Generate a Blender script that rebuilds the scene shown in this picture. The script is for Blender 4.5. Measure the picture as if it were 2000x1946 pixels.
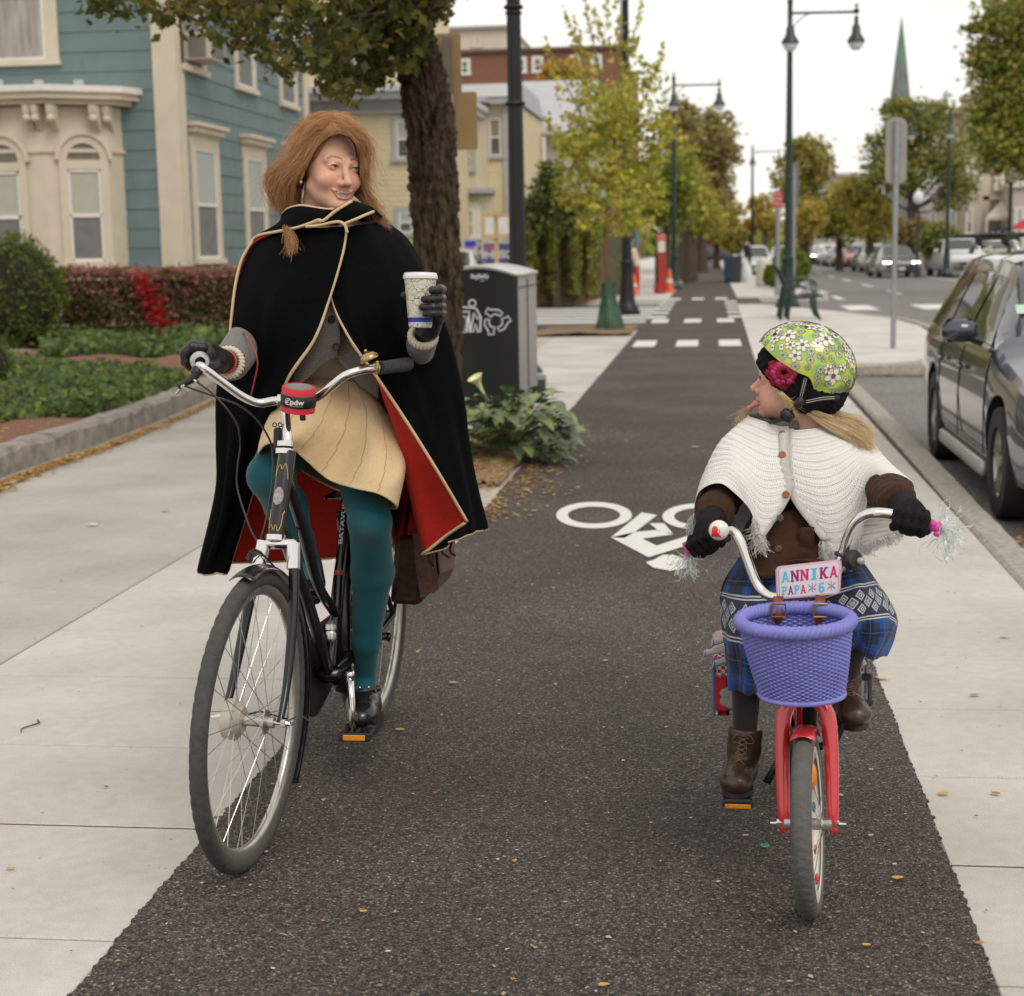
import bpy,math,random
import numpy as np
from mathutils import Vector,Matrix,Euler
random.seed(7); np.random.seed(7)
for o in list(bpy.data.objects): bpy.data.objects.remove(o,do_unlink=True)
scene = bpy.context.scene
R = math.radians
# ------------------------------------------------------------------ camera
CH = 1.42; FPX = 3168.0; YAW = R(7.06); PIT = R(8.72); ROL = math.asin(.018)
cf = np.array([-math.sin(YAW)*math.cos(PIT),math.cos(YAW)*math.cos(PIT),-math.sin(PIT)])
_r0 = np.array([math.cos(YAW),math.sin(YAW),0]); _u0 = np.cross(_r0,cf)
cr = _r0*math.cos(ROL) - _u0*math.sin(ROL); cu = _u0*math.cos(ROL) + _r0*math.sin(ROL)
cam = bpy.data.cameras.new('camera'); camo = bpy.data.objects.new('camera',cam)
scene.collection.objects.link(camo); scene.camera = camo
cam.sensor_fit = 'HORIZONTAL'; cam.sensor_width = 36; cam.lens = 36*FPX/2000
cam.clip_start = .05; cam.clip_end = 3000
camo.matrix_world = Matrix(((cr[0],cu[0],-cf[0],0),(cr[1],cu[1],-cf[1],0),(cr[2],cu[2],-cf[2],CH),(0,0,0,1)))
cam.dof.use_dof = True; cam.dof.focus_distance = 3.95; cam.dof.aperture_fstop = 5.2; cam.dof.aperture_blades = 0
# ------------------------------------------------------------------ overcast sky
world = bpy.data.worlds.new('World'); scene.world = world; world.use_nodes = True
nt = world.node_tree; nt.nodes.clear(); N = nt.nodes.new; L = nt.links.new
wo = N('ShaderNodeOutputWorld'); bg = N('ShaderNodeBackground'); bg.inputs[1].default_value = .1
sky = N('ShaderNodeTexSky'); sky.sky_type = 'NISHITA'; sky.sun_disc = False
sky.sun_elevation = R(42); sky.sun_rotation = R(200)
hs = N('ShaderNodeHueSaturation'); hs.inputs['Saturation'].default_value = .15
tc = N('ShaderNodeTexCoord'); mp = N('ShaderNodeMapping'); mp.inputs['Scale'].default_value = (1,1,3.5)
nz = N('ShaderNodeTexNoise'); nz.inputs['Scale'].default_value = 1.6; nz.inputs['Detail'].default_value = 5
rp = N('ShaderNodeValToRGB'); rp.color_ramp.elements[0].position = .3; rp.color_ramp.elements[1].position = .75
rp.color_ramp.elements[0].color = (8.7,8.5,8.1,1); rp.color_ramp.elements[1].color = (10.0,9.6,9.05,1)
mx = N('ShaderNodeMix'); mx.data_type = 'RGBA'; mx.inputs[0].default_value = .88
L(sky.outputs[0],hs.inputs['Color']); L(tc.outputs['Generated'],mp.inputs[0]); L(mp.outputs[0],nz.inputs['Vector'])
L(nz.outputs[0],rp.inputs[0]); L(hs.outputs[0],mx.inputs[6]); L(rp.outputs[0],mx.inputs[7]); L(mx.outputs[2],bg.inputs[0]); L(bg.outputs[0],wo.inputs[0])
# ------------------------------------------------------------------ soft sun behind thin cloud
sl = bpy.data.lights.new('sun','SUN'); sl.energy = 1.1; sl.angle = R(25); sl.color = (1,.95,.88)
so = bpy.data.objects.new('sun',sl); scene.collection.objects.link(so)
_d = Vector((.5,-.75,1.0)).normalized(); so.rotation_euler = _d.to_track_quat('Z','Y').to_euler(); so.location = (6,-9,12)
scene.view_settings.view_transform = 'Standard'; scene.view_settings.look = 'None'
scene.view_settings.exposure = 0.22; scene.view_settings.gamma = 1
scene.render.engine = 'CYCLES'
# ------------------------------------------------------------------ pixel rays (photo 2000x1946) to real positions
C0 = np.array([0,0,CH])
def ray(px,py): return cf + cr*(px-1000)/FPX + cu*(973-py)/FPX
def G(px,py,z=0.0):
 d = ray(px,py); return Vector(C0 + d*((z-CH)/d[2]))
def at(px,py,Y):
 d = ray(px,py); return Vector(C0 + d*(Y/d[1]))
# ------------------------------------------------------------------ mesh helpers
COL = scene.collection
def sm(t): return t*t*(3-2*t)
def lerp(a,b,t): return a+(b-a)*t
def catmull(P,n):
 P = np.array([tuple(p) for p in P],float)
 if len(P) < 3:
  return [P[0]*(1-t)+P[-1]*t for t in np.linspace(0,1,n)]
 E = np.vstack([2*P[0]-P[1],P,2*P[-1]-P[-2]]); out = []; m = len(P)-1
 for t in np.linspace(0,m,n):
  i = min(int(t),m-1); u = t-i; a,b,c,d = E[i:i+4]
  out.append(.5*((2*b)+(-a+c)*u+(2*a-5*b+4*c-d)*u*u+(-a+3*b-3*c+d)*u**3))
 return out
class MB:
 def __init__(s): s.v = []; s.f = []; s.m = []; s.T = None
 def add(s,vs,fs,m=0):
  b = len(s.v)
  if s.T is not None: vs = [s.T @ Vector(tuple(v)) for v in vs]
  s.v += [tuple(float(c) for c in v) for v in vs]
  s.f += [tuple(i+b for i in f) for f in fs]; s.m += [m]*len(fs); return s
 def box(s,x0,x1,y0,y1,z0,z1,m=0):
  v = [(x0,y0,z0),(x1,y0,z0),(x1,y1,z0),(x0,y1,z0),(x0,y0,z1),(x1,y0,z1),(x1,y1,z1),(x0,y1,z1)]
  return s.add(v,[(0,3,2,1),(4,5,6,7),(0,1,5,4),(1,2,6,5),(2,3,7,6),(3,0,4,7)],m)
 def obox(s,c,size,rot=None,m=0,bev=0):
  a,b,d = [q/2 for q in size]; M = rot if rot is not None else Matrix.Identity(3)
  c = Vector(tuple(c))
  if bev <= 0:
   v = [c + M @ Vector((x*a,y*b,z*d)) for z in (-1,1) for x,y in ((-1,-1),(1,-1),(1,1),(-1,1))]
   return s.add(v,[(0,3,2,1),(4,5,6,7),(0,1,5,4),(1,2,6,5),(2,3,7,6),(3,0,4,7)],m)
  k = min(bev,a*.9,b*.9,d*.9)
  prof = [(a-k,b-k,-d),(a,b,-d+k),(a,b,d-k),(a-k,b-k,d)]
  v = []; f = []
  for (p,q,z) in prof:
   kk = k
   ring = [(p-kk,-q),(p,-q+kk),(p,q-kk),(p-kk,q),(-p+kk,q),(-p,q-kk),(-p,-q+kk),(-p+kk,-q)]
   v += [c + M @ Vector((x,y,z)) for x,y in ring]
  for i in range(3):
   for j in range(8): f.append((i*8+j,i*8+(j+1)%8,i*8+8+(j+1)%8,i*8+8+j))
  f.append(tuple(range(7,-1,-1))); f.append(tuple(range(24,32)))
  return s.add(v,f,m)
 def tube(s,P,r,n=10,cap=True,m=0,flat=1.0,up=None):
  P = [Vector(tuple(p)) for p in P]; k = len(P)
  rr = r if hasattr(r,'__len__') else [r]*k
  if len(rr) != k: rr = list(np.interp(np.linspace(0,1,k),np.linspace(0,1,len(rr)),rr))
  v = []; f = []; nrm = None
  for i in range(k):
   t = (P[min(i+1,k-1)]-P[max(i-1,0)])
   t = t.normalized() if t.length > 1e-9 else Vector((0,0,1))
   if nrm is None:
    a = Vector(up) if up is not None else (Vector((0,0,1)) if abs(t.z) < .9 else Vector((1,0,0)))
    nrm = (a - t*a.dot(t)).normalized()
   else: nrm = (nrm - t*nrm.dot(t)).normalized()
   bi = t.cross(nrm)
   for j in range(n):
    w = 2*math.pi*j/n
    v.append(P[i] + nrm*(math.cos(w)*rr[i]*flat) + bi*(math.sin(w)*rr[i]))
  for i in range(k-1):
   for j in range(n): f.append((i*n+j,i*n+(j+1)%n,(i+1)*n+(j+1)%n,(i+1)*n+j))
  if cap: f.append(tuple(range(n-1,-1,-1))); f.append(tuple(range((k-1)*n,k*n)))
  return s.add(v,f,m)
 def cyl(s,a,b,r,r2=None,n=16,m=0,cap=True): return s.tube([a,b],[r,r if r2 is None else r2],n,cap,m)
 def lathe(s,prof,c=(0,0,0),ax=(0,0,1),n=24,m=0,a0=0,a1=2*math.pi):
  ax = Vector(ax).normalized(); q = Vector((0,0,1)).rotation_difference(ax); c = Vector(tuple(c))
  full = abs(a1-a0-2*math.pi) < 1e-6; k = n if full else n+1; v = []; f = []
  for (r,z) in prof:
   for j in range(k):
    w = a0+(a1-a0)*j/n; v.append(c + q @ Vector((r*math.cos(w),r*math.sin(w),z)))
  for i in range(len(prof)-1):
   for j in range(n if full else n): f.append((i*k+j,i*k+(j+1)%k,(i+1)*k+(j+1)%k,(i+1)*k+j))
  return s.add(v,f,m)
 def ball(s,c,r,n=14,m=0,sc=(1,1,1),rot=None):
  prof = [(math.sin(a),-math.cos(a)) for a in np.linspace(0.001,math.pi-.001,n//2+2)]
  M = rot if rot is not None else Matrix.Identity(3); c = Vector(tuple(c)); b = MB(); b.lathe(prof,n=n)
  return s.add([c + M @ Vector((v[0]*r*sc[0],v[1]*r*sc[1],v[2]*r*sc[2])) for v in b.v],b.f,m)
 def torus(s,c,R0,r,ax=(0,0,1),n=48,k=10,m=0,rz=None,a0=0,a1=2*math.pi):
  prof = [(R0+r*math.cos(w),(rz or r)*math.sin(w)) for w in np.linspace(0,2*math.pi,k+1)]
  return s.lathe(prof,c,ax,n,m,a0,a1)
 def grid(s,rows,m=0,closed=False):
  k = len(rows[0]); v = [p for r_ in rows for p in r_]; f = []
  for i in range(len(rows)-1):
   for j in range(k if closed else k-1): f.append((i*k+j,i*k+(j+1)%k,(i+1)*k+(j+1)%k,(i+1)*k+j))
  return s.add(v,f,m)
 def prism(s,pts,fn,d0,d1,m=0):       # outline pts (2d), fn(a,b,d)->3d
  n = len(pts); v = [fn(a,b,d0) for a,b in pts]+[fn(a,b,d1) for a,b in pts]
  f = [tuple(range(n-1,-1,-1)),tuple(range(n,2*n))]+[(i,(i+1)%n,n+(i+1)%n,n+i) for i in range(n)]
  return s.add(v,f,m)
 def build(s,name,mats,parent=None,smooth=False,bevel=0,sub=0,solid=0):
  me = bpy.data.meshes.new(name); me.from_pydata(s.v,[],s.f)
  if not isinstance(mats,(list,tuple)): mats = [mats]
  for q in mats: me.materials.append(q)
  if len(mats) > 1: me.polygons.foreach_set('material_index',s.m)
  me.update(); return mkobj(name,me,parent,smooth,bevel,sub,solid)
def mkobj(name,me,parent=None,smooth=False,bevel=0,sub=0,solid=0):
 o = bpy.data.objects.new(name,me); COL.objects.link(o)
 if smooth is True: me.polygons.foreach_set('use_smooth',[True]*len(me.polygons))
 elif smooth:
  me.polygons.foreach_set('use_smooth',[True]*len(me.polygons)); me.set_sharp_from_angle(angle=R(smooth))
 if parent is not None:
  o.parent = parent; o.matrix_parent_inverse = PINV.get(parent.name,Matrix.Identity(4))
 if bevel:
  b = o.modifiers.new('b','BEVEL'); b.width = bevel; b.segments = 2; b.limit_method = 'ANGLE'; b.angle_limit = R(40)
 if solid:
  q = o.modifiers.new('s','SOLIDIFY'); q.thickness = solid; q.offset = 0
 if sub:
  q = o.modifiers.new('d','SUBSURF'); q.levels = sub; q.render_levels = sub
 return o
PINV = {}
def mat_world(o):
 m = Matrix.LocRotScale(o.location,o.rotation_euler,o.scale)
 return m
def thing(name,label,cat,loc=(0,0,0),rot=(0,0,0),group=None,world=False):
 o = bpy.data.objects.new(name,None); COL.objects.link(o); o.location = loc; o.rotation_euler = rot
 o.empty_display_size = .1
 o['label'] = label; o['category'] = cat
 if group: o['group'] = group
 if world: PINV[o.name] = mat_world(o).inverted()   # its parts are given in world coordinates
 return o
def tag(o,label,cat,group=None,kind=None):
 o['label'] = label; o['category'] = cat
 if group: o['group'] = group
 if kind: o['kind'] = kind
 return o
def struct(o): o['kind'] = 'structure'; return o
def dup(root,loc,rotz=0,label=None,scale=None):
 r = root.copy(); COL.objects.link(r); r.location = loc; r.rotation_euler = (0,0,rotz)
 if label: r['label'] = label
 if scale: r.scale = scale
 for ch in list(root.children):
  c = ch.copy(); COL.objects.link(c); c.parent = r
  for g in list(ch.children):
   d = g.copy(); COL.objects.link(d); d.parent = c
 return r
def np_mesh(name,V,F,mats,parent=None,smooth=False,cols=None,mi=None):
 V = np.asarray(V,np.float32); F = np.asarray(F,np.int32); k = F.shape[1]
 me = bpy.data.meshes.new(name); me.vertices.add(len(V)); me.vertices.foreach_set('co',V.ravel())
 me.loops.add(F.size); me.loops.foreach_set('vertex_index',F.ravel()); me.polygons.add(len(F))
 me.polygons.foreach_set('loop_start',np.arange(0,F.size,k,dtype=np.int32))
 try: me.polygons.foreach_set('loop_total',np.full(len(F),k,np.int32))
 except Exception: pass
 if not isinstance(mats,(list,tuple)): mats = [mats]
 for q in mats: me.materials.append(q)
 if mi is not None: me.polygons.foreach_set('material_index',mi)
 me.update(calc_edges=True); me.validate()
 if cols is not None:
  a = me.color_attributes.new('Col','FLOAT_COLOR','POINT'); c4 = np.ones((len(V),4),np.float32); c4[:,:3] = cols
  a.data.foreach_set('color',c4.ravel())
 return mkobj(name,me,parent,smooth)
# ------------------------------------------------------------------ signed distance shapes -> one continuous surface
def v3(a): return np.array([a[0],a[1],a[2]],np.float32)
def s_ball(P,c,r): return np.sqrt(((P-v3(c))**2).sum(-1))-r
def s_ell(P,c,r,M=None):
 q = P-v3(c)
 if M is not None: q = q @ np.array(M,np.float32)       # M: columns = local axes
 r = v3(r); k0 = np.sqrt(((q/r)**2).sum(-1)); k1 = np.sqrt(((q/(r*r))**2).sum(-1))+1e-9
 return k0*(k0-1)/k1
def s_cap(P,a,b,ra,rb=None):
 rb = ra if rb is None else rb; a = v3(a); b = v3(b); ba = b-a
 t = np.clip(((P-a) @ ba)/max(float(ba @ ba),1e-9),0,1)
 return np.sqrt(((P-a-t[...,None]*ba)**2).sum(-1))-(ra+(rb-ra)*t)
def s_chain(P,pts,rad,k=.0):
 d = None
 for i in range(len(pts)-1):
  e = s_cap(P,pts[i],pts[i+1],rad[i],rad[i+1]); d = e if d is None else smin(d,e,k)
 return d
def smin(a,b,k):
 if k <= 0: return np.minimum(a,b)
 h = np.clip(.5+.5*(b-a)/k,0,1); return b+(a-b)*h-k*h*(1-h)
def smax(a,b,k): return -smin(-a,-b,k)
def sdf_mesh(fn,lo,hi,h):
 lo = np.array([float(q) for q in lo]); hi = np.array([float(q) for q in hi]); n = np.ceil((hi-lo)/h).astype(int)+1
 xs = [lo[i]+h*np.arange(n[i]) for i in range(3)]
 D = np.empty(n,np.float32); st = max(1,int(1.5e6/(n[1]*n[2])))
 for i in range(0,n[0],st):
  g = np.stack(np.meshgrid(xs[0][i:i+st],xs[1],xs[2],indexing='ij'),-1).astype(np.float32); D[i:i+st] = fn(g)
 S = D < 0; m = n-1
 acc = np.zeros((*m,3),np.float32); cnt = np.zeros(m,np.float32)
 def sl3(a,b,c): return (slice(a,a+m[0]),slice(b,b+m[1]),slice(c,c+m[2]))
 for ax in range(3):
  o1,o2 = [k for k in range(3) if k != ax]
  for p in (0,1):
   for q in (0,1):
    a = [0,0,0]; a[o1] = p; a[o2] = q; b = list(a); b[ax] = 1
    A = D[sl3(*a)]; B = D[sl3(*b)]; cr_ = (A < 0) != (B < 0)
    t = np.where(cr_,A/np.where(cr_,A-B,1),0)
    acc[...,ax] += np.where(cr_,t,0); acc[...,o1] += cr_*p; acc[...,o2] += cr_*q; cnt += cr_
 act = cnt > 0; idx = -np.ones(m,np.int64); idx[act] = np.arange(act.sum())
 I = np.argwhere(act); V = lo+h*(I+acc[act]/cnt[act][:,None]); F = []
 for ax in range(3):
  o1,o2 = [(1,2),(2,0),(0,1)][ax]
  s0 = [slice(1,m[k]) for k in range(3)]; s0[ax] = slice(0,m[ax])
  s1 = list(s0); s1[ax] = slice(1,m[ax]+1)
  A = S[tuple(s0)]; B = S[tuple(s1)]
  for flip,M_ in ((False,A & ~B),(True,~A & B)):
   e = np.argwhere(M_)
   if len(e) == 0: continue
   for k in range(3):
    if k != ax: e[:,k] += 1
   def g_(d1,d2):
    q = e.copy(); q[:,o1] -= d1; q[:,o2] -= d2; return idx[q[:,0],q[:,1],q[:,2]]
   quad = np.stack([g_(1,1),g_(0,1),g_(0,0),g_(1,0)],1)
   F.append(quad[:,::-1] if flip else quad)
 F = np.concatenate(F); F = F[(F >= 0).all(1)]
 return V,F
# ------------------------------------------------------------------ procedural materials
def nodes(name):
 m = bpy.data.materials.new(name); m.use_nodes = True; t = m.node_tree
 return m,t,t.nodes['Principled BSDF'],t.nodes.new,t.links.new
def s2l(c):
 return tuple((x/255/12.92 if x/255 <= .04045 else ((x/255+.055)/1.055)**2.4) for x in c)
MATS = {}
def mat(name,col,rough=.6,metal=0,var=.12,scale=6,bump=0,bscale=None,spec=.5,coat=0,attr=False,trans=0,stretch=None,sss=0,sheen=0,emit=0,bdist=.01):
 if name in MATS: return MATS[name]
 m,t,b,n,l = nodes(name)
 b.inputs['Roughness'].default_value = rough; b.inputs['Metallic'].default_value = metal
 b.inputs['Specular IOR Level'].default_value = spec; b.inputs['Coat Weight'].default_value = coat
 if sheen: b.inputs['Sheen Weight'].default_value = sheen; b.inputs['Sheen Roughness'].default_value = .5
 if trans: b.inputs['Transmission Weight'].default_value = trans
 if sss:
  b.inputs['Subsurface Weight'].default_value = sss; b.inputs['Subsurface Radius'].default_value = (.012,.004,.002); b.inputs['Subsurface Scale'].default_value = 1
 c = n('ShaderNodeTexCoord'); vec = c.outputs['Object']
 if stretch:
  mpp = n('ShaderNodeMapping'); mpp.inputs['Scale'].default_value = stretch; l(vec,mpp.inputs[0]); vec = mpp.outputs[0]
 z = n('ShaderNodeTexNoise'); z.inputs['Scale'].default_value = scale; z.inputs['Detail'].default_value = 6; l(vec,z.inputs['Vector'])
 r_ = n('ShaderNodeMapRange'); r_.inputs[1].default_value = .25; r_.inputs[2].default_value = .75
 r_.inputs[3].default_value = 1-var; r_.inputs[4].default_value = 1+var; l(z.outputs[0],r_.inputs[0])
 x = n('ShaderNodeVectorMath'); x.operation = 'MULTIPLY'; l(r_.outputs[0],x.inputs[1])
 if attr:
  a = n('ShaderNodeVertexColor'); a.layer_name = 'Col'; l(a.outputs[0],x.inputs[0])
 else: x.inputs[0].default_value = col[:3]
 l(x.outputs[0],b.inputs['Base Color'])
 if emit: l(x.outputs[0],b.inputs['Emission Color']); b.inputs['Emission Strength'].default_value = emit
 if bump:
  z2 = n('ShaderNodeTexNoise'); z2.inputs['Scale'].default_value = bscale or scale*4; z2.inputs['Detail'].default_value = 4; l(vec,z2.inputs['Vector'])
  bp = n('ShaderNodeBump'); bp.inputs['Strength'].default_value = bump; bp.inputs['Distance'].default_value = bdist
  l(z2.outputs[0],bp.inputs['Height']); l(bp.outputs[0],b.inputs['Normal'])
 MATS[name] = m; return m
def leafmat(name,rough=.6,tl=.35,attr=True,col=(.1,.1,.03)):
 if name in MATS: return MATS[name]
 m,t,b,n,l = nodes(name); b.inputs['Roughness'].default_value = rough; b.inputs['Specular IOR Level'].default_value = .3
 a = n('ShaderNodeVertexColor'); a.layer_name = 'Col'; l(a.outputs[0],b.inputs['Base Color'])
 tr = n('ShaderNodeBsdfTranslucent'); mxx = n('ShaderNodeMixShader'); mxx.inputs[0].default_value = tl
 g = n('ShaderNodeHueSaturation'); g.inputs['Value'].default_value = 1.3; l(a.outputs[0],g.inputs['Color']); l(g.outputs[0],tr.inputs[0])
 l(b.outputs[0],mxx.inputs[1]); l(tr.outputs[0],mxx.inputs[2]); l(mxx.outputs[0],t.nodes['Material Output'].inputs[0])
 MATS[name] = m; return m
def glassmat(name='window_glass',col=(.05,.055,.06),rough=.08):
 return mat(name,col,rough,0,.25,2,spec=.8)
def text_mesh(txt,size,font_off=0.0,extrude=0,shear=0,align='CENTER'):
 cu_ = bpy.data.curves.new('t','FONT'); cu_.body = txt; cu_.size = size; cu_.offset = font_off; cu_.extrude = extrude; cu_.align_x = align; cu_.align_y = 'CENTER'; cu_.shear = shear
 o = bpy.data.objects.new('t',cu_); COL.objects.link(o); dg = bpy.context.evaluated_depsgraph_get(); dg.update()
 me = o.evaluated_get(dg).to_mesh(); V = [tuple(v.co) for v in me.vertices]; F = [tuple(p.vertices) for p in me.polygons]
 o.evaluated_get(dg).to_mesh_clear(); bpy.data.objects.remove(o); bpy.data.curves.remove(cu_); return V,F
# cloud of small leaf faces: every leaf is a folded pair of quads
def leaves(C,size,asp=.6,tilt=None,seed=1,fold=.25,spread=.35):
 rg = np.random.RandomState(seed); n = len(C); C = np.asarray(C,float)
 d = rg.randn(n,3); d[:,2] *= .6
 if tilt is not None: d = d*spread+tilt
 d /= np.linalg.norm(d,axis=1)[:,None]
 u = np.cross(d,rg.randn(n,3)); u /= np.linalg.norm(u,axis=1)[:,None]; w = np.cross(d,u)
 s = (size*(.6+.8*rg.rand(n)))[:,None]
 a = C-d*s*.5; b = C+d*s*.5; l_ = C+u*s*asp*.5+w*s*fold*.3-d*s*.08; r_ = C-u*s*asp*.5+w*s*fold*.3-d*s*.08
 V = np.stack([a,l_,b,r_],1).reshape(-1,3); F = np.arange(4*n).reshape(n,4)
 return V,F
def leafcols(n,pal,seed=3,per=4,jit=.25):
 rg = np.random.RandomState(seed); pal = np.array(pal,float); c = pal[rg.randint(0,len(pal),n)]*(1+jit*(rg.rand(n,1)*2-1))
 return np.repeat(c,per,0)
# GROUND
def asphalt(name,dark,mid,light,sc=150,bump=.7,patch=.25):
 m,t,b,n,l = nodes(name); b.inputs['Roughness'].default_value = .76; b.inputs['Specular IOR Level'].default_value = .42
 c = n('ShaderNodeTexCoord'); v = n('ShaderNodeTexVoronoi'); v.inputs['Scale'].default_value = sc; l(c.outputs['Object'],v.inputs['Vector'])
 vn = n('ShaderNodeTexNoise'); vn.inputs['Scale'].default_value = sc*.6; vn.inputs['Detail'].default_value = 5; l(c.outputs['Object'],vn.inputs['Vector'])
 sp = n('ShaderNodeSeparateColor'); l(v.outputs['Color'],sp.inputs[0])
 r1 = n('ShaderNodeValToRGB'); e = r1.color_ramp.elements; e[0].color = (*dark,1); e[1].position = 1; e[1].color = (*light,1)
 q = e.new(.55); q.color = (*mid,1); q = e.new(.9); q.color = (mid[0]*1.35,mid[1]*1.33,mid[2]*1.3,1)
 l(sp.outputs[0],r1.inputs[0])
 r2 = n('ShaderNodeMapRange'); r2.inputs[1].default_value = .25; r2.inputs[2].default_value = .7; r2.inputs[3].default_value = 1.15; r2.inputs[4].default_value = .35
 l(v.outputs['Distance'],r2.inputs[0])
 big = n('ShaderNodeTexNoise'); big.inputs['Scale'].default_value = 1.1; big.inputs['Detail'].default_value = 7; l(c.outputs['Object'],big.inputs['Vector'])
 r3 = n('ShaderNodeMapRange'); r3.inputs[1].default_value = .3; r3.inputs[2].default_value = .7; r3.inputs[3].default_value = 1-patch; r3.inputs[4].default_value = 1+patch; l(big.outputs[0],r3.inputs[0])
 mm = n('ShaderNodeMath'); mm.operation = 'MULTIPLY'; l(r2.outputs[0],mm.inputs[0]); l(r3.outputs[0],mm.inputs[1])
 x = n('ShaderNodeVectorMath'); x.operation = 'MULTIPLY'; l(r1.outputs[0],x.inputs[0]); l(mm.outputs[0],x.inputs[1]); l(x.outputs[0],b.inputs['Base Color'])
 h = n('ShaderNodeMath'); h.operation = 'SUBTRACT'; l(vn.outputs[0],h.inputs[0]); l(v.outputs['Distance'],h.inputs[1])
 bp = n('ShaderNodeBump'); bp.inputs['Strength'].default_value = bump; bp.inputs['Distance'].default_value = .006; l(h.outputs[0],bp.inputs['Height']); l(bp.outputs[0],b.inputs['Normal'])
 return m
M_path = asphalt('bike_path_asphalt',(.026,.020,.016),(.122,.098,.083),(.38,.32,.27),170,1.0,.28)
M_road = asphalt('road_asphalt',(.16,.15,.143),(.25,.235,.225),(.35,.33,.32),90,.4,.15)
def concrete(name,col,speck=.12):
 m,t,b,n,l = nodes(name); b.inputs['Roughness'].default_value = .85; b.inputs['Specular IOR Level'].default_value = .3
 c = n('ShaderNodeTexCoord'); outs = []
 for sc_,lo_,hi_,det in ((1.3,.82,1.10,8),(22,1-speck*.5,1+speck*.5,6),(260,1-speck,1+speck,2)):
  z = n('ShaderNodeTexNoise'); z.inputs['Scale'].default_value = sc_; z.inputs['Detail'].default_value = det; l(c.outputs['Object'],z.inputs['Vector'])
  r_ = n('ShaderNodeMapRange'); r_.inputs[1].default_value = .3; r_.inputs[2].default_value = .7; r_.inputs[3].default_value = lo_; r_.inputs[4].default_value = hi_; l(z.outputs[0],r_.inputs[0]); outs.append(r_.outputs[0])
 v = n('ShaderNodeTexVoronoi'); v.inputs['Scale'].default_value = 9; l(c.outputs['Object'],v.inputs['Vector'])
 r_ = n('ShaderNodeMapRange'); r_.inputs[1].default_value = .02; r_.inputs[2].default_value = .05; r_.inputs[3].default_value = .55; r_.inputs[4].default_value = 1; l(v.outputs['Distance'],r_.inputs[0]); outs.append(r_.outputs[0])
 p = outs[0]
 for q in outs[1:]:
  k = n('ShaderNodeMath'); k.operation = 'MULTIPLY'; l(p,k.inputs[0]); l(q,k.inputs[1]); p = k.outputs[0]
 x = n('ShaderNodeVectorMath'); x.operation = 'MULTIPLY'; x.inputs[0].default_value = col; l(p,x.inputs[1]); l(x.outputs[0],b.inputs['Base Color'])
 z = n('ShaderNodeTexNoise'); z.inputs['Scale'].default_value = 120; z.inputs['Detail'].default_value = 5; l(c.outputs['Object'],z.inputs['Vector'])
 bp = n('ShaderNodeBump'); bp.inputs['Strength'].default_value = .25; bp.inputs['Distance'].default_value = .004; l(z.outputs[0],bp.inputs['Height']); l(bp.outputs[0],b.inputs['Normal'])
 return m
M_conc = concrete('pale_concrete',(.52,.492,.452)); M_conc2 = concrete('grey_concrete',(.43,.40,.36)); M_joint = mat('joint_dirt',(.10,.065,.05),.95,var=.4,scale=40)
M_conc3 = concrete('bright_concrete',(.58,.55,.515))
M_kerb = mat('granite',(.34,.31,.27),.85,var=.3,scale=25,bump=.5,bscale=60); M_kerb2 = mat('weathered_granite',(.27,.245,.205),.9,var=.4,scale=9,bump=.8,bscale=35)
M_paint = mat('road_paint',(.68,.67,.63),.7,var=.10,scale=60); M_soil = mat('mulch',(.20,.095,.055),.95,var=.5,scale=45,bump=1,bscale=90)
M_soil2 = mat('dry_soil',(.24,.16,.09),.95,var=.45,scale=35,bump=1,bscale=80)
XL,XR = -1.24,.552
# far terrain: one sheet to the horizon
g = MB(); g.grid([[(x,y,-.16) for x in np.linspace(-1500,1500,13)] for y in np.linspace(-300,2500,13)]); struct(g.build('ground',mat('far_ground',(.2,.19,.17),.95,var=.2,scale=.05)))
# road to the right of the kerb
def road_z(y): return -.13
g = MB(); g.grid([[(x,y,-.13) for x in (1.2,6,14.6)] for y in (-20,20,60,900)])
g.grid([[(x,y,-.126) for x in (-60,-20,1.2)] for y in (31.2,36,43.5)])
struct(g.build('road',M_road))
# the bike path: a slab with ragged asphalt edges
def jag(x,y,a=.012):
 return x+.012*(math.sin(y*9.1)*.5+math.sin(y*47.7+1)*.35+.5*math.sin(y*143.3+2*math.sin(y*11))+.4*math.sin(y*283+1.7*math.sin(y*17))+.3*math.sin(y*431)) * .5 + .002*random.uniform(-1,1)
ys = list(np.arange(-1,14,.008))+list(np.arange(14,33,.25))+list(np.arange(33,330,3.))
def path_x(y):
 b = 0.0
 if y > 34: b = .12*sm(min(1,(y-34)/12))
 return b
rows = [[(jag(XL+path_x(y),y),y,-.01),(jag(XL+path_x(y),y)+.006,y,.006),(jag(XR+path_x(y),y+5)-.006,y,.006),(jag(XR+path_x(y),y+5),y,-.01)] for y in ys]
g = MB(); g.grid(rows); struct(g.build('bike_path',M_path))
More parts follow.
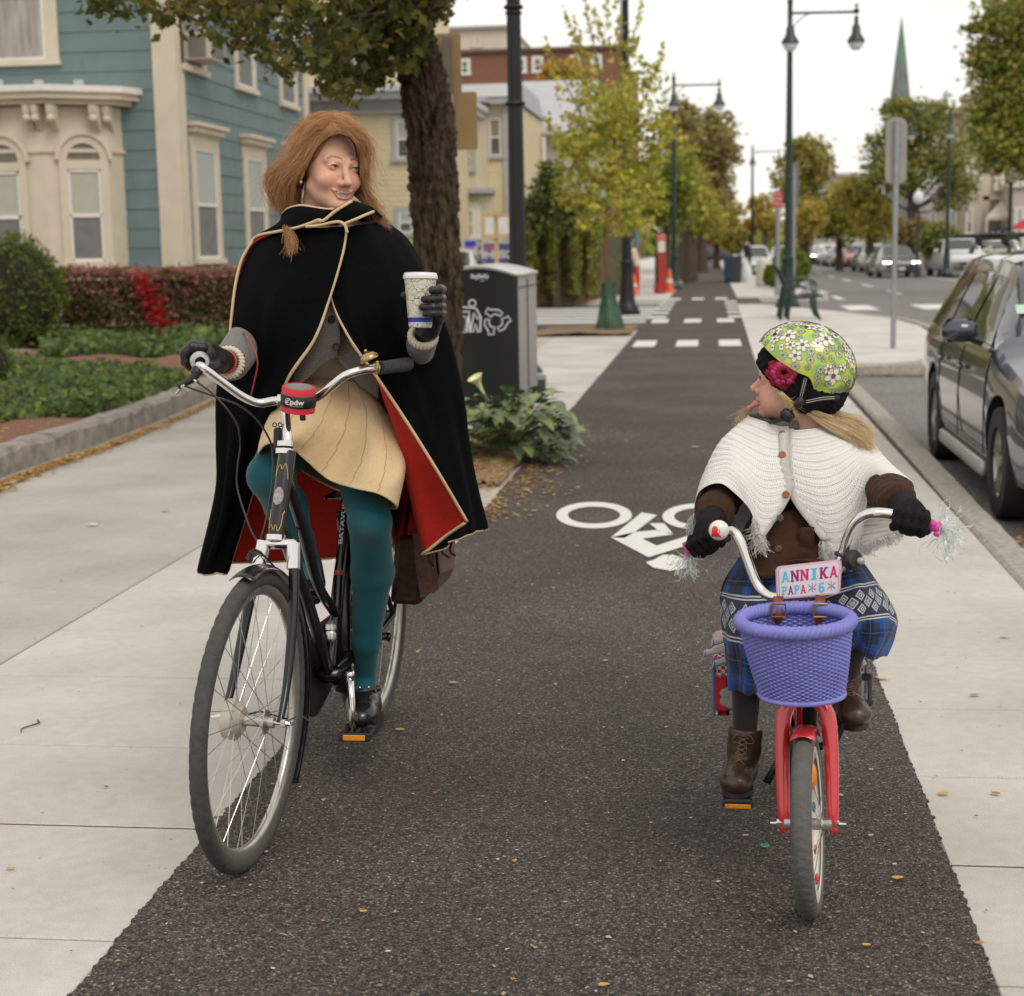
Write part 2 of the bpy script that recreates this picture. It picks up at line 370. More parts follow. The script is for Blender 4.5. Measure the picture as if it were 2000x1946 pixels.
# concrete slabs, separated by open joints above dark dirt
def slabs(mb,x0,x1,yj,z=0.0,gap=.011,th=.06,bev=.004,m=0):
 for a,b in zip(yj[:-1],yj[1:]):
  mb.obox(((x0+x1)/2,(a+b)/2,z-th/2),(x1-x0-gap,b-a-gap,th),m=m,bev=bev)
base = MB(); base.box(-12,XL+.02,-3,31,-.158,-.022); base.box(XR-.02,1.30,-3,58,-.158,-.022)
struct(base.build('sidewalk_base',M_joint))
g = MB(); yj = [-2,-1,0,.9,1.8,2.44,3.10,3.765,4.42,5.18,5.85,6.6,7.35,8.1,8.9,9.75,10.6,11.5,12.4,13.3,14.2]
slabs(g,-2.5,XL+.01,yj)
slabs(g,-2.5,XL+.01,[14.2+1.55*i for i in range(10)])
struct(g.build('left_sidewalk_strip',M_conc))
g = MB(); slabs(g,-8.4,-2.5,[-2,.9,2.44,3.765,5.18,6.6,8.1,9.4,11.2,12.6,14.2,15.8]); slabs(g,-8.4,-2.5,[15.8+3.1*i for i in range(5)]); struct(g.build('left_sidewalk',M_conc2))
g = MB(); yj = [-1,.2,1.3,2.2,3.04,3.66,4.30,4.95,5.62,6.3,6.98,7.6,8.3,9.0,9.7,10.4,11.3,12.2,13.1,14,15,16,17,18,19.2]
slabs(g,XR-.01,1.285,yj); struct(g.build('right_sidewalk',M_conc))
# red joint filler strips seen at two wide joints
g = MB(); g.box(-8,XL+.01,3.757,3.773,-.05,-.003); g.box(XR,1.28,3.653,3.667,-.05,-.003); struct(g.build('joint_filler',mat('red_brown_filler',(.16,.06,.045),.9,var=.4,scale=80,bump=1,bscale=200)))
# kerbs
def kerb(name,pts,w,top,bot,mt,seg=.9,rough=.012,side=1,seed=1):
 rg = random.Random(seed); mb = MB(); P = [np.array(p) for p in catmull([(*p,0) for p in pts],6*len(pts))]
 acc = 0; segs = [[P[0]]]
 for a,b in zip(P[:-1],P[1:]):
  n_ = max(1,int(np.linalg.norm(b-a)/.12))
  for k in range(1,n_+1):
   q = a+(b-a)*k/n_; segs[-1].append(q); acc += np.linalg.norm(b-a)/n_
   if acc > seg: acc = 0; segs.append([q])
 for s_ in segs:
  if len(s_) < 2: continue
  rows = []; d0 = rg.uniform(-1,1)*rough
  for i,p in enumerate(s_):
   t = s_[min(i+1,len(s_)-1)]-s_[max(i-1,0)]; t = t/np.linalg.norm(t); nn = np.array([t[1],-t[0],0])*side
   if i in (0,): p = p+t*.006
   if i == len(s_)-1: p = p-t*.006
   e = lambda: rg.uniform(-1,1)*rough
   r_ = [p+nn*0+np.array([0,0,bot]),p+np.array([0,0,top-.02+e()]),p+nn*(.02+abs(e()))+np.array([0,0,top+d0*.5+e()*.4]),p+nn*(w-.025+e())+np.array([0,0,top+d0*.5+e()*.4]),p+nn*(w+e()*.7)+np.array([0,0,top-.025+e()]),p+nn*(w+.005+e()*.5)+np.array([0,0,bot])]
   rows.append(r_)
  k = len(mb.v); mb.grid(rows); n_ = len(rows[0]); mb.f.append(tuple(k+j for j in range(n_-1,-1,-1))); mb.f.append(tuple(k+(len(rows)-1)*n_+j for j in range(n_))); mb.m += [0,0]
 return struct(mb.build(name,mt,smooth=30))
kerb('right_kerb',[(1.29,-1),(1.285,4),(1.29,8),(1.33,12),(1.345,19.6)],.17,.006,-.14,M_kerb,1.7,.006,1,2)
kerb('left_kerb',[(-4.0,6.2),(-4.28,8.2),(-4.60,10.0),(-4.66,12.1),(-4.95,15.6),(-5.4,18.5),(-6.6,20.5),(-9.5,21.5)],.20,.17,-.02,M_kerb2,1.15,.022,-1,3)
# the pavement bulb beyond the parking bay
def spline_poly(pts,n=60): return [(p[0],p[1]) for p in catmull([(*q,0) for q in pts],n)]
bulb = [(XR-.01,19.2),(1.29,19.25),(1.5,19.6),(2.2,19.75),(2.75,20.6)]+[(3.3,24.),(3.55,28.5),(3.4,31.5),(2.6,35.2),(1.7,38.2),(1.2,40),(XR+.1,40)]
g = MB(); g.prism(bulb,lambda a,b,d: (a,b,d),-.13,.001); struct(g.build('corner_pavement',M_conc3))
kerb('corner_kerb',[(1.5,19.52),(2.2,19.68),(2.78,20.5),(3.35,24.),(3.6,28.5),(3.45,31.6),(2.65,35.3)],.16,.012,-.14,M_kerb,1.7,.006,1,5)
g = MB(); g.prism([(.72,45.5),(3.2,45.5),(3.0,60),(2.2,70),(2.2,300),(.72,300)],lambda a,b,d: (a,b,d),-.13,.0); g.prism([(-7.5,44),(XL+.1,44),(XL+.12,300),(-7.5,300)],lambda a,b,d: (a,b,d),-.13,.0)
struct(g.build('far_sidewalk',M_conc3))
# markings ----------------------------------------------------------
z = .0105
g = MB()
def mk(x0,x1,y0,y1,zz=z): g.box(x0,x1,y0,y1,zz-.004,zz)
for y0 in (23.3,30.6,43.6):
 for k in range(3): mk(-1.12+.62*k,-.80+.62*k,y0,y0+1.5)
struct(g.build('path_crossing_marking',M_paint))
g = MB()
for k in range(7): mk(XL-8.6,XL-.05,32.2+1.5*k,32.95+1.5*k,-.116)
for k in range(5): mk(XL+.0,XL+.35,32.6+2.2*k,33.5+2.2*k,.0105); mk(XR-.2,XR+.1,32.6+2.2*k,33.5+2.2*k,.0105)
for (x0,x1,y0,y1) in ((3.95,4.9,26.5,29.5),(5.6,6.5,26.5,29.5),(3.2,3.9,38.5,41.5),(4.9,5.8,38.5,41.5),(6.6,7.5,38.5,41.5),(8.3,9.2,38.5,41.5),(10,10.9,38.5,41.5),(11.6,12.5,38.5,41.5),(7.3,8.2,26.5,29.5),(9.,9.9,26.5,29.5)):
 mk(x0,x1,y0,y1,-.118)
for y0 in range(50,230,9): mk(5.6,5.75,y0,y0+4,-.118);
mk(9.5,9.62,44,220,-.118)
for y0 in range(46,90,6): mk(3.5,3.7,y0,y0+3,-.118)
struct(g.build('road_marking',M_paint))
# painted bicycle rider symbol (lies upside down to the viewer)
def SP(px,py): q = G(px,py,.0105); return (q.x,q.y)
def zz(px,py): return SP(1000+px/3.808,900+py/3.808)
g = MB()
def ring(cx,cy,rx,ry,t,n=48):
 vs = [];
 for j in range(n):
  w = 2*math.pi*j/n
  for k,q in ((1,1),(1-t,1-t*1.15)):
   p = G(1000+(cx+rx*k*math.cos(w))/3.808,900+(cy+ry*q*math.sin(w))/3.808,.0105); vs.append(p)
 g.add(vs,[(2*j,2*((j+1)%n),2*((j+1)%n)+1,2*j+1) for j in range(n)])
ring(610,405,282,98,.31); ring(1400,415,282,98,.31)
def flat(pts): g.add([G(1000+a/3.808,900+b/3.808,.0105) for a,b in pts],[tuple(range(len(pts)))])
flat([(735,570),(965,385),(1080,405),(915,530),(835,575)][::-1]); flat([(735,570),(915,530),(1080,515),(1200,548),(970,580),(1075,632),(1015,718)][::-1])
flat([(1015,718),(1075,632),(1300,560),(1420,590),(1180,668)][::-1]); flat([(1020,465),(1130,465),(1195,540),(1080,520),(1065,500)][::-1])
flat([(995,755),(1060,735),(1120,700),(1200,700),(1300,740),(1290,800),(1180,818),(1050,795)][::-1])
struct(g.build('bicycle_lane_symbol',M_paint))
# planting beds -------------------------------------------------------
def bed(name,poly,zc,mt,h=.05,seed=0,res=.12):
 xs = [p[0] for p in poly]; ysx = [p[1] for p in poly]; rg = np.random.RandomState(seed)
 n1 = int((max(xs)-min(xs))/res)+2; n2 = int((max(ysx)-min(ysx))/res)+2
 def inside(x,y):
  c = False; j = len(poly)-1
  for i in range(len(poly)):
   if (poly[i][1] > y) != (poly[j][1] > y) and x < (poly[j][0]-poly[i][0])*(y-poly[i][1])/(poly[j][1]-poly[i][1])+poly[i][0]: c = not c
   j = i
  return c
 mb = MB(); ph = rg.rand(6)*6
 P = [[(x,y,zc+h*(.5+.25*math.sin(x*5+ph[0])+.25*math.sin(y*4+ph[1]))*1+rg.rand()*.02) for x in np.linspace(min(xs),max(xs),n1)] for y in np.linspace(min(ysx),max(ysx),n2)]
 mb.v = [p for r_ in P for p in r_]
 for i in range(n2-1):
  for j in range(n1-1):
   q = [i*n1+j,i*n1+j+1,(i+1)*n1+j+1,(i+1)*n1+j]; c = np.mean([mb.v[k] for k in q],0)
   if inside(c[0],c[1]): mb.f.append(tuple(q)); mb.m.append(0)
 o = mb.build(name,mt,smooth=True); o['kind'] = 'structure'; return o,inside
_,in_bed = bed('garden_bed',[(-4.62,8.4),(-4.86,12),(-5.12,15.6),(-5.6,18.4),(-6.8,20.3),(-9.5,21.3),(-14,21.4),(-14,8.4)],.08,M_soil,.10,1)
_,in_bed2 = bed('tree_bed',[(XL-.01,9.6),(XL-.02,12.45),(-2.55,12.45),(-2.4,9.7),(-1.9,9.0)],.01,M_soil2,.03,2)
bed('sapling_bed',[(XL-.05,26.3),(XL-.05,29.3),(-2.9,29.3),(-2.9,26.3)],.01,M_soil2,.04,4)
g = MB(); g.box(-30,-5.3,21.6,22.9,-.1,.09); g.box(-5.3,-4.2,19.5,22.9,-.1,.02); struct(g.build('garden_path',M_conc2))
g = MB(); g.box(-40,-5.2,22.9,36,-.1,.12); struct(g.build('lawn_ground',M_soil))
# leaf litter ----------------------------------------------------------
PAL_DRY = [(.50,.28,.06),(.60,.38,.10),(.42,.20,.05),(.55,.42,.17),(.35,.17,.06)]
def litter(name,pts,size,seed,label,pal=PAL_DRY):
 pts = np.array(pts); V,F = leaves(pts,size,.62,tilt=np.array([0,0,0.]),seed=seed,fold=.4,spread=1)
 c = np.repeat(pts,4,0); V[:,2] = c[:,2]+np.abs((V[:,2]-c[:,2])*.35)+.003
 o = np_mesh(name,V,F,leafmat('dry_leaf',tl=.2),cols=leafcols(len(pts),pal,seed)); tag(o,label,'leaves',kind='stuff'); return o
rg = np.random.RandomState(5); pts = []
kp = catmull([(-4.20,8.2,0),(-4.5,10.0,0),(-4.56,12.1,0),(-4.85,15.6,0),(-5.3,18.5,0)],200)
for i in range(3600):
 p = kp[rg.randint(200)]; pts.append((p[0]+abs(rg.randn())*.06+.0,p[1]+rg.randn()*.05,.005+rg.rand()*.02))
for i in range(500):
 x,y = rg.uniform(-7,-4.6),rg.uniform(9,18)
 if in_bed(x,y): pts.append((x,y,.2))
litter('leaf_litter',pts,.055,11,'band of dry yellow and orange leaves heaped along the old granite kerb')
pts = []
for i in range(4200):
 x = rg.uniform(-2.45,XL); y = rg.uniform(8.9,12.4)
 pts.append((x,y,.035+rg.rand()*.02))
for i in range(900): pts.append((XL+abs(rg.randn())*.16,rg.uniform(8.3,13),.01))
litter('leaf_litter',pts,.04,12,'dry tan and yellow leaves covering the soil around the big street tree')
pts = [(1.50+abs(rg.randn())*.10,rg.uniform(2,8.5),-.115+rg.rand()*.02) for i in range(1500)]+[(rg.uniform(1.6,2.8),19.45-abs(rg.randn())*.1,-.11) for i in range(420)]+[(1.45+abs(rg.randn())*.07,rg.uniform(9,19),-.12) for i in range(260)]
litter('leaf_litter',pts,.05,13,'dry orange leaves gathered in the gutter beside the parked dark blue wagon')
pts = []
for i in range(1900):
 y = 2.6+28*rg.rand()**1.5; pts.append((rg.uniform(XL,XR),y,.009))
for i in range(420): pts.append((rg.uniform(XL,XL+.5),rg.uniform(9,19),.009))
litter('leaf_litter',pts,.013,14,'tiny specks of broken dry leaf strewn thinly over the dark bike path',[(.6,.5,.32),(.5,.36,.16),(.62,.55,.42),(.45,.25,.12)])
pts = []
for i in range(700):
 y = 2.7+14*rg.rand()**1.4; pts.append((rg.uniform(-4.4,XL-.02) if rg.rand() < .65 else rg.uniform(XR+.02,1.28),y,.003))
litter('leaf_litter',pts,.012,15,'sparse dark crumbs and leaf bits on the pale pavement slabs',[(.10,.08,.06),(.2,.13,.07),(.3,.2,.1),(.08,.07,.06)])
# single leaves one can point at
def leaf_obj(p,s,rot,col,label,group=None,maple=False):
 mb = MB(); s *= .8; n_ = 11; vs = [(0,0,.004)]
 for j in range(n_):
  w = 2*math.pi*j/n_; rr = (1 if j % 2 == 0 or not maple else .55)*(.5+.5*abs(math.cos(w*.5)))
  vs.append((rr*math.cos(w)*s,rr*math.sin(w)*s*.55,.003+.25*s*abs(math.sin(w))+.1*s*math.cos(w*2+rot)))
 mb.add(vs,[(0,j+1,(j+1) % n_+1) for j in range(n_)]); pass
 o = mb.build('fallen_leaf',mat('leaf_%d' % int(col[0]*100),col,.6,var=.25,scale=90),solid=.0006); o.location = p; o.rotation_euler = (0,0,rot); tag(o,label,'leaf',group)
YEL = (.55,.33,.07); TAN = (.5,.38,.2); ORG = (.42,.17,.05)
for (px,py,s,col,lab) in ((883,1340,.028,TAN,'curled pale tan leaf on the bike path right of the black shoe'),(779,1432,.022,YEL,'twisted yellow leaf on asphalt just right of the orange pedal reflector'),
 (708,1789,.014,YEL,'small round yellow leaf alone on asphalt between the two bicycles'),(1354,877,.05,TAN,'long pale leaf on the bike path left of the white poncho'),
 (19,1699,.016,YEL,'small yellow leaf on the pale slab at the left edge'),(1840,1553,.024,YEL,'curled orange leaf on the concrete right of the small red bicycle'),(1942,1552,.020,ORG,'narrow red brown leaf on the concrete near the right edge'),
 (1960,1246,.028,TAN,'crumpled tan leaf on the right pavement below the streamers'),(1902,1360,.026,(.3,.24,.12),'flat olive brown leaf on the right pavement'),(1719,1327,.034,(.6,.42,.25),'pale orange leaf at the path edge beside the plaid skirt'),
 (1750,1724,.022,YEL,'yellow leaf on asphalt right of the small front wheel'),(850,1556,.012,ORG,'tiny orange leaf on open asphalt in the middle of the path'),(430,1240,.05,YEL,'lobed tan leaf on the slab seen through the big front wheel'),
 (178,1027,.05,(.62,.58,.5),'long whitish leaf on the grey slabs left of the cape'),(1176,1934,.018,YEL,'small yellow leaf at the bottom edge of the path'),(420,1595,.03,TAN,'tan leaf at the asphalt edge behind the big wheel spokes'),
 (1911,1852,.016,ORG,'small brown leaf standing on the right edge of the path'),(319,1000,.04,TAN,'thin brown leaf on the grey slabs above the long joint')):
 p = G(px,py,0.002); leaf_obj((p.x,p.y,.009 if XL < p.x < XR else .002),s,random.uniform(-.5,.5),col,lab,maple=(px in (883,430)))
rg2 = random.Random(4)
for (px,py) in ((815,1278),(1180,1296),(1040,1147),(1091,1125),(1128,1070),(1320,1140),(1085,1342),(1183,1295),(632,1570),(770,1290),(1640,1560),(1700,1640),(1005,1690),(1455,1640),(1690,1855)):
 p = G(px,py,0.002); leaf_obj((p.x,p.y,.009),.014,rg2.uniform(-2,2),YEL if rg2.random() < .6 else TAN,'small dry leaf scrap lying flat on the open dark asphalt','leaf scraps on the bike path')
p = G(70,1420,0); mb = MB(); mb.tube(catmull([(-.02,.06,.004),(.0,.02,.006),(-.03,-.03,.004),(-.015,-.07,.004)],14),[.002,.0026,.002,.001],6); o = mb.build('twig',mat('twig_bark',(.09,.06,.045),.9)); o.location = p; tag(o,'curved dark twig lying on the pale slab at left','twig')
p = G(1494,1659,0); mb = MB(); mb.torus((0,0,.0035),.009,.0025,n=28,k=8); mb.ball((0,0,.003),.004,10,sc=(1,1,.5)); o = mb.build('rubber_ring',mat('teal_rubber',(.10,.26,.20),.5),smooth=True); o.location = (p.x,p.y,.006); tag(o,'small teal ring dropped on the asphalt left of the small wheel','ring')
# BUILDINGS
def atX(px,py,X):
 d = ray(px,py); return Vector(C0+d*(X/d[0]))
M_teal = mat('teal_shingle',(.142,.200,.200),.8,var=.10,scale=3,bump=.2,bscale=60)
M_cream = mat('cream_trim',(.60,.525,.41),.65,var=.06,scale=4); M_white = mat('white_trim',(.72,.69,.63),.6,var=.06,scale=8)
M_yel = mat('pale_yellow_siding',(.66,.56,.36),.75,var=.06,scale=3); M_grey = mat('pale_grey_trim',(.42,.41,.41),.7,var=.06,scale=4)
M_brick = None
def brickmat(name,c1,c2,mo,sc=4.5):
 m,t,b,n,l = nodes(name); b.inputs['Roughness'].default_value = .9
 c = n('ShaderNodeTexCoord'); mp_ = n('ShaderNodeMapping'); mp_.inputs['Rotation'].default_value = (R(90),0,0); l(c.outputs['Object'],mp_.inputs[0])
 k = n('ShaderNodeTexBrick'); k.inputs['Color1'].default_value = (*c1,1); k.inputs['Color2'].default_value = (*c2,1); k.inputs['Mortar'].default_value = (*mo,1); k.inputs['Scale'].default_value = sc; k.inputs['Mortar Size'].default_value = .012
 l(mp_.outputs[0],k.inputs['Vector']); l(k.outputs['Color'],b.inputs['Base Color']); return m
M_brick = brickmat('red_brick',(.19,.07,.045),(.23,.09,.055),(.25,.17,.13))
M_blind = mat('window_blind',(.40,.43,.40),.8,var=.05,scale=2,stretch=(1,1,20)); M_glass = glassmat('dark_pane',(.10,.10,.10),.12); M_curt = mat('lace_curtain',(.34,.32,.29),.9,var=.35,scale=4,stretch=(3,3,.4))
M_screen = mat('window_screen',(.17,.17,.165),.7,var=.15,scale=5)
def front(Y): return lambda a,b,d: (a,Y-d,b)
def side(X): return lambda a,b,d: (X+d,a,b)
def bx(mb,mf,a0,a1,b0,b1,d0,d1,m=0):
 v = [mf(a,b,d) for d in (d0,d1) for a,b in ((a0,b0),(a1,b0),(a1,b1),(a0,b1))]
 mb.add(v,[(0,3,2,1),(4,5,6,7),(0,1,5,4),(1,2,6,5),(2,3,7,6),(3,0,4,7)],m)
def siding(mb,mf,a0,a1,b0,b1,course=.31,lip=.014,joints=None,seed=1):
 n = int((b1-b0)/course)+1; rg = random.Random(seed)
 for i in range(n):
  z0 = b0+i*course; z1 = min(z0+course+.012,b1)
  cuts = [a0]
  if joints:
   x = a0+rg.uniform(.1,joints)
   while x < a1: cuts.append(x); x += joints
  cuts.append(a1)
  for c,d in zip(cuts[:-1],cuts[1:]):
   e = .002 if joints else 0; k = rg.uniform(0,.003) if joints else 0
   v = [mf(c+e,z0,lip+k),mf(d-e,z0,lip+k),mf(d-e,z1,0+k),mf(c+e,z1,0+k),mf(c+e,z0,-.02),mf(d-e,z0,-.02)]
   mb.add(v,[(0,1,2,3),(4,5,1,0)])
def win(parent,mf,a0,a1,b0,b1,trim=.12,M_t=None,rail=.5,up=None,lo=None,cornice=0,name='window',depth=.05,sill=True,arch=False):
 """casing = part, its sash, pane, blind = sub-parts"""
 M_t = M_t or M_cream; mb = MB()
 for (p,q,r_,s_) in ((a0-trim,a0,b0,b1),(a1,a1+trim,b0,b1),(a0-trim,a1+trim,b1,b1+trim)): bx(mb,mf,p,q,r_,s_,-.03,depth)
 if sill: bx(mb,mf,a0-trim-.03,a1+trim+.03,b0-.09,b0,-.03,depth+.05)
 if cornice:
  k = cornice; bx(mb,mf,a0-trim-.10,a1+trim+.10,b1+trim+.14,b1+trim+.20,0,.22); bx(mb,mf,a0-trim-.05,a1+trim+.05,b1+trim+.04,b1+trim+.14,0,.15); bx(mb,mf,a0-trim,a1+trim,b1+trim+.0,b1+trim+.04,0,.08)
 f = mb.build(name,M_t,parent)
 s = MB(); w = .045; m_ = lerp(b0,b1,rail)
 for (p,q,r_,t_) in ((a0,a0+w,b0,b1),(a1-w,a1,b0,b1),(a0+w,a1-w,b1-w,b1),(a0+w,a1-w,b0,b0+w),(a0+w,a1-w,m_-w*.6,m_+w*.6)): bx(s,mf,p,q,r_,t_,-.06,depth-.008)
 s.build('sash',M_white,f)
 g = MB(); bx(g,mf,a0+w,a1-w,b0+w,m_-w*.6,-.05,.022); g.build('pane',lo or M_screen,f)
 g = MB(); bx(g,mf,a0+w,a1-w,m_+w*.6,b1-w,-.05,.024); g.build('pane',up or M_blind,f)
 return f
# ---- teal house ---------------------------------------------------------
YF = 26.0; cx_ = at(358,521,YF).x; th = thing('clapboard_house','teal shingled house with cream corner board and arched bay window behind the hedge','house',(cx_-4,YF,0),world=True)
mfF = front(YF); mfS = side(cx_); zt = 9.0; yb = atX(600,300,cx_).y
w = MB(); w.box(cx_-12,cx_-.03,YF+.03,yb,0,zt)
siding(w,mfF,cx_-12,cx_-.30,.6,zt,.315,.016,1.25,3); siding(w,mfS,YF+.42,yb-.25,.6,zt,.315,.016,.95,4); w.build('wall',M_teal,th)
w = MB(); w.box(cx_-.34,cx_+.05,YF-.05,YF+.38,.55,zt); w.box(cx_-.05,cx_+.05,yb-.25,yb+.12,.55,zt); w.box(cx_-12,cx_-.34,YF-.04,YF+.0,.3,.62); w.box(cx_,cx_+.04,YF+.38,yb-.25,.3,.62); w.build('corner_board',M_cream,th)
w = MB(); v = [(cx_-12.5,YF-.5,zt),(cx_+.5,YF-.5,zt),(cx_+.5,yb+.5,zt),(cx_-12.5,yb+.5,zt),(cx_-5.5,YF-.5,zt+3.4),(cx_-5.5,yb+.5,zt+3.4)]
w.add(v,[(0,1,4),(1,2,5,4),(2,3,5),(3,0,4,5),(3,2,1,0)]); w.build('roof',mat('slate_roof',(.09,.09,.095),.9,var=.3,scale=8),th)
def fx(px,py,Y=YF): q = at(px,py,Y); return q.x,q.z
# side windows
def sy(px): return atX(px,400,cx_).y
def sz(px,py): return atX(px,py,cx_).z
for (p0,p1,t_,b_,cn,up,lo) in ((381,421,289,506,1,M_blind,M_screen),(482,514,308,506,1,M_blind,M_screen),(560,588,320,506,1,M_blind,M_screen)):
 win(th,mfS,sy(p0),sy(p1),sz(p0,b_),sz(p0,t_),.20,M_cream,.49,up,lo,cn)
for (p0,p1,b_) in ((367,406,131),(472,502,170),(556,582,202)):
 win(th,mfS,sy(p0),sy(p1),sz(p0,b_),sz(p0,b_)+1.75,.15,M_cream,.5,M_screen,M_screen,0)
# front upper window and bay
x0,_ = fx(-60,100); x1,z1 = fx(92,117)
win(th,mfF,x0,x1,z1,z1+1.75,.22,M_cream,.5+.08,M_curt,M_curt,0)
bay = MB(); YB = YF-.85; xr,_ = fx(203,400,YB+.25); xl_,_ = fx(92,400,YB); zb = fx(150,205,YB)[1]
prof = [(xr+.12,YF),(xr-.06,YB+.45),(fx(92,400,YB)[0]-.0,YB),(fx(92,400,YB)[0]-1.5,YB),(fx(92,400,YB)[0]-2.6,YB+.45),(fx(92,400,YB)[0]-2.7,YF)]
prof = [(xr+.15,YF),(xr+.02,YF-.35),(fx(92,400,YB)[0],YB),(fx(92,400,YB)[0]-1.6,YB),(fx(92,400,YB)[0]-3.0,YF-.35),(fx(92,400,YB)[0]-3.1,YF)]
bay.prism(prof,lambda a,b,d: (a,b,d),.3,zb); bp = bay.build('bay',M_cream,th)
def grow(P,k): cx0 = sum(p[0] for p in P)/len(P); return [(cx0+(x-cx0)*(1+k),YF-(YF-y)*(1+k*2.2) if y < YF else y) for x,y in P]
c = MB(); c.prism(grow(prof,.10),lambda a,b,d: (a,b,d),zb+.02,zb+.10); c.prism(grow(prof,.16),lambda a,b,d: (a,b,d),zb+.10,zb+.20); c.prism(grow(prof,.02),lambda a,b,d: (a,b,d),zb-.72,zb-.66); c.build('cornice',M_cream,bp)
c = MB(); c.prism(grow(prof,.19),lambda a,b,d: (a,b,d),zb+.20,zb+.30); c.build('bay_roof',M_white,bp)
# windows of the bay follow its two visible faces
def bayface(p,q):
 p = Vector((*p,0)); q = Vector((*q,0)); t = (q-p); Lg = t.length; t.normalize(); n_ = Vector((t.y,-t.x,0))
 if n_.y > 0: n_ = -n_
 return (lambda a,b,d: tuple(p+t*a+n_*d+Vector((0,0,b)))),Lg
def archwin(mf,a0,a1,b0,b1,b2):
 mb = MB(); cxx = (a0+a1)/2; r0 = (a1-a0)/2; tr = .13
 for k in range(16):
  u0,u1 = math.pi*k/16,math.pi*(k+1)/16
  for (ra,rb,d) in ((r0+.0,r0+tr,.05),(r0+tr,r0+tr+.06,.09)):
   v = [mf(cxx+r*math.cos(u),b2+r*math.sin(u),dd) for dd in (-.02,d) for u,r in ((u0,ra),(u0,rb),(u1,rb),(u1,ra))]
   mb.add(v,[(0,3,2,1),(4,5,6,7),(0,1,5,4),(1,2,6,5),(2,3,7,6),(3,0,4,7)])
 for (p,q) in ((a0-tr,a0),(a1,a1+tr)): bx(mb,mf,p,q,b0,b2,-.02,.05)
 bx(mb,mf,a0,a1,b1,b2-.002,-.02,.05); bx(mb,mf,a0-tr-.03,a1+tr+.03,b0-.1,b0,-.02,.1)
 f = mb.build('window',M_cream,bp)
 g = MB(); pts = [(cxx+r0*math.cos(u),b2+r0*math.sin(u)) for u in np.linspace(0,math.pi,17)]; g.add([mf(a,b,.012) for a,b in pts],[tuple(range(17))]); g.build('pane',mat('arch_pane',(.16,.145,.10),.3,var=.2),f)
 s = MB(); m_ = lerp(b0,b1,.50)
 for (p,q,r_,t_) in ((a0,a0+.04,b0,b1),(a1-.04,a1,b0,b1),(a0,a1,b1-.05,b1),(a0,a1,b0,b0+.05),(a0,a1,m_-.03,m_+.03)): bx(s,mf,p,q,r_,t_,-.01,.035)
 s.build('sash',M_white,f)
 g = MB(); bx(g,mf,a0+.04,a1-.04,b0+.05,m_-.03,-.01,.012); g.build('pane',M_screen,f)
 g = MB(); bx(g,mf,a0+.04,a1-.04,m_+.03,b1-.05,-.01,.013); g.build('blind',mat('cream_blind',(.42,.42,.33),.8,var=.05),f)
zz_ = lambda py: fx(150,py,YB+.2)[1]
mfb,Lb = bayface(prof[2],prof[1]);
archwin(mfb,Lb*.34,Lb*.34+.52,zz_(512),zz_(330),zz_(312))
mfc,Lc = bayface(prof[3],prof[2]); archwin(mfc,Lc-.98,Lc-.42,zz_(512),zz_(333),zz_(316))
for (px,Y_) in ((-12,YB),(62,YB),(72+6,YB),(108,YB+.02),(190,YB+.35),(216,YF-.25)):
 q = at(px,225,Y_); b = MB()
 b.add([(q.x-.05,Y_-.26,zb),(q.x+.05,Y_-.26,zb),(q.x+.05,Y_,zb),(q.x-.05,Y_,zb),(q.x-.05,Y_-.04,zb-.36),(q.x+.05,Y_-.04,zb-.36),(q.x+.05,Y_,zb-.40),(q.x-.05,Y_,zb-.40),(q.x-.05,Y_-.24,zb-.12),(q.x+.05,Y_-.24,zb-.12)],[(0,1,9,8),(8,9,5,4),(4,5,6,7),(1,2,6,5),(0,4,7,3),(1,5,9),(0,8,4)])
 b.ball((q.x,Y_-.2,zb-.2),.07,10); b.build('bracket',M_cream,bp)
for px in (0,79,157):
 q = at(px,170,YF-.02); b = MB(); b.obox((q.x,YF-.06,q.z-.02),(.16,.1,.25),bev=.01); b.build('roof_block',mat('pale_block',(.42,.46,.45),.8),th)
ac = thing('air_conditioner','beige window air conditioner jutting from the upper side window of the teal house','air conditioner',(cx_+.2,sy(383),sz(383,112)),world=True)
q = sy(372); q2 = sy(404); zA = sz(383,128); b = MB(); b.obox((cx_+.22,(q+q2)/2,zA+.24),(.46,(q2-q)*.96,.44),bev=.02); b.build('casing',mat('beige_plastic',(.50,.45,.36),.6),ac)
b = MB();
for i in range(7): b.box(cx_+.451,cx_+.462,q+.10,q2-.10,zA+.07+.05*i,zA+.095+.05*i)
for i in range(7): b.box(cx_+.08,cx_+.38,q+.004,q+.018,zA+.07+.05*i,zA+.095+.05*i)
b.build('grille',mat('dark_grille',(.10,.09,.08),.7),ac)
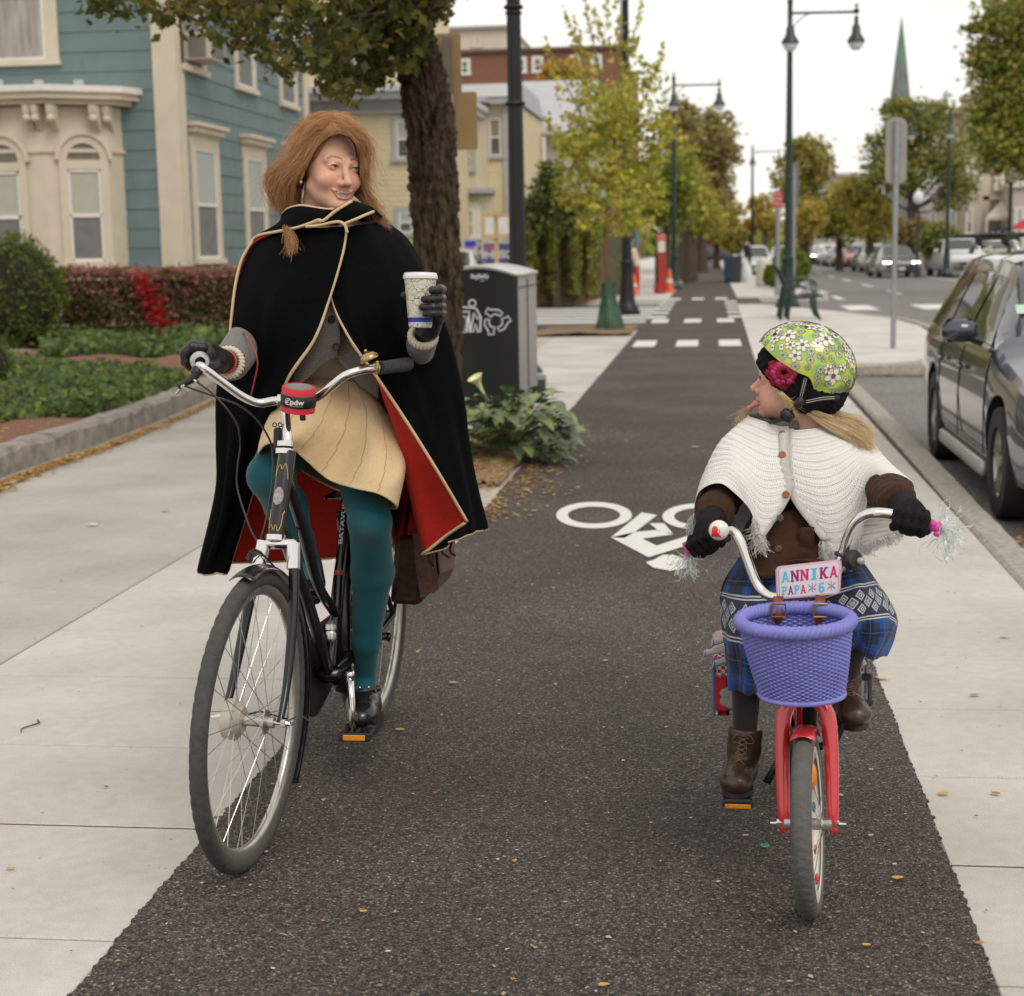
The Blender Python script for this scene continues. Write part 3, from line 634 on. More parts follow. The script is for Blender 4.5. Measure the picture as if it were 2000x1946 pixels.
# ---- pale yellow house with grey frieze -----------------------------------
Y2 = 40.0
yh = thing('yellow_house','pale yellow clapboard house with wide grey frieze behind the tree trunk','house',(-10,Y2,0),world=True)
xa,_ = fx(560,300,Y2); xb,_ = fx(845,300,Y2); ztop = at(640,176,Y2).z; zfr = at(640,222,Y2).z
w = MB(); w.box(xa-3,xb,Y2+.03,Y2+9,0,ztop); siding(w,front(Y2),xa-3,xb,.4,zfr,.125,.012); w.build('wall',M_yel,yh)
w = MB(); w.box(xa-3,xb+.05,Y2-.06,Y2+.02,zfr,ztop-.28); w.box(xa-3,xb+.1,Y2-.14,Y2+.02,zfr-.04,zfr+.04); w.build('frieze',M_grey,yh)
w = MB(); w.box(xa-3,xb+.4,Y2-.45,Y2+9,ztop-.28,ztop-.12); w.box(xa-3,xb+.5,Y2-.6,Y2+9,ztop-.12,ztop+.02); w.build('cornice',mat('grey_white_trim',(.55,.55,.56),.7),yh)
Y3 = 45.0; w = MB(); zz2 = 13.; w.box(at(590,100,Y3).x-4,at(800,100,Y3).x,Y3+.03,Y3+7,ztop-.5,zz2); siding(w,front(Y3),at(590,100,Y3).x-4,at(800,100,Y3).x,ztop,zz2,.14,.012); w.build('upper_wall',M_yel,yh)
for (p0,p1,t_,b_) in ((776,800,235,310),(780,806,415,455)):
 win(yh,front(Y2),at(p0,b_,Y2).x,at(p1,b_,Y2).x,at(p0,b_,Y2).z,at(p0,t_,Y2).z,.12,M_grey,.5,M_blind,M_glass,0)
win(yh,front(Y3),at(662,120,Y3).x,at(690,120,Y3).x,at(670,128,Y3).z,at(670,70,Y3).z,.14,M_grey,.5,M_glass,M_glass,0)
win(yh,front(Y3),at(605,120,Y3).x,at(632,120,Y3).x,at(670,128,Y3).z,at(670,70,Y3).z,.14,M_grey,.5,M_glass,M_glass,0)
# ---- bay fronted house right of trunk ------------------------------------
Y4 = 47.0; bh = thing('bay_house','cream and grey house with stacked bay windows right of the tree trunk','house',(at(960,500,Y4).x,Y4,0),world=True)
X = lambda px,Y=Y4: at(px,300,Y).x
Z = lambda py,Y=Y4: at(950,py,Y).z
w = MB(); w.box(X(840),X(998),Y4+.02,Y4+9,0,Z(192)); siding(w,front(Y4),X(840),X(998),.4,Z(200),.14); w.build('wall',M_yel,bh)
w = MB(); w.box(X(984),X(1000),Y4-.08,Y4+.02,0,Z(192)); w.box(X(840),X(1003),Y4-.35,Y4+.0,Z(205),Z(192)); w.box(X(895),X(960),Y4-1.1,Y4,Z(205),Z(198)); w.box(X(895),X(966),Y4-1.25,Y4,Z(380),Z(370)); w.build('trim',M_grey,bh)
w = MB(); w.add([(X(830),Y4-.4,Z(192)),(X(1004),Y4-.4,Z(192)),(X(1004),Y4+9,Z(192)),(X(830),Y4+9,Z(192)),(X(860),Y4+2,Z(150)),(X(1004),Y4+2,Z(150)),(X(1004),Y4+7,Z(150)),(X(860),Y4+7,Z(150))],[(0,1,5,4),(1,2,6,5),(2,3,7,6),(3,0,4,7),(4,5,6,7)]); w.build('roof',mat('light_grey_roof',(.48,.48,.50),.85,var=.08),bh)
w = MB(); w.prism([(X(890),Y4),(X(898),Y4-.9),(X(938),Y4-.9),(X(955),Y4)],lambda a,b,d: (a,b,d),Z(378),Z(205)); w.prism([(X(890),Y4),(X(898),Y4-.9),(X(945),Y4-.9),(X(965),Y4)],lambda a,b,d: (a,b,d),Z(480),Z(382)); w.build('bay',mat('cream_bay',(.60,.52,.36),.7,var=.05),bh)
win(bh,front(Y4-.9),X(910),X(929),Z(333),Z(285),.12,M_grey,.5,M_blind,M_glass); win(bh,front(Y4),X(957),X(979),Z(305),Z(232),.12,M_grey,.5,mat('brown_blind',(.25,.2,.14),.8),M_glass)
win(bh,front(Y4-.9),X(913),X(930),Z(462),Z(412),.22,M_white,.5,mat('green_door',(.12,.2,.15),.6),mat('green_door',(0,0,0)))
# ---- grey gabled house -----------------------------------------------------
Y5 = 56.0; gh = thing('grey_house','pale grey house with a broad blank gable right of the black lamp pole','house',(X(1050,Y5),Y5,0),world=True)
w = MB(); w.box(X(1000,Y5),X(1150,Y5),Y5,Y5+9,0,Z(268,Y5)); w.build('wall',mat('stucco',(.50,.47,.42),.85,var=.06),gh)
w = MB(); w.box(X(985,Y5),X(1165,Y5),Y5-.5,Y5+10,Z(268,Y5),Z(262,Y5)); w.add([(X(985,Y5),Y5-.3,Z(262,Y5)),(X(1165,Y5),Y5-.3,Z(262,Y5)),(X(1160,Y5),Y5+2,Z(150,Y5)),(X(1000,Y5),Y5+2,Z(150,Y5)),(X(985,Y5),Y5+10,Z(262,Y5)),(X(1165,Y5),Y5+10,Z(262,Y5))],[(0,1,2,3),(1,5,2),(0,3,4),(3,2,5,4)]); w.build('roof',mat('light_grey_roof',(0,0,0)),gh)
w = MB()
for px in (1022,1040,1062): w.box(X(px,Y5),X(px+7,Y5),Y5-.6,Y5-.3,0,Z(272,Y5))
w.build('porch_post',M_white,gh)
# ---- brick block and cream block far -----------------------------------------
Y6 = 85.0; bk = thing('brick_building','long red brick building with flat roof above the grey house roofs','building',(X(1040,Y6),Y6,0),world=True)
w = MB(); w.box(X(898,Y6),X(1215,Y6),Y6,Y6+20,0,Z(103,Y6)); w.build('wall',M_brick,bk)
w = MB(); w.box(X(896,Y6),X(1217,Y6),Y6-.2,Y6+.2,Z(103,Y6),Z(97,Y6)); w.build('parapet',mat('dark_coping',(.15,.09,.07),.8),bk)
for px in (905,1014,1046,1120,1160): win(bk,front(Y6),X(px,Y6),X(px+13,Y6),Z(143,Y6),Z(118,Y6),.12,M_white,.5,M_glass,M_glass)
Y7 = 100.0; ck = thing('cream_building','cream flat roofed block rising behind the red brick building','building',(X(920,Y7),Y7,0),world=True)
w = MB(); w.box(X(850,Y7),X(1000,Y7),Y7,Y7+16,0,Z(56,Y7)); w.build('wall',mat('cream_render',(.60,.53,.44),.85,var=.05,scale=.8),ck)
w = MB(); w.box(X(848,Y7),X(1003,Y7),Y7-.3,Y7+16.3,Z(56,Y7),Z(51,Y7)); w.build('parapet',mat('coping_grey',(.45,.42,.38),.8),ck)
win(ck,front(Y7),X(930,Y7),X(943,Y7),Z(90,Y7),Z(74,Y7),.15,M_cream,.5,mat('pale_pane',(.45,.45,.44),.5),mat('pale_pane',(0,0,0)))
# ---- right side street houses -----------------------------------------------------
M_beige = mat('beige_siding',(.55,.48,.39),.8,var=.06,scale=2); M_taupe = mat('taupe_siding',(.33,.285,.235),.85,var=.08,scale=3)
Y8 = 90.0; rh = thing('beige_house','tall beige three storey house with bay cornice across the road','house',(at(1940,470,Y8).x,Y8,-.13),world=True)
Z8 = lambda py,px=1900,Y=Y8: at(px,py,Y).z
XX = lambda px,Y=Y8: at(px,400,Y).x
w = MB(); w.box(XX(1848),XX(2300),Y8,Y8+3.6,-.13,Z8(212)); siding(w,lambda a,b,d: (XX(1848)-d,a,b),Y8,Y8+3.6,0,Z8(212),.16); siding(w,front(Y8),XX(1848),XX(1915),0,Z8(212),.16); w.build('wall',M_beige,rh)
w = MB(); siding(w,front(Y8-.02),XX(1930),XX(2300),-.1,Z8(215),.16); w.box(XX(1930),XX(2300),Y8-.02,Y8,-.13,Z8(215)); w.build('front_wall',M_taupe,rh)
w = MB(); w.box(XX(1840),XX(2300),Y8-.5,Y8+4,Z8(222),Z8(212)); w.box(XX(1918),XX(1932),Y8-.12,Y8,-.13,Z8(215)); w.box(XX(1850),XX(2300),Y8-.12,Y8,Z8(392),Z8(384)); w.build('trim',M_cream,rh)
w = MB(); w.prism([(XX(1872),Y8),(XX(1880),Y8-1.0),(XX(1912),Y8-1.0),(XX(1920),Y8)],lambda a,b,d: (a,b,d),0,Z8(198)); w.prism([(XX(1868),Y8),(XX(1876),Y8-1.3),(XX(1916),Y8-1.3),(XX(1926),Y8)],lambda a,b,d: (a,b,d),Z8(198),Z8(188)); w.build('bay',M_beige,rh)
for (p,t_,b_) in ((1884,235,275),(1884,320,365),(1884,410,455),(1898,235,275),(1898,320,365)): win(rh,front(Y8-1.0),XX(p),XX(p+9),Z8(b_),Z8(t_),.08,M_white,.5,M_blind,M_glass)
for (p,t_,b_) in ((1856,250,290),(1856,412,462),(1945,240,285),(1945,330,370)): win(rh,front(Y8),XX(p),XX(p+11),Z8(b_),Z8(t_),.1,M_white,.5,M_blind,M_glass)
for z0 in (1.1,4.4,7.4): win(rh,lambda a,b,d: (XX(1848)-d,a,b),Y8+.6,Y8+1.5,z0,z0+1.8,.15,M_white,.5,M_blind,M_glass)
w = MB(); q0 = (XX(1911),Z8(428)); w.add([(XX(1911),Y8-2.6,Z8(426)),(XX(1975),Y8-2.6,Z8(426)),(XX(1975),Y8-.15,Z8(388)),(XX(1960),Y8-.15,Z8(388)),(XX(1911),Y8-2.6,Z8(432)),(XX(1975),Y8-2.6,Z8(432)),(XX(1975),Y8-.15,Z8(432))],[(0,1,2,3),(0,4,5,1),(1,5,6,2)])
aw = thing('awning','cream canvas awning sloping from the beige house over a shop front','awning',(XX(1940),Y8-1,3),world=True); w.build('canvas',mat('cream_canvas',(.62,.56,.45),.8),aw,solid=.03)
w = MB(); w.cyl((XX(1912),Y8-2.6,-.1),(XX(1912),Y8-2.6,Z8(430)),.05); w.cyl((XX(1974),Y8-2.6,-.1),(XX(1974),Y8-2.6,Z8(430)),.05); w.build('post',M_white,aw)
sg = thing('shop_sign','dark blue shop sign board with pale lettering below the cream awning','sign',(XX(1945),Y8-3,1),world=True)
w = MB(); w.box(XX(1921),XX(1970),Y8-3.1,Y8-3.0,Z8(470),Z8(447)); w.build('board',mat('navy_board',(.02,.025,.05),.5),sg)
w = MB(); V,F = text_mesh('A.C. Bistro',.32); w.add([(XX(1945)+v[0],Y8-3.11,Z8(458)+v[1]) for v in V],F); w.build('lettering',M_white,sg)
w = MB(); w.box(XX(1923),XX(1926),Y8-3.08,Y8-3.02,-.13,Z8(470)); w.box(XX(1966),XX(1969),Y8-3.08,Y8-3.02,-.13,Z8(470)); w.build('post',mat('navy_board',(0,0,0)),sg)
ph = thing('pink_house','pale pinkish low shop building behind the globe street lamp','building',(XX(2010),Y8-4,0),world=True)
w = MB(); w.box(XX(1978,Y8-3.5),XX(2300,Y8-3.5),Y8-3.5,Y8,-.13,Z8(372)); w.build('wall',mat('pale_pink_wall',(.50,.43,.40),.85,var=.05),ph); w = MB(); w.box(XX(1976,Y8-3.5),XX(2300,Y8-3.5),Y8-3.7,Y8,Z8(372),Z8(362)); w.build('cornice',M_white,ph)
win(ph,front(Y8-3.5),XX(1986,Y8-3.5),XX(1998,Y8-3.5),.8,3,.1,M_white)
um = thing('parasol','red parasol open in front of the pale pink shop','parasol',(XX(2002),84,-.13),world=True)
q = at(1998,437,84.); w = MB(); w.lathe([(0,.62),(.5,.4),(1.05,.0),(1.0,-.02),(.02,.5)],(q.x+.4,84,q.z-.25),n=12); w.build('canopy',mat('red_canvas',(.55,.03,.05),.7),um); w = MB(); w.cyl((q.x+.4,84,-.13),(q.x+.4,84,q.z+.35),.03); w.build('pole',M_white,um)
wh = thing('white_house','small white gabled house end left of the beige house across the road','house',(at(1830,460,98.).x,98,-.13),world=True)
w = MB(); Yw = 98.; w.box(at(1808,400,Yw).x,at(1862,400,Yw).x,Yw,Yw+9,-.13,at(1830,395,Yw).z); w.prism([(at(1808,400,Yw).x,at(1830,395,Yw).z),(at(1862,400,Yw).x,at(1830,395,Yw).z),(at(1835,400,Yw).x,at(1830,355,Yw).z)],lambda a,b,d: (a,d,b),Yw,Yw+9); w.build('wall',mat('offwhite_siding',(.55,.54,.53),.8,var=.06),wh)
win(wh,front(Yw),at(1818,400,Yw).x,at(1828,400,Yw).x,at(1830,445,Yw).z,at(1830,415,Yw).z,.1,M_white)
fb = thing('apartment_block','distant pale grey apartment block above the far yellow trees','building',(at(1640,480,230.).x,230,0),world=True)
w = MB(); Yf = 230.; w.box(at(1605,400,Yf).x,at(1690,400,Yf).x,Yf,Yf+20,-.1,at(1650,344,Yf).z); w.build('wall',mat('pale_grey_block',(.48,.45,.43),.9,var=.05,scale=.3),fb); w = MB(); w.box(at(1603,400,Yf).x,at(1692,400,Yf).x,Yf-.5,Yf+20,at(1650,344,Yf).z,at(1650,338,Yf).z); w.build('parapet',mat('coping_grey',(0,0,0)),fb)
for i in range(5):
 for j in range(3): win(fb,front(Yf),at(1611+14*i,400,Yf).x,at(1618+14*i,400,Yf).x,at(1650,366+18*j,Yf).z,at(1650,354+18*j,Yf).z,.1,M_grey)
# spire
Ys = 235.; sp = thing('church','tall slender grey green church spire rising behind the trees','church',(at(1757,480,Ys).x,Ys,0),world=True)
q = at(1761,38,Ys); q2 = at(1757,200,Ys); w = MB(); w.lathe([(1.45,q2.z-2),(1.25,q2.z+1.5),(.66,q2.z+.55*(q.z-q2.z)),(.03,q.z)],(q.x,Ys,0),n=8)
for k in range(8):
 u = 2*math.pi*k/8; w.tube([(q.x+1.3*math.cos(u),Ys+1.3*math.sin(u),q2.z+.5),(q.x+.68*math.cos(u),Ys+.68*math.sin(u),q2.z+.55*(q.z-q2.z)),(q.x+.03*math.cos(u),Ys+.03*math.sin(u),q.z)],.06,5)
w.build('spire',mat('slate_spire',(.17,.19,.175),.8,var=.25,scale=1.5,stretch=(1,1,.3)),sp)
w = MB(); w.lathe([(.75,q2.z+.5*(q.z-q2.z)),(.40,q2.z+.75*(q.z-q2.z)),(.04,q.z+.4)],(q.x,Ys,0),n=8); w.build('copper_tip',mat('copper_green',(.14,.27,.2),.7,var=.2),sp)
w = MB(); w.box(q.x-1.8,q.x+1.8,Ys-1.8,Ys+1.8,0,q2.z-1.9); w.build('tower',mat('slate_spire',(0,0,0)),sp)
# TREES AND PLANTS
M_bark = mat('bark',(.085,.062,.042),.95,var=.45,scale=18,bump=1,bscale=45,stretch=(1,1,.35),bdist=.02)
M_bark2 = mat('young_bark',(.20,.14,.09),.9,var=.3,scale=20,bump=.5)
M_leaf = leafmat('foliage',.6,.35)
def crown_pts(blobs,dens,seed,csz=.35,gap=.0):
 rg = np.random.RandomState(seed); out = []
 for (c,r,n) in blobs:
  c = np.array(c); r = np.array(r); k = max(3,int(n/dens)); q = rg.randn(k,3); q /= np.linalg.norm(q,axis=1)[:,None]; q *= (rg.rand(k,1)**.45); cc = c+q*r
  m = max(1,n//k)
  p = np.repeat(cc,m,0)+rg.randn(k*m,3)*csz*np.array([1,1,.6])*min(r); out.append(p)
 return np.concatenate(out)
def limbs(mb,base,tips,r,seed):
 rg = random.Random(seed); base = Vector(base)
 for t in tips:
  t = Vector(tuple(t)); d = t-base; mid = base+d*.5+Vector((rg.uniform(-.1,.1),rg.uniform(-.1,.1),-.08))*d.length
  mb.tube(catmull([base,mid,t],8),[r,r*.55,r*.15],6)
def tree(name,label,base,H,blobs,pal,leaf,trunk_r,nl_seed,dens=14,group=None,top=None,bark=None,csz=.22,lean=(0,0),asp=.6,nlimb=10):
 t = thing(name,label,'tree',base,group=group,world=True); B = Vector(base)
 P = crown_pts(blobs,dens,nl_seed,csz); V,F = leaves(P,leaf,asp,seed=nl_seed)
 np_mesh('crown',V,F,M_leaf,t,cols=leafcols(len(P),pal,nl_seed))
 m = MB(); tp = B+Vector((lean[0],lean[1],H)); m.tube(catmull([B+Vector((0,0,-.2)),B*.5+tp*.5+Vector((random.uniform(-.06,.06),0,0)),tp],14),[trunk_r*1.25,trunk_r,trunk_r*.75,trunk_r*.4],10)
 rg = np.random.RandomState(nl_seed); ix = rg.choice(len(P),min(nlimb,len(P)),replace=False)
 for i in ix:
  p = Vector(P[i]); hb = min(max(p.z-B.z-abs(p.x-B.x)*.9-.5,H*.4),H*.98); limbs(m,B.lerp(tp,hb/H),[p],trunk_r*.35,int(i))
 m.build('trunk',bark or M_bark,t,smooth=True); return t
GRN = [(.19,.24,.04),(.24,.28,.05),(.14,.19,.035)]
OLV = [(.30,.30,.075),(.36,.32,.08),(.23,.25,.06),(.40,.29,.07)]
YLW = [(.52,.38,.08),(.45,.34,.07),(.58,.44,.10),(.34,.29,.07)]
YGR = [(.42,.42,.07),(.48,.43,.08),(.32,.34,.06),(.48,.38,.08)]
BRN = [(.33,.25,.11),(.38,.28,.12),(.24,.20,.08),(.36,.31,.12)]
DRK = [(.11,.13,.045),(.14,.155,.05),(.085,.10,.04)]
# --- big street tree ----------------------------------------------------
Yt = 12.0
bt = thing('street_tree','big leaning street tree with dark furrowed mossy trunk behind the woman','tree',at(855,850,Yt),world=True)
def bark_trunk(axis,rad,nr,nz,seed,amp=.028):
 A = catmull(axis,nz); Rr = np.interp(np.linspace(0,1,nz),np.linspace(0,1,len(rad)),rad); rg = np.random.RandomState(seed)
 T = rg.randn(nz+4,nr);
 for _ in range(3): T = (np.roll(T,1,0)+T+np.roll(T,-1,0))/2.2
 fine = rg.randn(nz,nr)
 rows = []
 for i in range(nz):
  c = Vector(tuple(A[i])); row = []
  for j in range(nr):
   a = 2*math.pi*j/nr; ph = i*.021
   rd = math.sin(a*17+2.2*math.sin(i*.055)+1.3*math.sin(i*.13+a*3))*.5+math.sin(a*31+3*math.sin(i*.04+1)+a*2)*.35
   r_ = Rr[i]*(1+.07*math.sin(a*3+i*.03)+.05*math.sin(a*5-i*.05))+amp*(rd*.65+T[i,j]*.32)+fine[i,j]*.0022
   row.append((c.x+r_*math.cos(a),c.y+r_*math.sin(a),c.z+.0))
  rows.append(row)
 return rows
axp = [at(858,900,Yt),at(856,780,Yt),at(856,600,Yt),at(855,470,Yt),at(846,330,Yt),at(836,230,Yt),at(819,130,Yt),at(800,20,Yt),at(775,-120,Yt),at(760,-260,Yt)]
m = MB(); m.grid([list(reversed(r_)) for r_ in bark_trunk(axp,[.19,.165,.158,.156,.162,.165,.155,.13,.115,.10],150,420,3)],closed=True)
def barkmat():
 mm,t,b,n,l = nodes('furrowed_bark'); b.inputs['Roughness'].default_value = .95; b.inputs['Specular IOR Level'].default_value = .2
 c = n('ShaderNodeTexCoord'); mp_ = n('ShaderNodeMapping'); mp_.inputs['Scale'].default_value = (1,1,.3); l(c.outputs['Object'],mp_.inputs[0])
 z = n('ShaderNodeTexNoise'); z.inputs['Scale'].default_value = 22; z.inputs['Detail'].default_value = 8; l(mp_.outputs[0],z.inputs['Vector'])
 r_ = n('ShaderNodeValToRGB'); e = r_.color_ramp.elements; e[0].position = .32; e[0].color = (.014,.009,.006,1); e[1].position = .75; e[1].color = (.135,.092,.068,1); l(z.outputs[0],r_.inputs[0])
 z2 = n('ShaderNodeTexNoise'); z2.inputs['Scale'].default_value = 1.6; z2.inputs['Detail'].default_value = 6; l(mp_.outputs[0],z2.inputs['Vector'])
 k = n('ShaderNodeMapRange'); k.inputs[1].default_value = .56; k.inputs[2].default_value = .68; l(z2.outputs[0],k.inputs[0])
 x = n('ShaderNodeMix'); x.data_type = 'RGBA'; x.inputs[7].default_value = (.12,.105,.018,1); mu = n('ShaderNodeMath'); mu.operation = 'MULTIPLY'; l(k.outputs[0],mu.inputs[0]); l(z.outputs[0],mu.inputs[1]); l(mu.outputs[0],x.inputs[0]); l(r_.outputs[0],x.inputs[6]); l(x.outputs[2],b.inputs['Base Color'])
 bp = n('ShaderNodeBump'); bp.inputs['Strength'].default_value = 1; bp.inputs['Distance'].default_value = .02; l(z.outputs[0],bp.inputs['Height']); l(bp.outputs[0],b.inputs['Normal']); return mm
tr = m.build('trunk',barkmat(),bt,smooth=True)
# moss streak is a real patch of moss on the bark
mp0 = [at(838,205,Yt-.205),at(842,300,Yt-.215),at(848,345,Yt-.215)]
# limbs and hanging foliage
m = MB()
tips = [(at(640,20,11.4),.05),(at(470,30,11.0),.035),(at(300,-30,10.8),.03),(at(700,-150,12.5),.06),(at(560,-200,11.),.05),(at(880,-160,12.4),.05),(at(400,-160,12),.04)]
for p,r_ in tips:
 b0 = at(795,-10,Yt) if p.z < at(0,-100,11).z + 1 else at(775,-100,Yt); m.tube(catmull([b0,b0.lerp(p,.5)+Vector((0,-.1,.18)),p],14),[r_,r_*.6,r_*.2],8)
m.build('limb',M_bark,bt,smooth=True)
rg = np.random.RandomState(8); env = [(160,14),(195,24),(225,10),(245,55),(262,68),(300,60),(330,28),(365,34),(400,60),(425,92),(446,99),(462,60),(500,90),(520,118),(545,126),(565,144),(590,152),(605,120),(632,150),(648,182),(676,178),(690,140),(722,176),(730,118),(742,146),(760,120),(778,132),(800,105),(838,20),(870,6)]
ex,ey = zip(*env); P = []; tw = MB()
for i in range(1500):
 px = 170+690*rg.rand()**.72; lim = np.interp(px,ex,ey); py = -60+(lim+60)*(rg.rand()**.8)
 # gaps that let the houses show through
 dn = .5+.5*math.sin(px*.045+1.3*math.sin(py*.06))*math.sin(py*.07+px*.02)
 keep = (.15 if px < 400 else .27 if px < 620 else .85)*(.25+1.1*dn if px < 700 else 1)
 if py < 25: keep = max(keep,.5 if px > 380 else .25)
 if rg.rand() > keep: continue
 Y = rg.uniform(10.0,12.4) if px < 700 else rg.uniform(10.8,11.8)
 c = at(px,py,Y)
 n_ = 7 if px < 640 else 9
 for k in range(n_): P.append((c.x+rg.randn()*.045,c.y+rg.randn()*.07,c.z-abs(rg.randn())*.05))
 if rg.rand() < .35: tw.tube([c+Vector((rg.uniform(.1,.3),0,rg.uniform(.1,.3))),c+Vector((.05,0,.1)),c],[.004,.003,.0015],4)
for i in range(900):                                             # the crown above the frame
 c = at(rg.uniform(250,1000),rg.uniform(-900,-70),rg.uniform(9.5,14));
 for k in range(5): P.append((c.x+rg.randn()*.15,c.y+rg.randn()*.15,c.z+rg.randn()*.12))
P = np.array(P); V,F = leaves(P,.078,.66,tilt=np.array([0,0,-.45]),seed=5,spread=.8)
np_mesh('foliage',V,F,M_leaf,bt,cols=leafcols(len(P),[(.055,.065,.014),(.085,.095,.018),(.12,.125,.022),(.045,.05,.012),(.09,.095,.018),(.20,.15,.03)],5))
tw.build('twigs',M_bark,bt)['kind'] = 'stuff'
# --- sapling with green wrapped base ---------------------------------------
Ys2 = 27.9; sb = G(1190,645); sbp = (at(1190,640,Ys2).x,Ys2,0)
blobs = []; rg = np.random.RandomState(12)
def Bl(px,py,Y,rx,ry,rz,n): return (tuple(at(px,py,Y)),(rx,ry,rz),n)
for (px,py,rp,n) in ((1170,300,70,1500),(1240,330,60,1200),(1130,260,50,700),(1280,260,42,600),(1200,200,60,1100),(1245,150,36,420),(1120,370,48,700),(1200,400,62,1000),(1270,390,40,450),(1160,420,40,420),(1110,300,38,420),(1150,170,42,460),(1225,90,22,150),(1210,250,60,900),(1240,430,36,300)):
 blobs.append(Bl(px,py,Ys2+rg.uniform(-.5,.5),rp/113,.7,rp/113,n))
st = thing('sapling','young upright maple with yellow green leaves and green wrapped foot in the sidewalk','tree',sbp,world=True)
P = crown_pts([(c_,r_,int(n_*.58)) for c_,r_,n_ in blobs],9,21,.16); ext = []
for (bx_,by_,tx,ty) in ((1100,200,1064,66),(1140,170,1102,10),(1165,150,1140,-10),(1190,130,1184,-30),(1235,110,1256,-20),(1275,210,1298,80),(1290,260,1304,150),(1090,300,1068,230),(1210,120,1205,-60),(1140,120,1118,30),(1180,90,1160,20),(1260,170,1290,120)):
 for k in range(60):
  u = rg.rand(); q = at(lerp(bx_,tx,u)+rg.randn()*5*(1.4-u),lerp(by_,ty,u)+rg.randn()*5,Ys2); ext.append((q.x,q.y+rg.randn()*.1,q.z))
P = np.vstack([P,ext]); V,F = leaves(P,.092,.75,seed=9); np_mesh('crown',V,F,M_leaf,st,cols=leafcols(len(P),[(.42,.42,.07),(.50,.46,.08),(.34,.38,.06),(.56,.44,.09),(.28,.31,.05)],9))
m = MB(); m.tube([sbp,at(1182,440,Ys2),at(1200,300,Ys2),at(1212,120,Ys2),at(1212,0,Ys2)],[.055,.048,.036,.02,.008],10)
for (tx,ty,by_) in ((1064,70,330),(1102,20,250),(1298,90,330),(1256,-10,220),(1140,-10,230),(1110,300,420),(1280,330,430),(1068,240,380)): m.tube(catmull([at(1195,by_,Ys2),at((1195+tx)/2,(by_+ty)/2+15,Ys2),at(tx,ty,Ys2)],8),[.028,.015,.004],6)
m.build('trunk',M_bark2,st,smooth=True)
wr = MB(); A = [(0,0),(.35,.02),(.75,.04),(1.25,.03)]; rows = []
for i in range(26):
 u = i/25; z = .80*u; r_ = lerp(.235,.115,sm(min(1,u*1.2))); rows.append([(sbp[0]+r_*(1+.10*math.sin(5*a+u*5)+.06*math.sin(11*a-u*9))*math.cos(a),sbp[1]+r_*(1+.1*math.sin(4*a+u*4))*math.sin(a),z+.03*math.sin(3*a)*(u > .9)) for a in np.linspace(0,2*math.pi,37)[:-1]])
wr.grid([list(reversed(r_)) for r_ in rows],closed=True)
wb = thing('watering_bag','green canvas watering bag zipped round the foot of the young maple','watering bag',sbp,world=True); wr.build('bag',mat('green_canvas',(.035,.085,.045),.55,var=.35,scale=6,bump=.8,bscale=9,bdist=.03),wb,smooth=True)
# --- trees further along -------------------------------------------------------
def far(label,px,pyb,Y,blobs,pal,leaf,tr_,seed,H=None,name='street_tree',cat='trees lining the street',dens=12,nl=8):
 b = at(px,pyb,Y); b.z = -.1; bl = []
 for (bx_,by_,rx,rz,n) in blobs: s_ = Y/FPX; bl.append((tuple(at(bx_,by_,Y+(hash((bx_,by_)) % 7-3)*.15)),(rx*s_,max(rx,rz)*s_*.8,rz*s_),n))
 hh = H or (at(px,min(b_[1] for b_ in blobs)+10,Y).z); tree(name,label,b,hh,bl,pal,leaf,tr_,seed,dens,None,csz=.26,nlimb=nl)
far('dark green shrubby tree beside the grey house behind the sapling',1085,520,43,[(1080,410,62,58,1500),(1050,440,40,45,900),(1130,430,50,50,1000),(1075,350,30,40,500)],DRK+GRN[:1],.16,.12,31)
far('green street tree directly behind the second lamp post',1300,520,58,[(1285,360,45,60,1500),(1310,420,48,42,1200),(1265,410,40,45,900),(1330,350,35,60,800)],GRN+YGR[:1],.2,.14,32)
far('orange leaved tree top showing above the brick building',1095,520,62,[(1080,145,26,22,500),(1110,150,40,34,900),(1140,190,40,50,700)],YLW+[(.5,.22,.03)],.2,.16,33)
far('large thinning brown tree right of the sapling',1345,510,68,[(1350,290,62,75,3000),(1395,320,40,70,1400),(1330,230,36,36,700),(1400,250,38,32,600),(1370,385,55,50,1400),(1425,290,24,30,260)],BRN+OLV[:1],.24,.3,34,nl=24)
far('yellow green tree right of the second lamp post',1345,510,64,[(1340,380,48,62,1500),(1370,420,42,42,1000),(1330,310,26,40,400)],YGR,.22,.16,35)
far('golden tree where the bike path vanishes',1400,495,105,[(1400,420,34,50,1200),(1425,430,30,34,700),(1380,440,30,34,600)],YLW+OLV[:2],.3,.2,36)
far('pinkish orange far tree at the end of the bike path',1430,490,140,[(1430,450,26,26,500),(1398,462,26,20,400)],[(.42,.24,.12),(.38,.2,.1),(.3,.2,.08)],.4,.2,37)
far('bright red leaved tree left of the red sign post',1464,490,120,[(1462,446,18,17,500)],[(.42,.08,.03),(.35,.06,.03)],.3,.12,38)
far('bright yellow tree left of the red sign',1494,490,118,[(1492,420,26,36,900),(1506,450,20,26,500),(1480,400,16,14,240)],YLW,.32,.2,39)
far('tall rounded olive tree behind the twin lamp post',1570,500,92,[(1585,320,38,50,1900),(1548,360,36,56,1400),(1560,300,26,30,600),(1575,400,44,36,900)],OLV,.28,.3,40)
far('orange yellow tree just right of the twin lamp post',1572,500,88,[(1578,425,34,40,1200),(1560,450,26,26,500)],YLW+OLV[:1],.28,.2,41)
far('green tree left of the rounded sign back, leaves half turned',1640,505,95,[(1620,430,30,36,900),(1645,400,40,44,1500),(1665,440,38,36,1000)],GRN+YGR[:2],.28,.2,42)
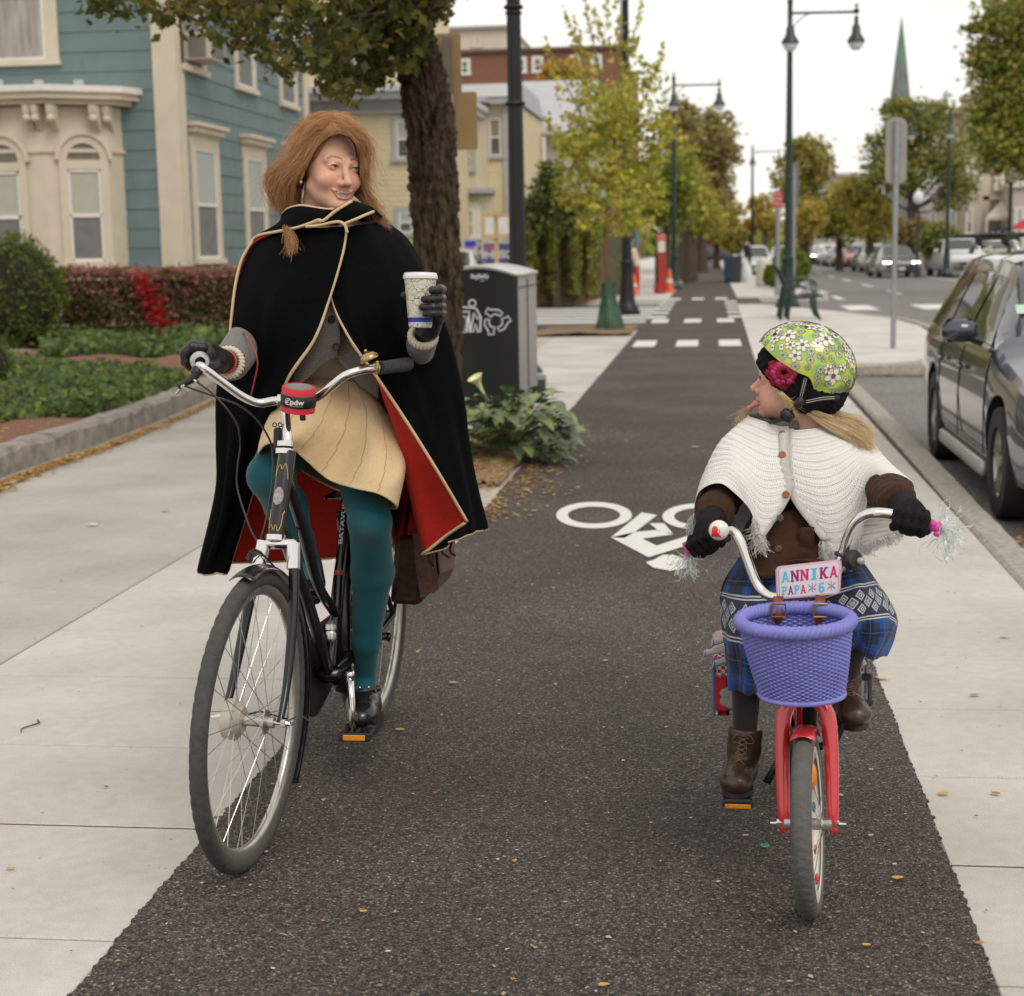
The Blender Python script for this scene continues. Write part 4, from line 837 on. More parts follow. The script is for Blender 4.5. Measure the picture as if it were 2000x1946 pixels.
far('golden brown tree behind the rounded sign post',1700,505,84,[(1690,400,42,44,1500),(1715,430,40,40,1200),(1660,370,30,26,600)],YGR+BRN[:1]+YLW[:1],.27,.2,43)
far('wide dark olive tree below the church spire',1777,495,82,[(1785,250,62,50,2400),(1735,300,48,42,1200),(1845,300,44,52,1400),(1790,335,74,44,1700),(1715,350,34,30,700),(1870,370,36,34,700),(1760,215,36,26,600),(1700,270,18,18,120),(1840,215,34,26,420),(1848,398,24,20,240)],OLV+GRN+DRK[:1],.22,.22,44,nl=26)
far('leafy tree reaching in from the upper right corner',2040,520,48,[(1960,190,60,80,4200),(2010,100,90,90,4200),(1930,110,40,34,900),(1990,20,70,60,2200),(1950,290,55,46,1700),(2040,300,80,60,1600),(1895,60,20,16,160),(1925,40,26,26,260),(1940,250,60,50,1600),(2010,220,70,80,2500)],OLV+GRN+YGR[:1],.15,.28,45,nl=30)
far('row of dark trunks and olive crowns beside the far bike path',1372,500,90,[(1376,420,30,44,900),(1355,440,26,30,500)],OLV,.28,.25,46)
for i,(px,Y) in enumerate(((1330,72),(1344,82),(1356,96),(1364,110))):
 b = at(px,500,Y); b.z = 0; tree('street_tree',['grey trunk nearest the orange cone, brown leaves above','second grey trunk past the orange cone','third slim trunk along the far path edge','last slim trunk of the row by the far path edge'][i],b,3.6,[((b.x,b.y,4.6),(1.5,1.5,1.0),320)],BRN+OLV,.28,.17,60+i)
# far-off wooded horizon, reads as one mass
rg = np.random.RandomState(77); P = []
for i in range(5200):
 px = rg.uniform(-300,2300);
 if 1404 < px < 1440: continue
 Y = rg.uniform(250,330); top = 455+12*math.sin(px*.02)+8*math.sin(px*.07)
 P.append(tuple(at(px,rg.uniform(top,492),Y)))
P = np.array(P); V,F = leaves(P,3.2,.8,seed=4); o = np_mesh('woodland',V,F,M_leaf,cols=leafcols(len(P),OLV+BRN+GRN,4)); tag(o,'far wooded skyline at the end of the street','woodland',kind='stuff')
# --- hedges, shrubs, ground cover -------------------------------------------------
def surf_leaves(n,fn,seed,size,pal,name,parent,asp=.65,colfn=None):
 rg = np.random.RandomState(seed); P = np.array([fn(rg) for _ in range(n)]); V,F = leaves(P,size,asp,seed=seed); C = leafcols(n,pal,seed)
 if colfn is not None:
  for i in range(n):
   c = colfn(P[i],rg)
   if c is not None: C[4*i:4*i+4] = c
 return np_mesh(name,V,F,M_leaf,parent,cols=C)
def boxy(x0,x1,y0,y1,z0,z1,rg,rough=.07):
 s = rg.rand(); x = rg.uniform(x0,x1); y = rg.uniform(y0,y1); z = rg.uniform(z0,z1)
 if s < .52: y = y0+abs(rg.randn())*.08
 elif s < .8: z = z1-abs(rg.randn())*.06
 elif s < .9: x = x1-abs(rg.randn())*.06
 b = rough*(math.sin(x*3.1)+math.sin(x*7.3+z*3)+math.sin(z*6+x*2))
 return (x+rg.randn()*.02,y+b*.6+rg.randn()*.03,z+b*.35*(z > z1-.25)+rg.randn()*.03)
Yh = 23.6; xh0 = at(100,600,Yh).x; xh1 = at(480,600,Yh).x; zh1 = at(300,528,Yh).z; zh0 = .32
hd = thing('hedge','clipped burgundy and green barberry hedge in front of the teal house','hedge',(xh0,Yh,0),world=True)
def hc(p,rg):
 u = (p[2]-zh0)/(zh1-zh0)
 if rg.rand() < .16+.95*max(0,u-.38): return np.array([(.36,.16,.12),(.42,.21,.16),(.30,.13,.09)][rg.randint(3)])*(.8+.4*rg.rand())
 return None
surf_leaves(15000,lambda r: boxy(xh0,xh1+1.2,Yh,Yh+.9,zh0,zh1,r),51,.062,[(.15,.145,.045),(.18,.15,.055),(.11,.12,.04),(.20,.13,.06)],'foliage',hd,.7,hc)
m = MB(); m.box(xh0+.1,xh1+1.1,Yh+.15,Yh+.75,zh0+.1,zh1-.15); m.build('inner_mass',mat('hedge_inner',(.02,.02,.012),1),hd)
m = MB()
for i in range(26):
 x = lerp(xh0+.1,xh1+1,i/25); m.tube([(x,Yh+.4,0),(x+.05,Yh+.35,.5),(x-.03,Yh+.3,.9)],[.03,.02,.01],5)
m.build('stem',M_bark,hd)
cv = thing('creeper','bright crimson creeper climbing through the burgundy hedge','creeper',at(300,640,Yh),world=True)
def cre(r):
 u = r.rand(); px = lerp(268,318,u**.8)+r.randn()*(4+6*math.sin(u*3)); py = lerp(540,650,u)+r.randn()*10
 if r.rand() < .18: px += 40*r.rand()
 return tuple(at(px,py,Yh-.12-r.rand()*.05))
surf_leaves(430,cre,52,.075,[(.45,.02,.03),(.34,.02,.025),(.5,.05,.05)],'foliage',cv)
def ball_leaves(c,r,n,seed,size,pal,label,cat='shrub',name='shrub',lump=.06):
 t = thing(name,label,cat,(c[0],c[1],0),world=True); rg = np.random.RandomState(seed); P = []
 for i in range(n):
  q = rg.randn(3); q /= np.linalg.norm(q); k = (1-abs(rg.randn())*.10)*(1+lump*(math.sin(q[0]*9+q[2]*7)+math.sin(q[1]*11+q[2]*5)))
  P.append((c[0]+q[0]*r[0]*k,c[1]+q[1]*r[1]*k,max(.1,c[2]+q[2]*r[2]*k)))
 P = np.array(P); V,F = leaves(P,size,.5,tilt=np.array([0,0,.35]),seed=seed,spread=1); np_mesh('foliage',V,F,M_leaf,t,cols=leafcols(n,pal,seed))
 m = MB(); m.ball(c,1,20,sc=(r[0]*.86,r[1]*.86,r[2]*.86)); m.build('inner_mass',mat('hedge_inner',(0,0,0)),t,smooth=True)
 m = MB(); m.tube([(c[0],c[1],-.1),(c[0],c[1],c[2])],[.06,.04],8); m.build('trunk',M_bark,t); return t
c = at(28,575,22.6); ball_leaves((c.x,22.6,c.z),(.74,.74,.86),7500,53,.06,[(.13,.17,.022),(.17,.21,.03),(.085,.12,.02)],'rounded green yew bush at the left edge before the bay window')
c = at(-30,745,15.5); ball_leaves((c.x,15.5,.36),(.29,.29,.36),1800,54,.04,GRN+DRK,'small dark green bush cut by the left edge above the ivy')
# ivy beds
def cover(name,label,poly_px,zr,n,seed,size,pal,z=.12,cond=None):
 rg = np.random.RandomState(seed); P = []
 xs = [p[0] for p in poly_px];
 while len(P) < n:
  i = rg.rand(); px = rg.uniform(min(xs),max(xs)); t = np.interp(px,[p[0] for p in poly_px],[p[1] for p in poly_px]); b = np.interp(px,[p[0] for p in poly_px],[p[2] for p in poly_px])
  py = rg.uniform(t,b); g_ = G(px,py,z+.02)
  if cond and not cond(g_.x,g_.y): continue
  P.append((g_.x,g_.y,z+rg.rand()*zr*(1+.6*math.sin(g_.x*4)*math.sin(g_.y*2.3))))
 P = np.array(P); V,F = leaves(P,size,.85,seed=seed,fold=.3); o = np_mesh(name,V,F,M_leaf,cols=leafcols(n,pal,seed)); tag(o,label,'ground cover',kind='stuff'); return o
IVY = [(.10,.16,.05),(.15,.22,.06),(.06,.10,.035),(.20,.26,.06),(.12,.17,.08)]
cover('ivy','glossy green ivy spreading behind the old granite kerb',[(-60,730,845),(20,700,832),(60,712,828),(200,716,812),(300,730,800),(360,752,785),(420,762,778)],.13,9000,61,.07,IVY,.13,in_bed)
cover('ivy','dark ivy growing at the foot of the burgundy hedge',[(80,678,700),(150,672,702),(300,670,700),(470,668,694)],.22,5200,62,.09,IVY,.1)
# vine hedge further along
Yv = 43.; hv = thing('hedge','tall overgrown green vine hedge with bare brown stems beside the far crosswalk','hedge',at(1120,570,Yv),world=True)
def vh(r):
 px = r.uniform(1026,1232); top = 448+6*math.sin(px*.08); py = top+(574-top)*r.rand()**1.25; Y = Yv+max(0,(px-1150))*.12+abs(r.randn())*.35+(.4*math.sin(px*.15));
 if py > 520 and r.rand() < .45: py = r.uniform(top,520)
 return tuple(at(px,py,Y))
surf_leaves(17000,vh,63,.17,[(.20,.24,.04),(.27,.29,.05),(.14,.17,.03),(.30,.29,.07),(.2,.14,.06)],'foliage',hv)
m = MB(); rg = np.random.RandomState(3)
for i in range(46):
 px = 1030+4.4*i; q = at(px,576,Yv+max(0,(px-1150))*.12+.3); q.z = 0; t_ = at(px+rg.randn()*6,470,q.y); m.tube(catmull([q,q.lerp(t_,.5)+Vector((rg.randn()*.08,0,0)),t_],6),[.05,.035,.02],6)
m.build('stem',mat('brown_stem',(.17,.10,.05),.9,var=.3),hv)
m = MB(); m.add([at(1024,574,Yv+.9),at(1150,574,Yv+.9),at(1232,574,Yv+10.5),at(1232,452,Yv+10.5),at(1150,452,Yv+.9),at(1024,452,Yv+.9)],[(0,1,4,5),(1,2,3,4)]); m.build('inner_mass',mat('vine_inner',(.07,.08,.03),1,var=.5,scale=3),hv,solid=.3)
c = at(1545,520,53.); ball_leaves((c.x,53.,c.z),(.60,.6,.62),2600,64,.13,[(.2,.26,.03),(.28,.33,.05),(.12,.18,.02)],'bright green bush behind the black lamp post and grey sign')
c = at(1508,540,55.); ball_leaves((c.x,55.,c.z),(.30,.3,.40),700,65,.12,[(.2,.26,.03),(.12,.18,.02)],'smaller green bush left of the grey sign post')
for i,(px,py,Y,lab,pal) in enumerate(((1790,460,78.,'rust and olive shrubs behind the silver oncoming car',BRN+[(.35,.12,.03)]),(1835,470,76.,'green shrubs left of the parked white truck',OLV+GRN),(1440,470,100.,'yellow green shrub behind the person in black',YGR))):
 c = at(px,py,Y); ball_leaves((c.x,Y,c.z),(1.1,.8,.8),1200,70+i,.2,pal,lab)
# --- datura by the bin ---------------------------------------------------------
dt = thing('datura_plant','bushy broad leaved plant with one pale trumpet flower before the black bin','plant',G(985,905),world=True)
rg = np.random.RandomState(31); m = MB(); stm = MB()
def bigleaf(mb,p,d,L_,w_,m_=0):
 d = d.normalized(); s_ = d.cross(Vector((0,0,1))); s_ = s_.normalized() if s_.length > .05 else Vector((1,0,0)); up = s_.cross(d)
 rows = []
 for u in np.linspace(0,1,6):
  ww = w_*math.sin(math.pi*min(1,u*.92+.08)**.75)*(1-.15*u); c_ = p+d*(L_*u)-Vector((0,0,1))*(L_*.35*u*u)
  rows.append([c_-s_*ww*.5+up*ww*.12,c_,c_+s_*ww*.5+up*ww*.12])
 mb.grid(rows,m_)
rt = G(985,893)
for i in range(300):
 px = rg.uniform(905,1108); top = np.interp(px,[905,940,985,1060,1108],[790,775,765,762,815]); bot = np.interp(px,[905,960,1095,1108],[895,905,900,840]); py = rg.uniform(top,bot)
 Y = rg.uniform(10.45,11.5); p = at(px,py,Y); q = p-Vector((rt.x,11.,.25)); d = Vector((q.x*1.2+rg.randn()*.12,-abs(rg.randn())*.35-.15,.12+rg.randn()*.12)); bigleaf(m,p,d,rg.uniform(.11,.20),rg.uniform(.075,.125),0 if rg.rand() < .72 else 1)
 if rg.rand() < .4: stm.tube(catmull([(rt.x+rg.randn()*.05,11.,.02),(lerp(rt.x,p.x,.5),11.,p.z*.6),p],7),[.008,.005,.002],5)
for k,v in enumerate(m.v): pass
m.build('leaf',[mat('datura_leaf',(.11,.155,.065),.45,var=.25,scale=8),mat('datura_leaf_light',(.20,.25,.08),.45,var=.25,scale=8)],dt,smooth=True); stm.build('stem',mat('green_stem',(.12,.16,.05),.6),dt)
m = MB(); a = at(950,778,10.9); b = at(928,738,10.85); dirv = (b-a).normalized()
m.lathe([(.006,0),(.008,.05),(.013,.09),(.024,.13),(.047,.165),(.056,.172),(.05,.168),(.02,.12)],a,dirv,20); m.build('flower',mat('cream_petal',(.72,.70,.40),.5,var=.08),dt,smooth=True)
m = MB(); m.lathe([(.004,0),(.011,.02),(.010,.055),(.007,.07)],a-dirv*.03,dirv,10); m.build('calyx',mat('green_stem',(0,0,0)),dt)
# STREET FURNITURE
M_dkgreen = mat('dark_green_paint',(.012,.03,.024),.35,var=.2,scale=5); M_black = mat('black_paint',(.004,.004,.0045),.5,var=.2); M_galv = mat('galvanised_steel',(.33,.34,.35),.5,.6,var=.15,scale=12); M_signback = mat('aluminium_sign_back',(.33,.31,.28),.55,.25,var=.08,scale=3)
M_lens = mat('frosted_lens',(.75,.76,.78),.3); M_steel = mat('brushed_steel',(.42,.40,.38),.42,.7,var=.12,scale=3,stretch=(6,6,.3))
def lamp(label,base,H,arm,armz,r=.085,head=True,first=False,group=None,mt=None,flute=True):
 mt = mt or M_dkgreen; t = thing('street_lamp',label,'street lamp',base,group=group)
 m = MB(); m.lathe([(.28,0),(.28,.08),(.25,.10),(.24,.16),(.19,.22),(.165,.34),(.15,.55),(.13,.85),(.125,1.05),(.135,1.08),(.135,1.12),(r*1.15,1.15)],n=16)
 m.build('base',mt,t,smooth=40)
 m = MB(); rows = []
 for z in np.linspace(1.14,H,14):
  rr = lerp(r*1.1,r*.62,(z-1.14)/(H-1.14)); rows.append([(rr*(1-.08*(j % 2))*math.cos(2*math.pi*j/24),rr*(1-.08*(j % 2))*math.sin(2*math.pi*j/24),z) for j in range(24)])
 m.grid([list(reversed(q)) for q in reversed(rows)][::-1] if False else rows,closed=True); m.torus((0,0,2.9),r*1.08,.022,n=20,k=6); m.lathe([(r*.7,H-.05),(r*.8,H),(.03,H+.12),(.02,H+.22),(0.001,H+.25)],n=12); m.build('pole',mt,t,smooth=30)
 if arm:
  m = MB(); m.tube([(0,0,armz),(arm,0,armz-.02)],.028,8); m.tube(catmull([(0,0,armz-.35),(math.copysign(.25,arm),0,armz-.12),(math.copysign(.45,arm),0,armz)],8),.012,6); m.ball((arm,0,armz),.07,10); m.ball((arm,0,armz+.12),.04,8); m.build('arm',mt,t,smooth=True)
  for x in (math.copysign(.0,arm),arm):
   z0 = armz-.12; yo = -.16 if x == 0 else 0
   h = MB(); h.lathe([(.03,z0+.02),(.045,z0-.02),(.05,z0-.16),(.09,z0-.22),(.10,z0-.36),(.19,z0-.50),(.20,z0-.56),(.17,z0-.565)],(x,yo,0),n=16); hh = h.build('lamp_head',mat('lamp_head_grey',(.035,.045,.045),.4,.3),t,smooth=40)
   h = MB(); h.lathe([(.17,z0-.56),(.15,z0-.64),(.09,z0-.71),(.001,z0-.735)],(x,yo,0),n=16); h.build('lens',M_lens,hh,smooth=True)
 return t
lamp('tall dark green street lamp with two bell heads, behind the bench',(1.75,37.8,0),6.75,1.45,6.5)
lamp('black fluted street lamp pole rising beside the young maple and its green wrap',(-1.76,34.7,0),7.6,1.5,7.3,.10,mt=M_black)
lamp('far street lamp whose arm and single bell head stick out of the brown tree',(-1.2,54.5,0),6.8,1.47,6.6)
lamp('thin far street lamp left of the red sign, arm pointing right',(2.38,96.,0),6.9,1.5,6.7)
lamp('street lamp across the road with its arm pointing left over the olive tree',(9.9,71.,0),6.75,-1.55,6.5)
t = lamp('thick black lamp pole rising behind the black trash compactor',(-2.0,17.0,0),6.9,1.5,6.6,.082,mt=M_black);
m = MB(); m.torus((0,0,3.86),.082,.02,n=20,k=8); m.torus((0,0,3.80),.075,.014,n=20,k=8); m.build('ring',M_black,t,smooth=True)
def globe(label,px,pyt,Y,s=1):
 b = at(px,480,Y); b.z = -.1; zt_ = at(px,pyt,Y).z; t = thing('globe_lamp',label,'street lamp',b)
 m = MB(); m.lathe([(.13,0),(.12,.4),(.06,.6),(.05,zt_-.1),(.09,zt_),(.05,zt_+.02)],n=12); m.build('pole',M_dkgreen,t,smooth=40); m = MB(); m.lathe([(.10,zt_+.0),(.20,zt_+.12),(.23,zt_+.28),(.17,zt_+.45),(.05,zt_+.56),(.02,zt_+.66),(.001,zt_+.68)],n=14); m.build('globe',mat('white_globe',(.75,.74,.76),.3),t,smooth=True); return t
globe('globe street lamp with white acorn globe by the beige house, before the awning',1971,350,50.); globe('small globe street lamp right of the olive tree trunk',1792,394,72.)
fl = thing('flower_basket','red hanging flowers on the left side of the white globe lamp','flower basket',at(1955,330,50.),world=True)
rg = np.random.RandomState(5); P = np.array([tuple(at(lerp(1946,1972,u)+rg.randn()*2,lerp(336,318,u)+rg.randn()*3,49.8)) for u in rg.rand(260)]); V,F = leaves(P,.09,.8,seed=6); np_mesh('flowers',V,F,M_leaf,fl,cols=leafcols(len(P),[(.5,.05,.03),(.4,.06,.03),(.15,.18,.04)],6))
m = MB(); m.tube([at(1971,345,50.),at(1960,330,49.9)],.015,6); m.build('bracket',M_dkgreen,fl)
# signs seen from behind
def rrect(w,h,r,n=6):
 P = []
 for (cx0,cy0,a0) in ((w/2-r,h/2-r,0),(-w/2+r,h/2-r,90),(-w/2+r,-h/2+r,180),(w/2-r,-h/2+r,270)):
  for k in range(n+1): a = R(a0+90*k/n); P.append((cx0+r*math.cos(a),cy0+r*math.sin(a)))
 return P
def signpost(label,px,py_t,py_b,w,Y,base,front_mat,post_top,radius=.06,rnd=None,pr=.03,side_=1,post='back'):
 b = Vector((at(px,480,Y).x,Y,base)); t = thing('street_sign',label,'sign',b,world=True); a = at(px,py_t,Y).z; c = at(px,py_b,Y).z
 m = MB(); m.prism(rrect(w,a-c,radius),lambda p,q,d: (b.x+p,Y+d,(a+c)/2+q),.0,.004); m.build('sign_plate',front_mat,t)
 m = MB(); ptx = at(px,post_top,Y); m.tube([(b.x,Y-pr-.002 if post == 'back' else Y+pr+.006,base),(b.x,Y-pr-.002 if post == 'back' else Y+pr+.006,ptx.z)],pr,12)
 for z in (a-.08,c+.08): m.ball((b.x,Y-pr*2,z),.012,6)
 m.build('post',M_galv,t,smooth=40); return t
signpost('grey back of a tall rounded sign on a steel post at the paved corner',1747,229,361,.28,22.5,0,M_signback,236,.12,pr=.036)
signpost('narrow grey back of a sign right behind the twin headed lamp post',1550,318,405,.28,47.5,0,mat('dark_sign_back',(.17,.17,.17),.5,.2),330,.12,pr=.055)
t = signpost('small red parking sign with white lettering on a grey post left of the lamp post',1519,374,405,.26,46.3,0,mat('sign_red',(.50,.045,.06),.5),376,.04,pr=.07,post='front')
b = at(1519,389,46.26);
for k,s in enumerate(('NO','PARK','ING')):
 m = MB(); V,F = text_mesh(s,.11); m.add([(b.x+v[0],46.29,b.z+.13-.13*k+v[1]) for v in V],F); m.build('lettering',M_white,t)
# brown sign backs behind the tree trunk
t = thing('street_sign','two brown sign backs on a steel post peeking out behind the tree trunk','sign',(at(886,480,14.5).x,14.5,0),world=True)
M_brsign = mat('brown_sign_back',(.27,.175,.075),.6,var=.1,scale=4)
for (x0,x1,y0,y1,nm) in ((851,900,68,182,'upper'),(886,932,182,291,'lower')):
 a = at((x0+x1)/2,(y0+y1)/2,14.5); s_ = 14.5/FPX; m = MB(); m.prism(rrect((x1-x0)*s_,(y1-y0)*s_,.02),lambda p,q,d: (a.x+p,14.5+d+(.01 if nm == 'upper' else 0),a.z+q),0,.006); m.build('sign_plate',M_brsign,t)
a = at(874,100,14.5); m = MB(); m.box(a.x-.03,a.x+.03,14.44,14.495,0,at(874,74,14.5).z); m.build('post',mat('grey_brown_steel',(.15,.13,.11),.6,.4),t)
# yard signs, notice board -----------------------------------------------------------
Yn = 42.5
def board(name,label,cat,x0,x1,y0,y1,Y,mt,parts,posts=True,base=0.):
 a = at(x0,y1,Y); b = at(x1,y0,Y); t = thing(name,label,cat,((a.x+b.x)/2,Y,base),world=True); m = MB(); m.box(a.x,b.x,Y,Y+.02,a.z,b.z); m.build('panel',mt,t)
 if posts: m = MB(); m.box(a.x+.08,a.x+.12,Y+.021,Y+.04,base,a.z+.3); m.box(b.x-.12,b.x-.08,Y+.021,Y+.04,base,a.z+.3); m.build('stake',M_white,t)
 parts(t,a,b,Y); return t
def p1(t,a,b,Y):
 m = MB(); m.box(a.x+.05,b.x-.05,Y-.006,Y-.001,lerp(a.z,b.z,.5),b.z-.05); m.build('blue_band',mat('blue_print',(.01,.04,.42),.5),t)
 m = MB(); m.box(a.x+.05,b.x-.12,Y-.006,Y-.001,a.z+.07,lerp(a.z,b.z,.45)); m.build('magenta_band',mat('magenta_print',(.42,.06,.38),.5),t)
board('yard_sign','small blue and magenta yard sign right of the tree trunk','sign',905,933,467,496,Yn,mat('lilac_print',(.40,.38,.60),.6),p1)
def p2(t,a,b,Y):
 m = MB(); m.box(a.x+.06,b.x-.0,Y-.006,Y-.001,a.z+.05,b.z-.06); m.build('navy_field',mat('navy_print',(.06,.07,.20),.5),t)
 m = MB(); V,F = text_mesh('JOHNSON',.28,.006); m.add([((a.x+b.x)/2+v[0]*.93,Y-.010,lerp(a.z,b.z,.45)+v[1]) for v in V],F); m.build('lettering',M_white,t)
 m = MB(); m.box(a.x+.1,a.x+.45,Y-.009,Y-.007,b.z-.2,b.z-.12); m.build('red_stripe',mat('red_print',(.5,.08,.12),.5),t)
board('yard_sign','large navy campaign yard sign with white lettering behind the wooden post','sign',941,1004,471,520,Yn,mat('grey_print',(.5,.48,.5),.6),p2)
nb = thing('notice_board','pale wooden frame on a post holding two white sheets, left of the black pole','notice board',(at(970,480,40.5).x,40.5,0),world=True); M_pine = mat('pine',(.56,.38,.20),.7,var=.12,scale=8)
a = at(942,466,40.5); b = at(1003,416,40.5); cxm = at(969,440,40.5).x; m = MB(); m.box(cxm-.05,cxm+.05,40.46,40.54,0,b.z+.05); m.build('post',M_pine,nb)
m = MB();
for (x0,x1,z0,z1) in ((a.x,b.x,b.z-.07,b.z),(a.x,b.x,a.z,a.z+.07),(a.x,a.x+.07,a.z+.07,b.z-.07),(b.x-.07,b.x,a.z+.07,b.z-.07)): m.box(x0,x1,40.40,40.45,z0,z1)
m.build('frame',M_pine,nb)
for (x0,x1) in ((a.x+.08,cxm-.06),(cxm+.06,b.x-.08)): m = MB(); m.box(x0,x1,40.42,40.43,a.z+.1,b.z-.1); m.build('sheet',mat('white_sheet',(.74,.70,.66),.7),nb)
# compactor bin --------------------------------------------------------------------------
YB_ = 13.2; zr = at(1013,532,YB_).z; xr_ = at(1013,600,YB_).x; xl2 = xr_-.67; D_ = atX(1048,600,xr_).y-YB_
bn = thing('trash_compactor','black and steel solar trash compactor with white recycling icons beside the tree trunk','trash bin',((xr_+xl2)/2,YB_+D_/2,0),world=True)
arch = [(xl2,.08),(xr_,.08),(xr_,zr-.03)]+[(lerp(xr_,xl2,u),zr-.03+.075*math.sin(math.pi*u)) for u in np.linspace(0,1,14)[1:-1]]+[(xl2,zr-.03)]
m = MB(); m.prism(arch,lambda a,b,d: (a,d,b),YB_+.03,YB_+D_); m.build('cabinet',M_steel,bn,bevel=.01)
m = MB(); ap = [(lerp(xl2,xr_,.5)+(a-lerp(xl2,xr_,.5))*.985,.1+(b-.1)*.985) for a,b in arch]; m.prism(ap,lambda a,b,d: (a,d,b),YB_-.012,YB_+.03); m.build('front_panel',mat('black_panel',(.010,.0115,.011),.38,var=.3,scale=3),bn,bevel=.006)
m = MB(); top = [(lerp(xr_+.015,xl2-.015,u),zr-.03+.075*math.sin(math.pi*u)+.004) for u in np.linspace(0,1,18)]; m.grid([[(a,y,b) for a,b in top] for y in (YB_-.03,YB_+D_*.5,YB_+D_+.02)]); m.build('lid',mat('light_steel',(.62,.61,.58),.4,.5,var=.08),bn,smooth=True,solid=.03)
m = MB(); m.box(xr_+.0,xr_+.006,YB_+D_*.44,YB_+D_*.48,.1,zr-.06); m.box(xr_+.0,xr_+.008,YB_+.05,YB_+D_-.03,zr-.13,zr-.12); m.build('side_seam',mat('dark_seam',(.06,.055,.05),.7),bn)
m = MB();
for u in np.linspace(.06,.9,7): m.ball((xr_+.003,YB_+D_*.38,u*zr+.06),.006,6)
m.build('rivets',M_galv,bn)
def BP(px,py): q = at(px,py,YB_-.014); return (q.x,YB_-.016,q.z)
def z2(a,b): return (860+a/3.808,480+b/3.808)
def stroke(mb,pts,w=.008,closed=False):
 P = [BP(*z2(*p)) for p in pts]
 if closed: P = P+[P[0]]
 mb.tube(P,w,6,flat=.35,up=(0,1,0))
m = MB(); c0 = BP(*z2(237,430)); m.torus((c0[0],c0[1],c0[2]),.028,.006,ax=(0,1,0),n=24,k=6)
stroke(m,[(130,470),(170,458),(235,462),(268,470),(300,530),(275,545),(250,500),(240,560),(222,640)]); stroke(m,[(300,530),(298,640),(280,645),(262,580),(245,640),(220,645),(215,560),(215,490),(130,495)])
stroke(m,[(160,530),(205,530),(195,645),(165,645),(155,530)])
for k in range(4): stroke(m,[(150,552+24*k),(200,552+24*k)],.005)
m.build('litter_icon',mat('white_decal',(.72,.74,.74),.5),bn)
m = MB(); cc = (412,562)
for k in range(3):
 a = R(120*k-90)
 def rp(x,y): return (cc[0]+x*math.cos(a)-y*math.sin(a),cc[1]+x*math.sin(a)+y*math.cos(a))
 stroke(m,[rp(85,-42),rp(85,18),rp(60,52),rp(36,35),rp(52,8),rp(50,-20),rp(30,-30),rp(62,-78),rp(100,-55),rp(85,-42)],.006)
m.build('recycling_icon',mat('white_decal',(0,0,0)),bn)
m = MB(); V,F = text_mesh('BigBelly',.048,.001); c0 = BP(937,540); m.add([(c0[0]+v[0],c0[1],c0[2]+v[1]) for v in V],F); V,F = text_mesh('solar',.02); m.add([(c0[0]+.02+v[0],c0[1],c0[2]-.035+v[1]) for v in V],F); m.build('lettering',mat('white_decal',(0,0,0)),bn)
hy = thing('standpipe','short dark green pipe with a pale cap standing beside the compactor','pipe',at(1055,755,15.),world=True); q = at(1054,765,15.); m = MB(); m.lathe([(.06,0),(.06,.22),(.05,.24)],(q.x,15.,0),n=12); m.build('pipe',M_dkgreen,hy,smooth=40); m = MB(); m.lathe([(.062,.22),(.06,.26),(.02,.28),(.001,.28)],(q.x,15.,0),n=12); m.build('cap',M_galv,hy,smooth=40)
# bench -------------------------------------------------------------------------------------
be = thing('bench','dark green metal bench seen end on at the paved corner','bench',(1.75,31.9,0))
def end(y):
 m = MB(); m.tube(catmull([(-.56,y,1.02),(-.48,y,.94),(-.36,y,.70),(-.24,y,.48),(-.06,y,.42),(.14,y,.44),(.28,y,.46),(.34,y,.43)],20),.024,8)
 m.tube(catmull([(-.22,y,.48),(-.28,y,.22),(-.30,y,0)],6),.022,8); m.tube(catmull([(-.34,y,.7),(-.40,y,.3),(-.44,y,0)],6),.02,8); m.tube(catmull([(.20,y,.45),(.22,y,.2),(.30,y,0)],6),.022,8)
 m.tube(catmull([(-.36,y,.70),(-.12,y,.76),(.08,y,.76),(.20,y,.70),(.20,y,.58),(.22,y,.46)],14),.016,8); m.tube(catmull([(-.30,y,.58),(-.1,y,.62),(.04,y,.60),(.06,y,.5),(0,y,.44)],10),.012,6); return m
for y in (-.8,0,.8): end(y).build('end_frame',M_dkgreen,be,smooth=True)
for k in range(12):
 p = catmull([(-.50,0,.96),(-.36,0,.70),(-.24,0,.49),(-.06,0,.44),(.14,0,.46),(.30,0,.47)],12)[k]; m = MB(); m.obox((p[0],0,p[2]),(.022,1.6,.014) if k > 4 else (.014,1.6,.035),bev=.003); m.build('slat',M_dkgreen,be)
# works gear and people far off -----------------------------------------------------------------
def box_at(px,Y,z=0.): q = at(px,480,Y); return Vector((q.x,Y,z))
t = thing('pay_station','tall red kiosk with white panel and pink cap beside the orange cone','kiosk',box_at(1292,50.)); H_ = 1.8
m = MB(); m.obox((0,0,.62),(.24,.3,1.24),bev=.02); m.build('red_body',mat('kiosk_red',(.42,.03,.03),.5),t); m = MB(); m.obox((0,0,1.42),(.22,.28,.34),bev=.01); m.build('white_panel',M_white,t); m = MB(); m.obox((0,0,1.68),(.26,.32,.18),bev=.02); m.build('cap',mat('kiosk_pink',(.65,.16,.13),.5),t)
t = thing('barrier','dark green and orange barrier board left of the red kiosk','barrier',box_at(1284,50.4)); m = MB(); m.obox((0,0,.75),(.16,.2,.9),bev=.02); m.build('green_panel',mat('bin_green',(.02,.12,.05),.5),t); m = MB(); m.obox((.02,0,.15),(.26,.25,.3),bev=.02); m.build('orange_base',mat('safety_orange',(.75,.13,.03),.5),t)
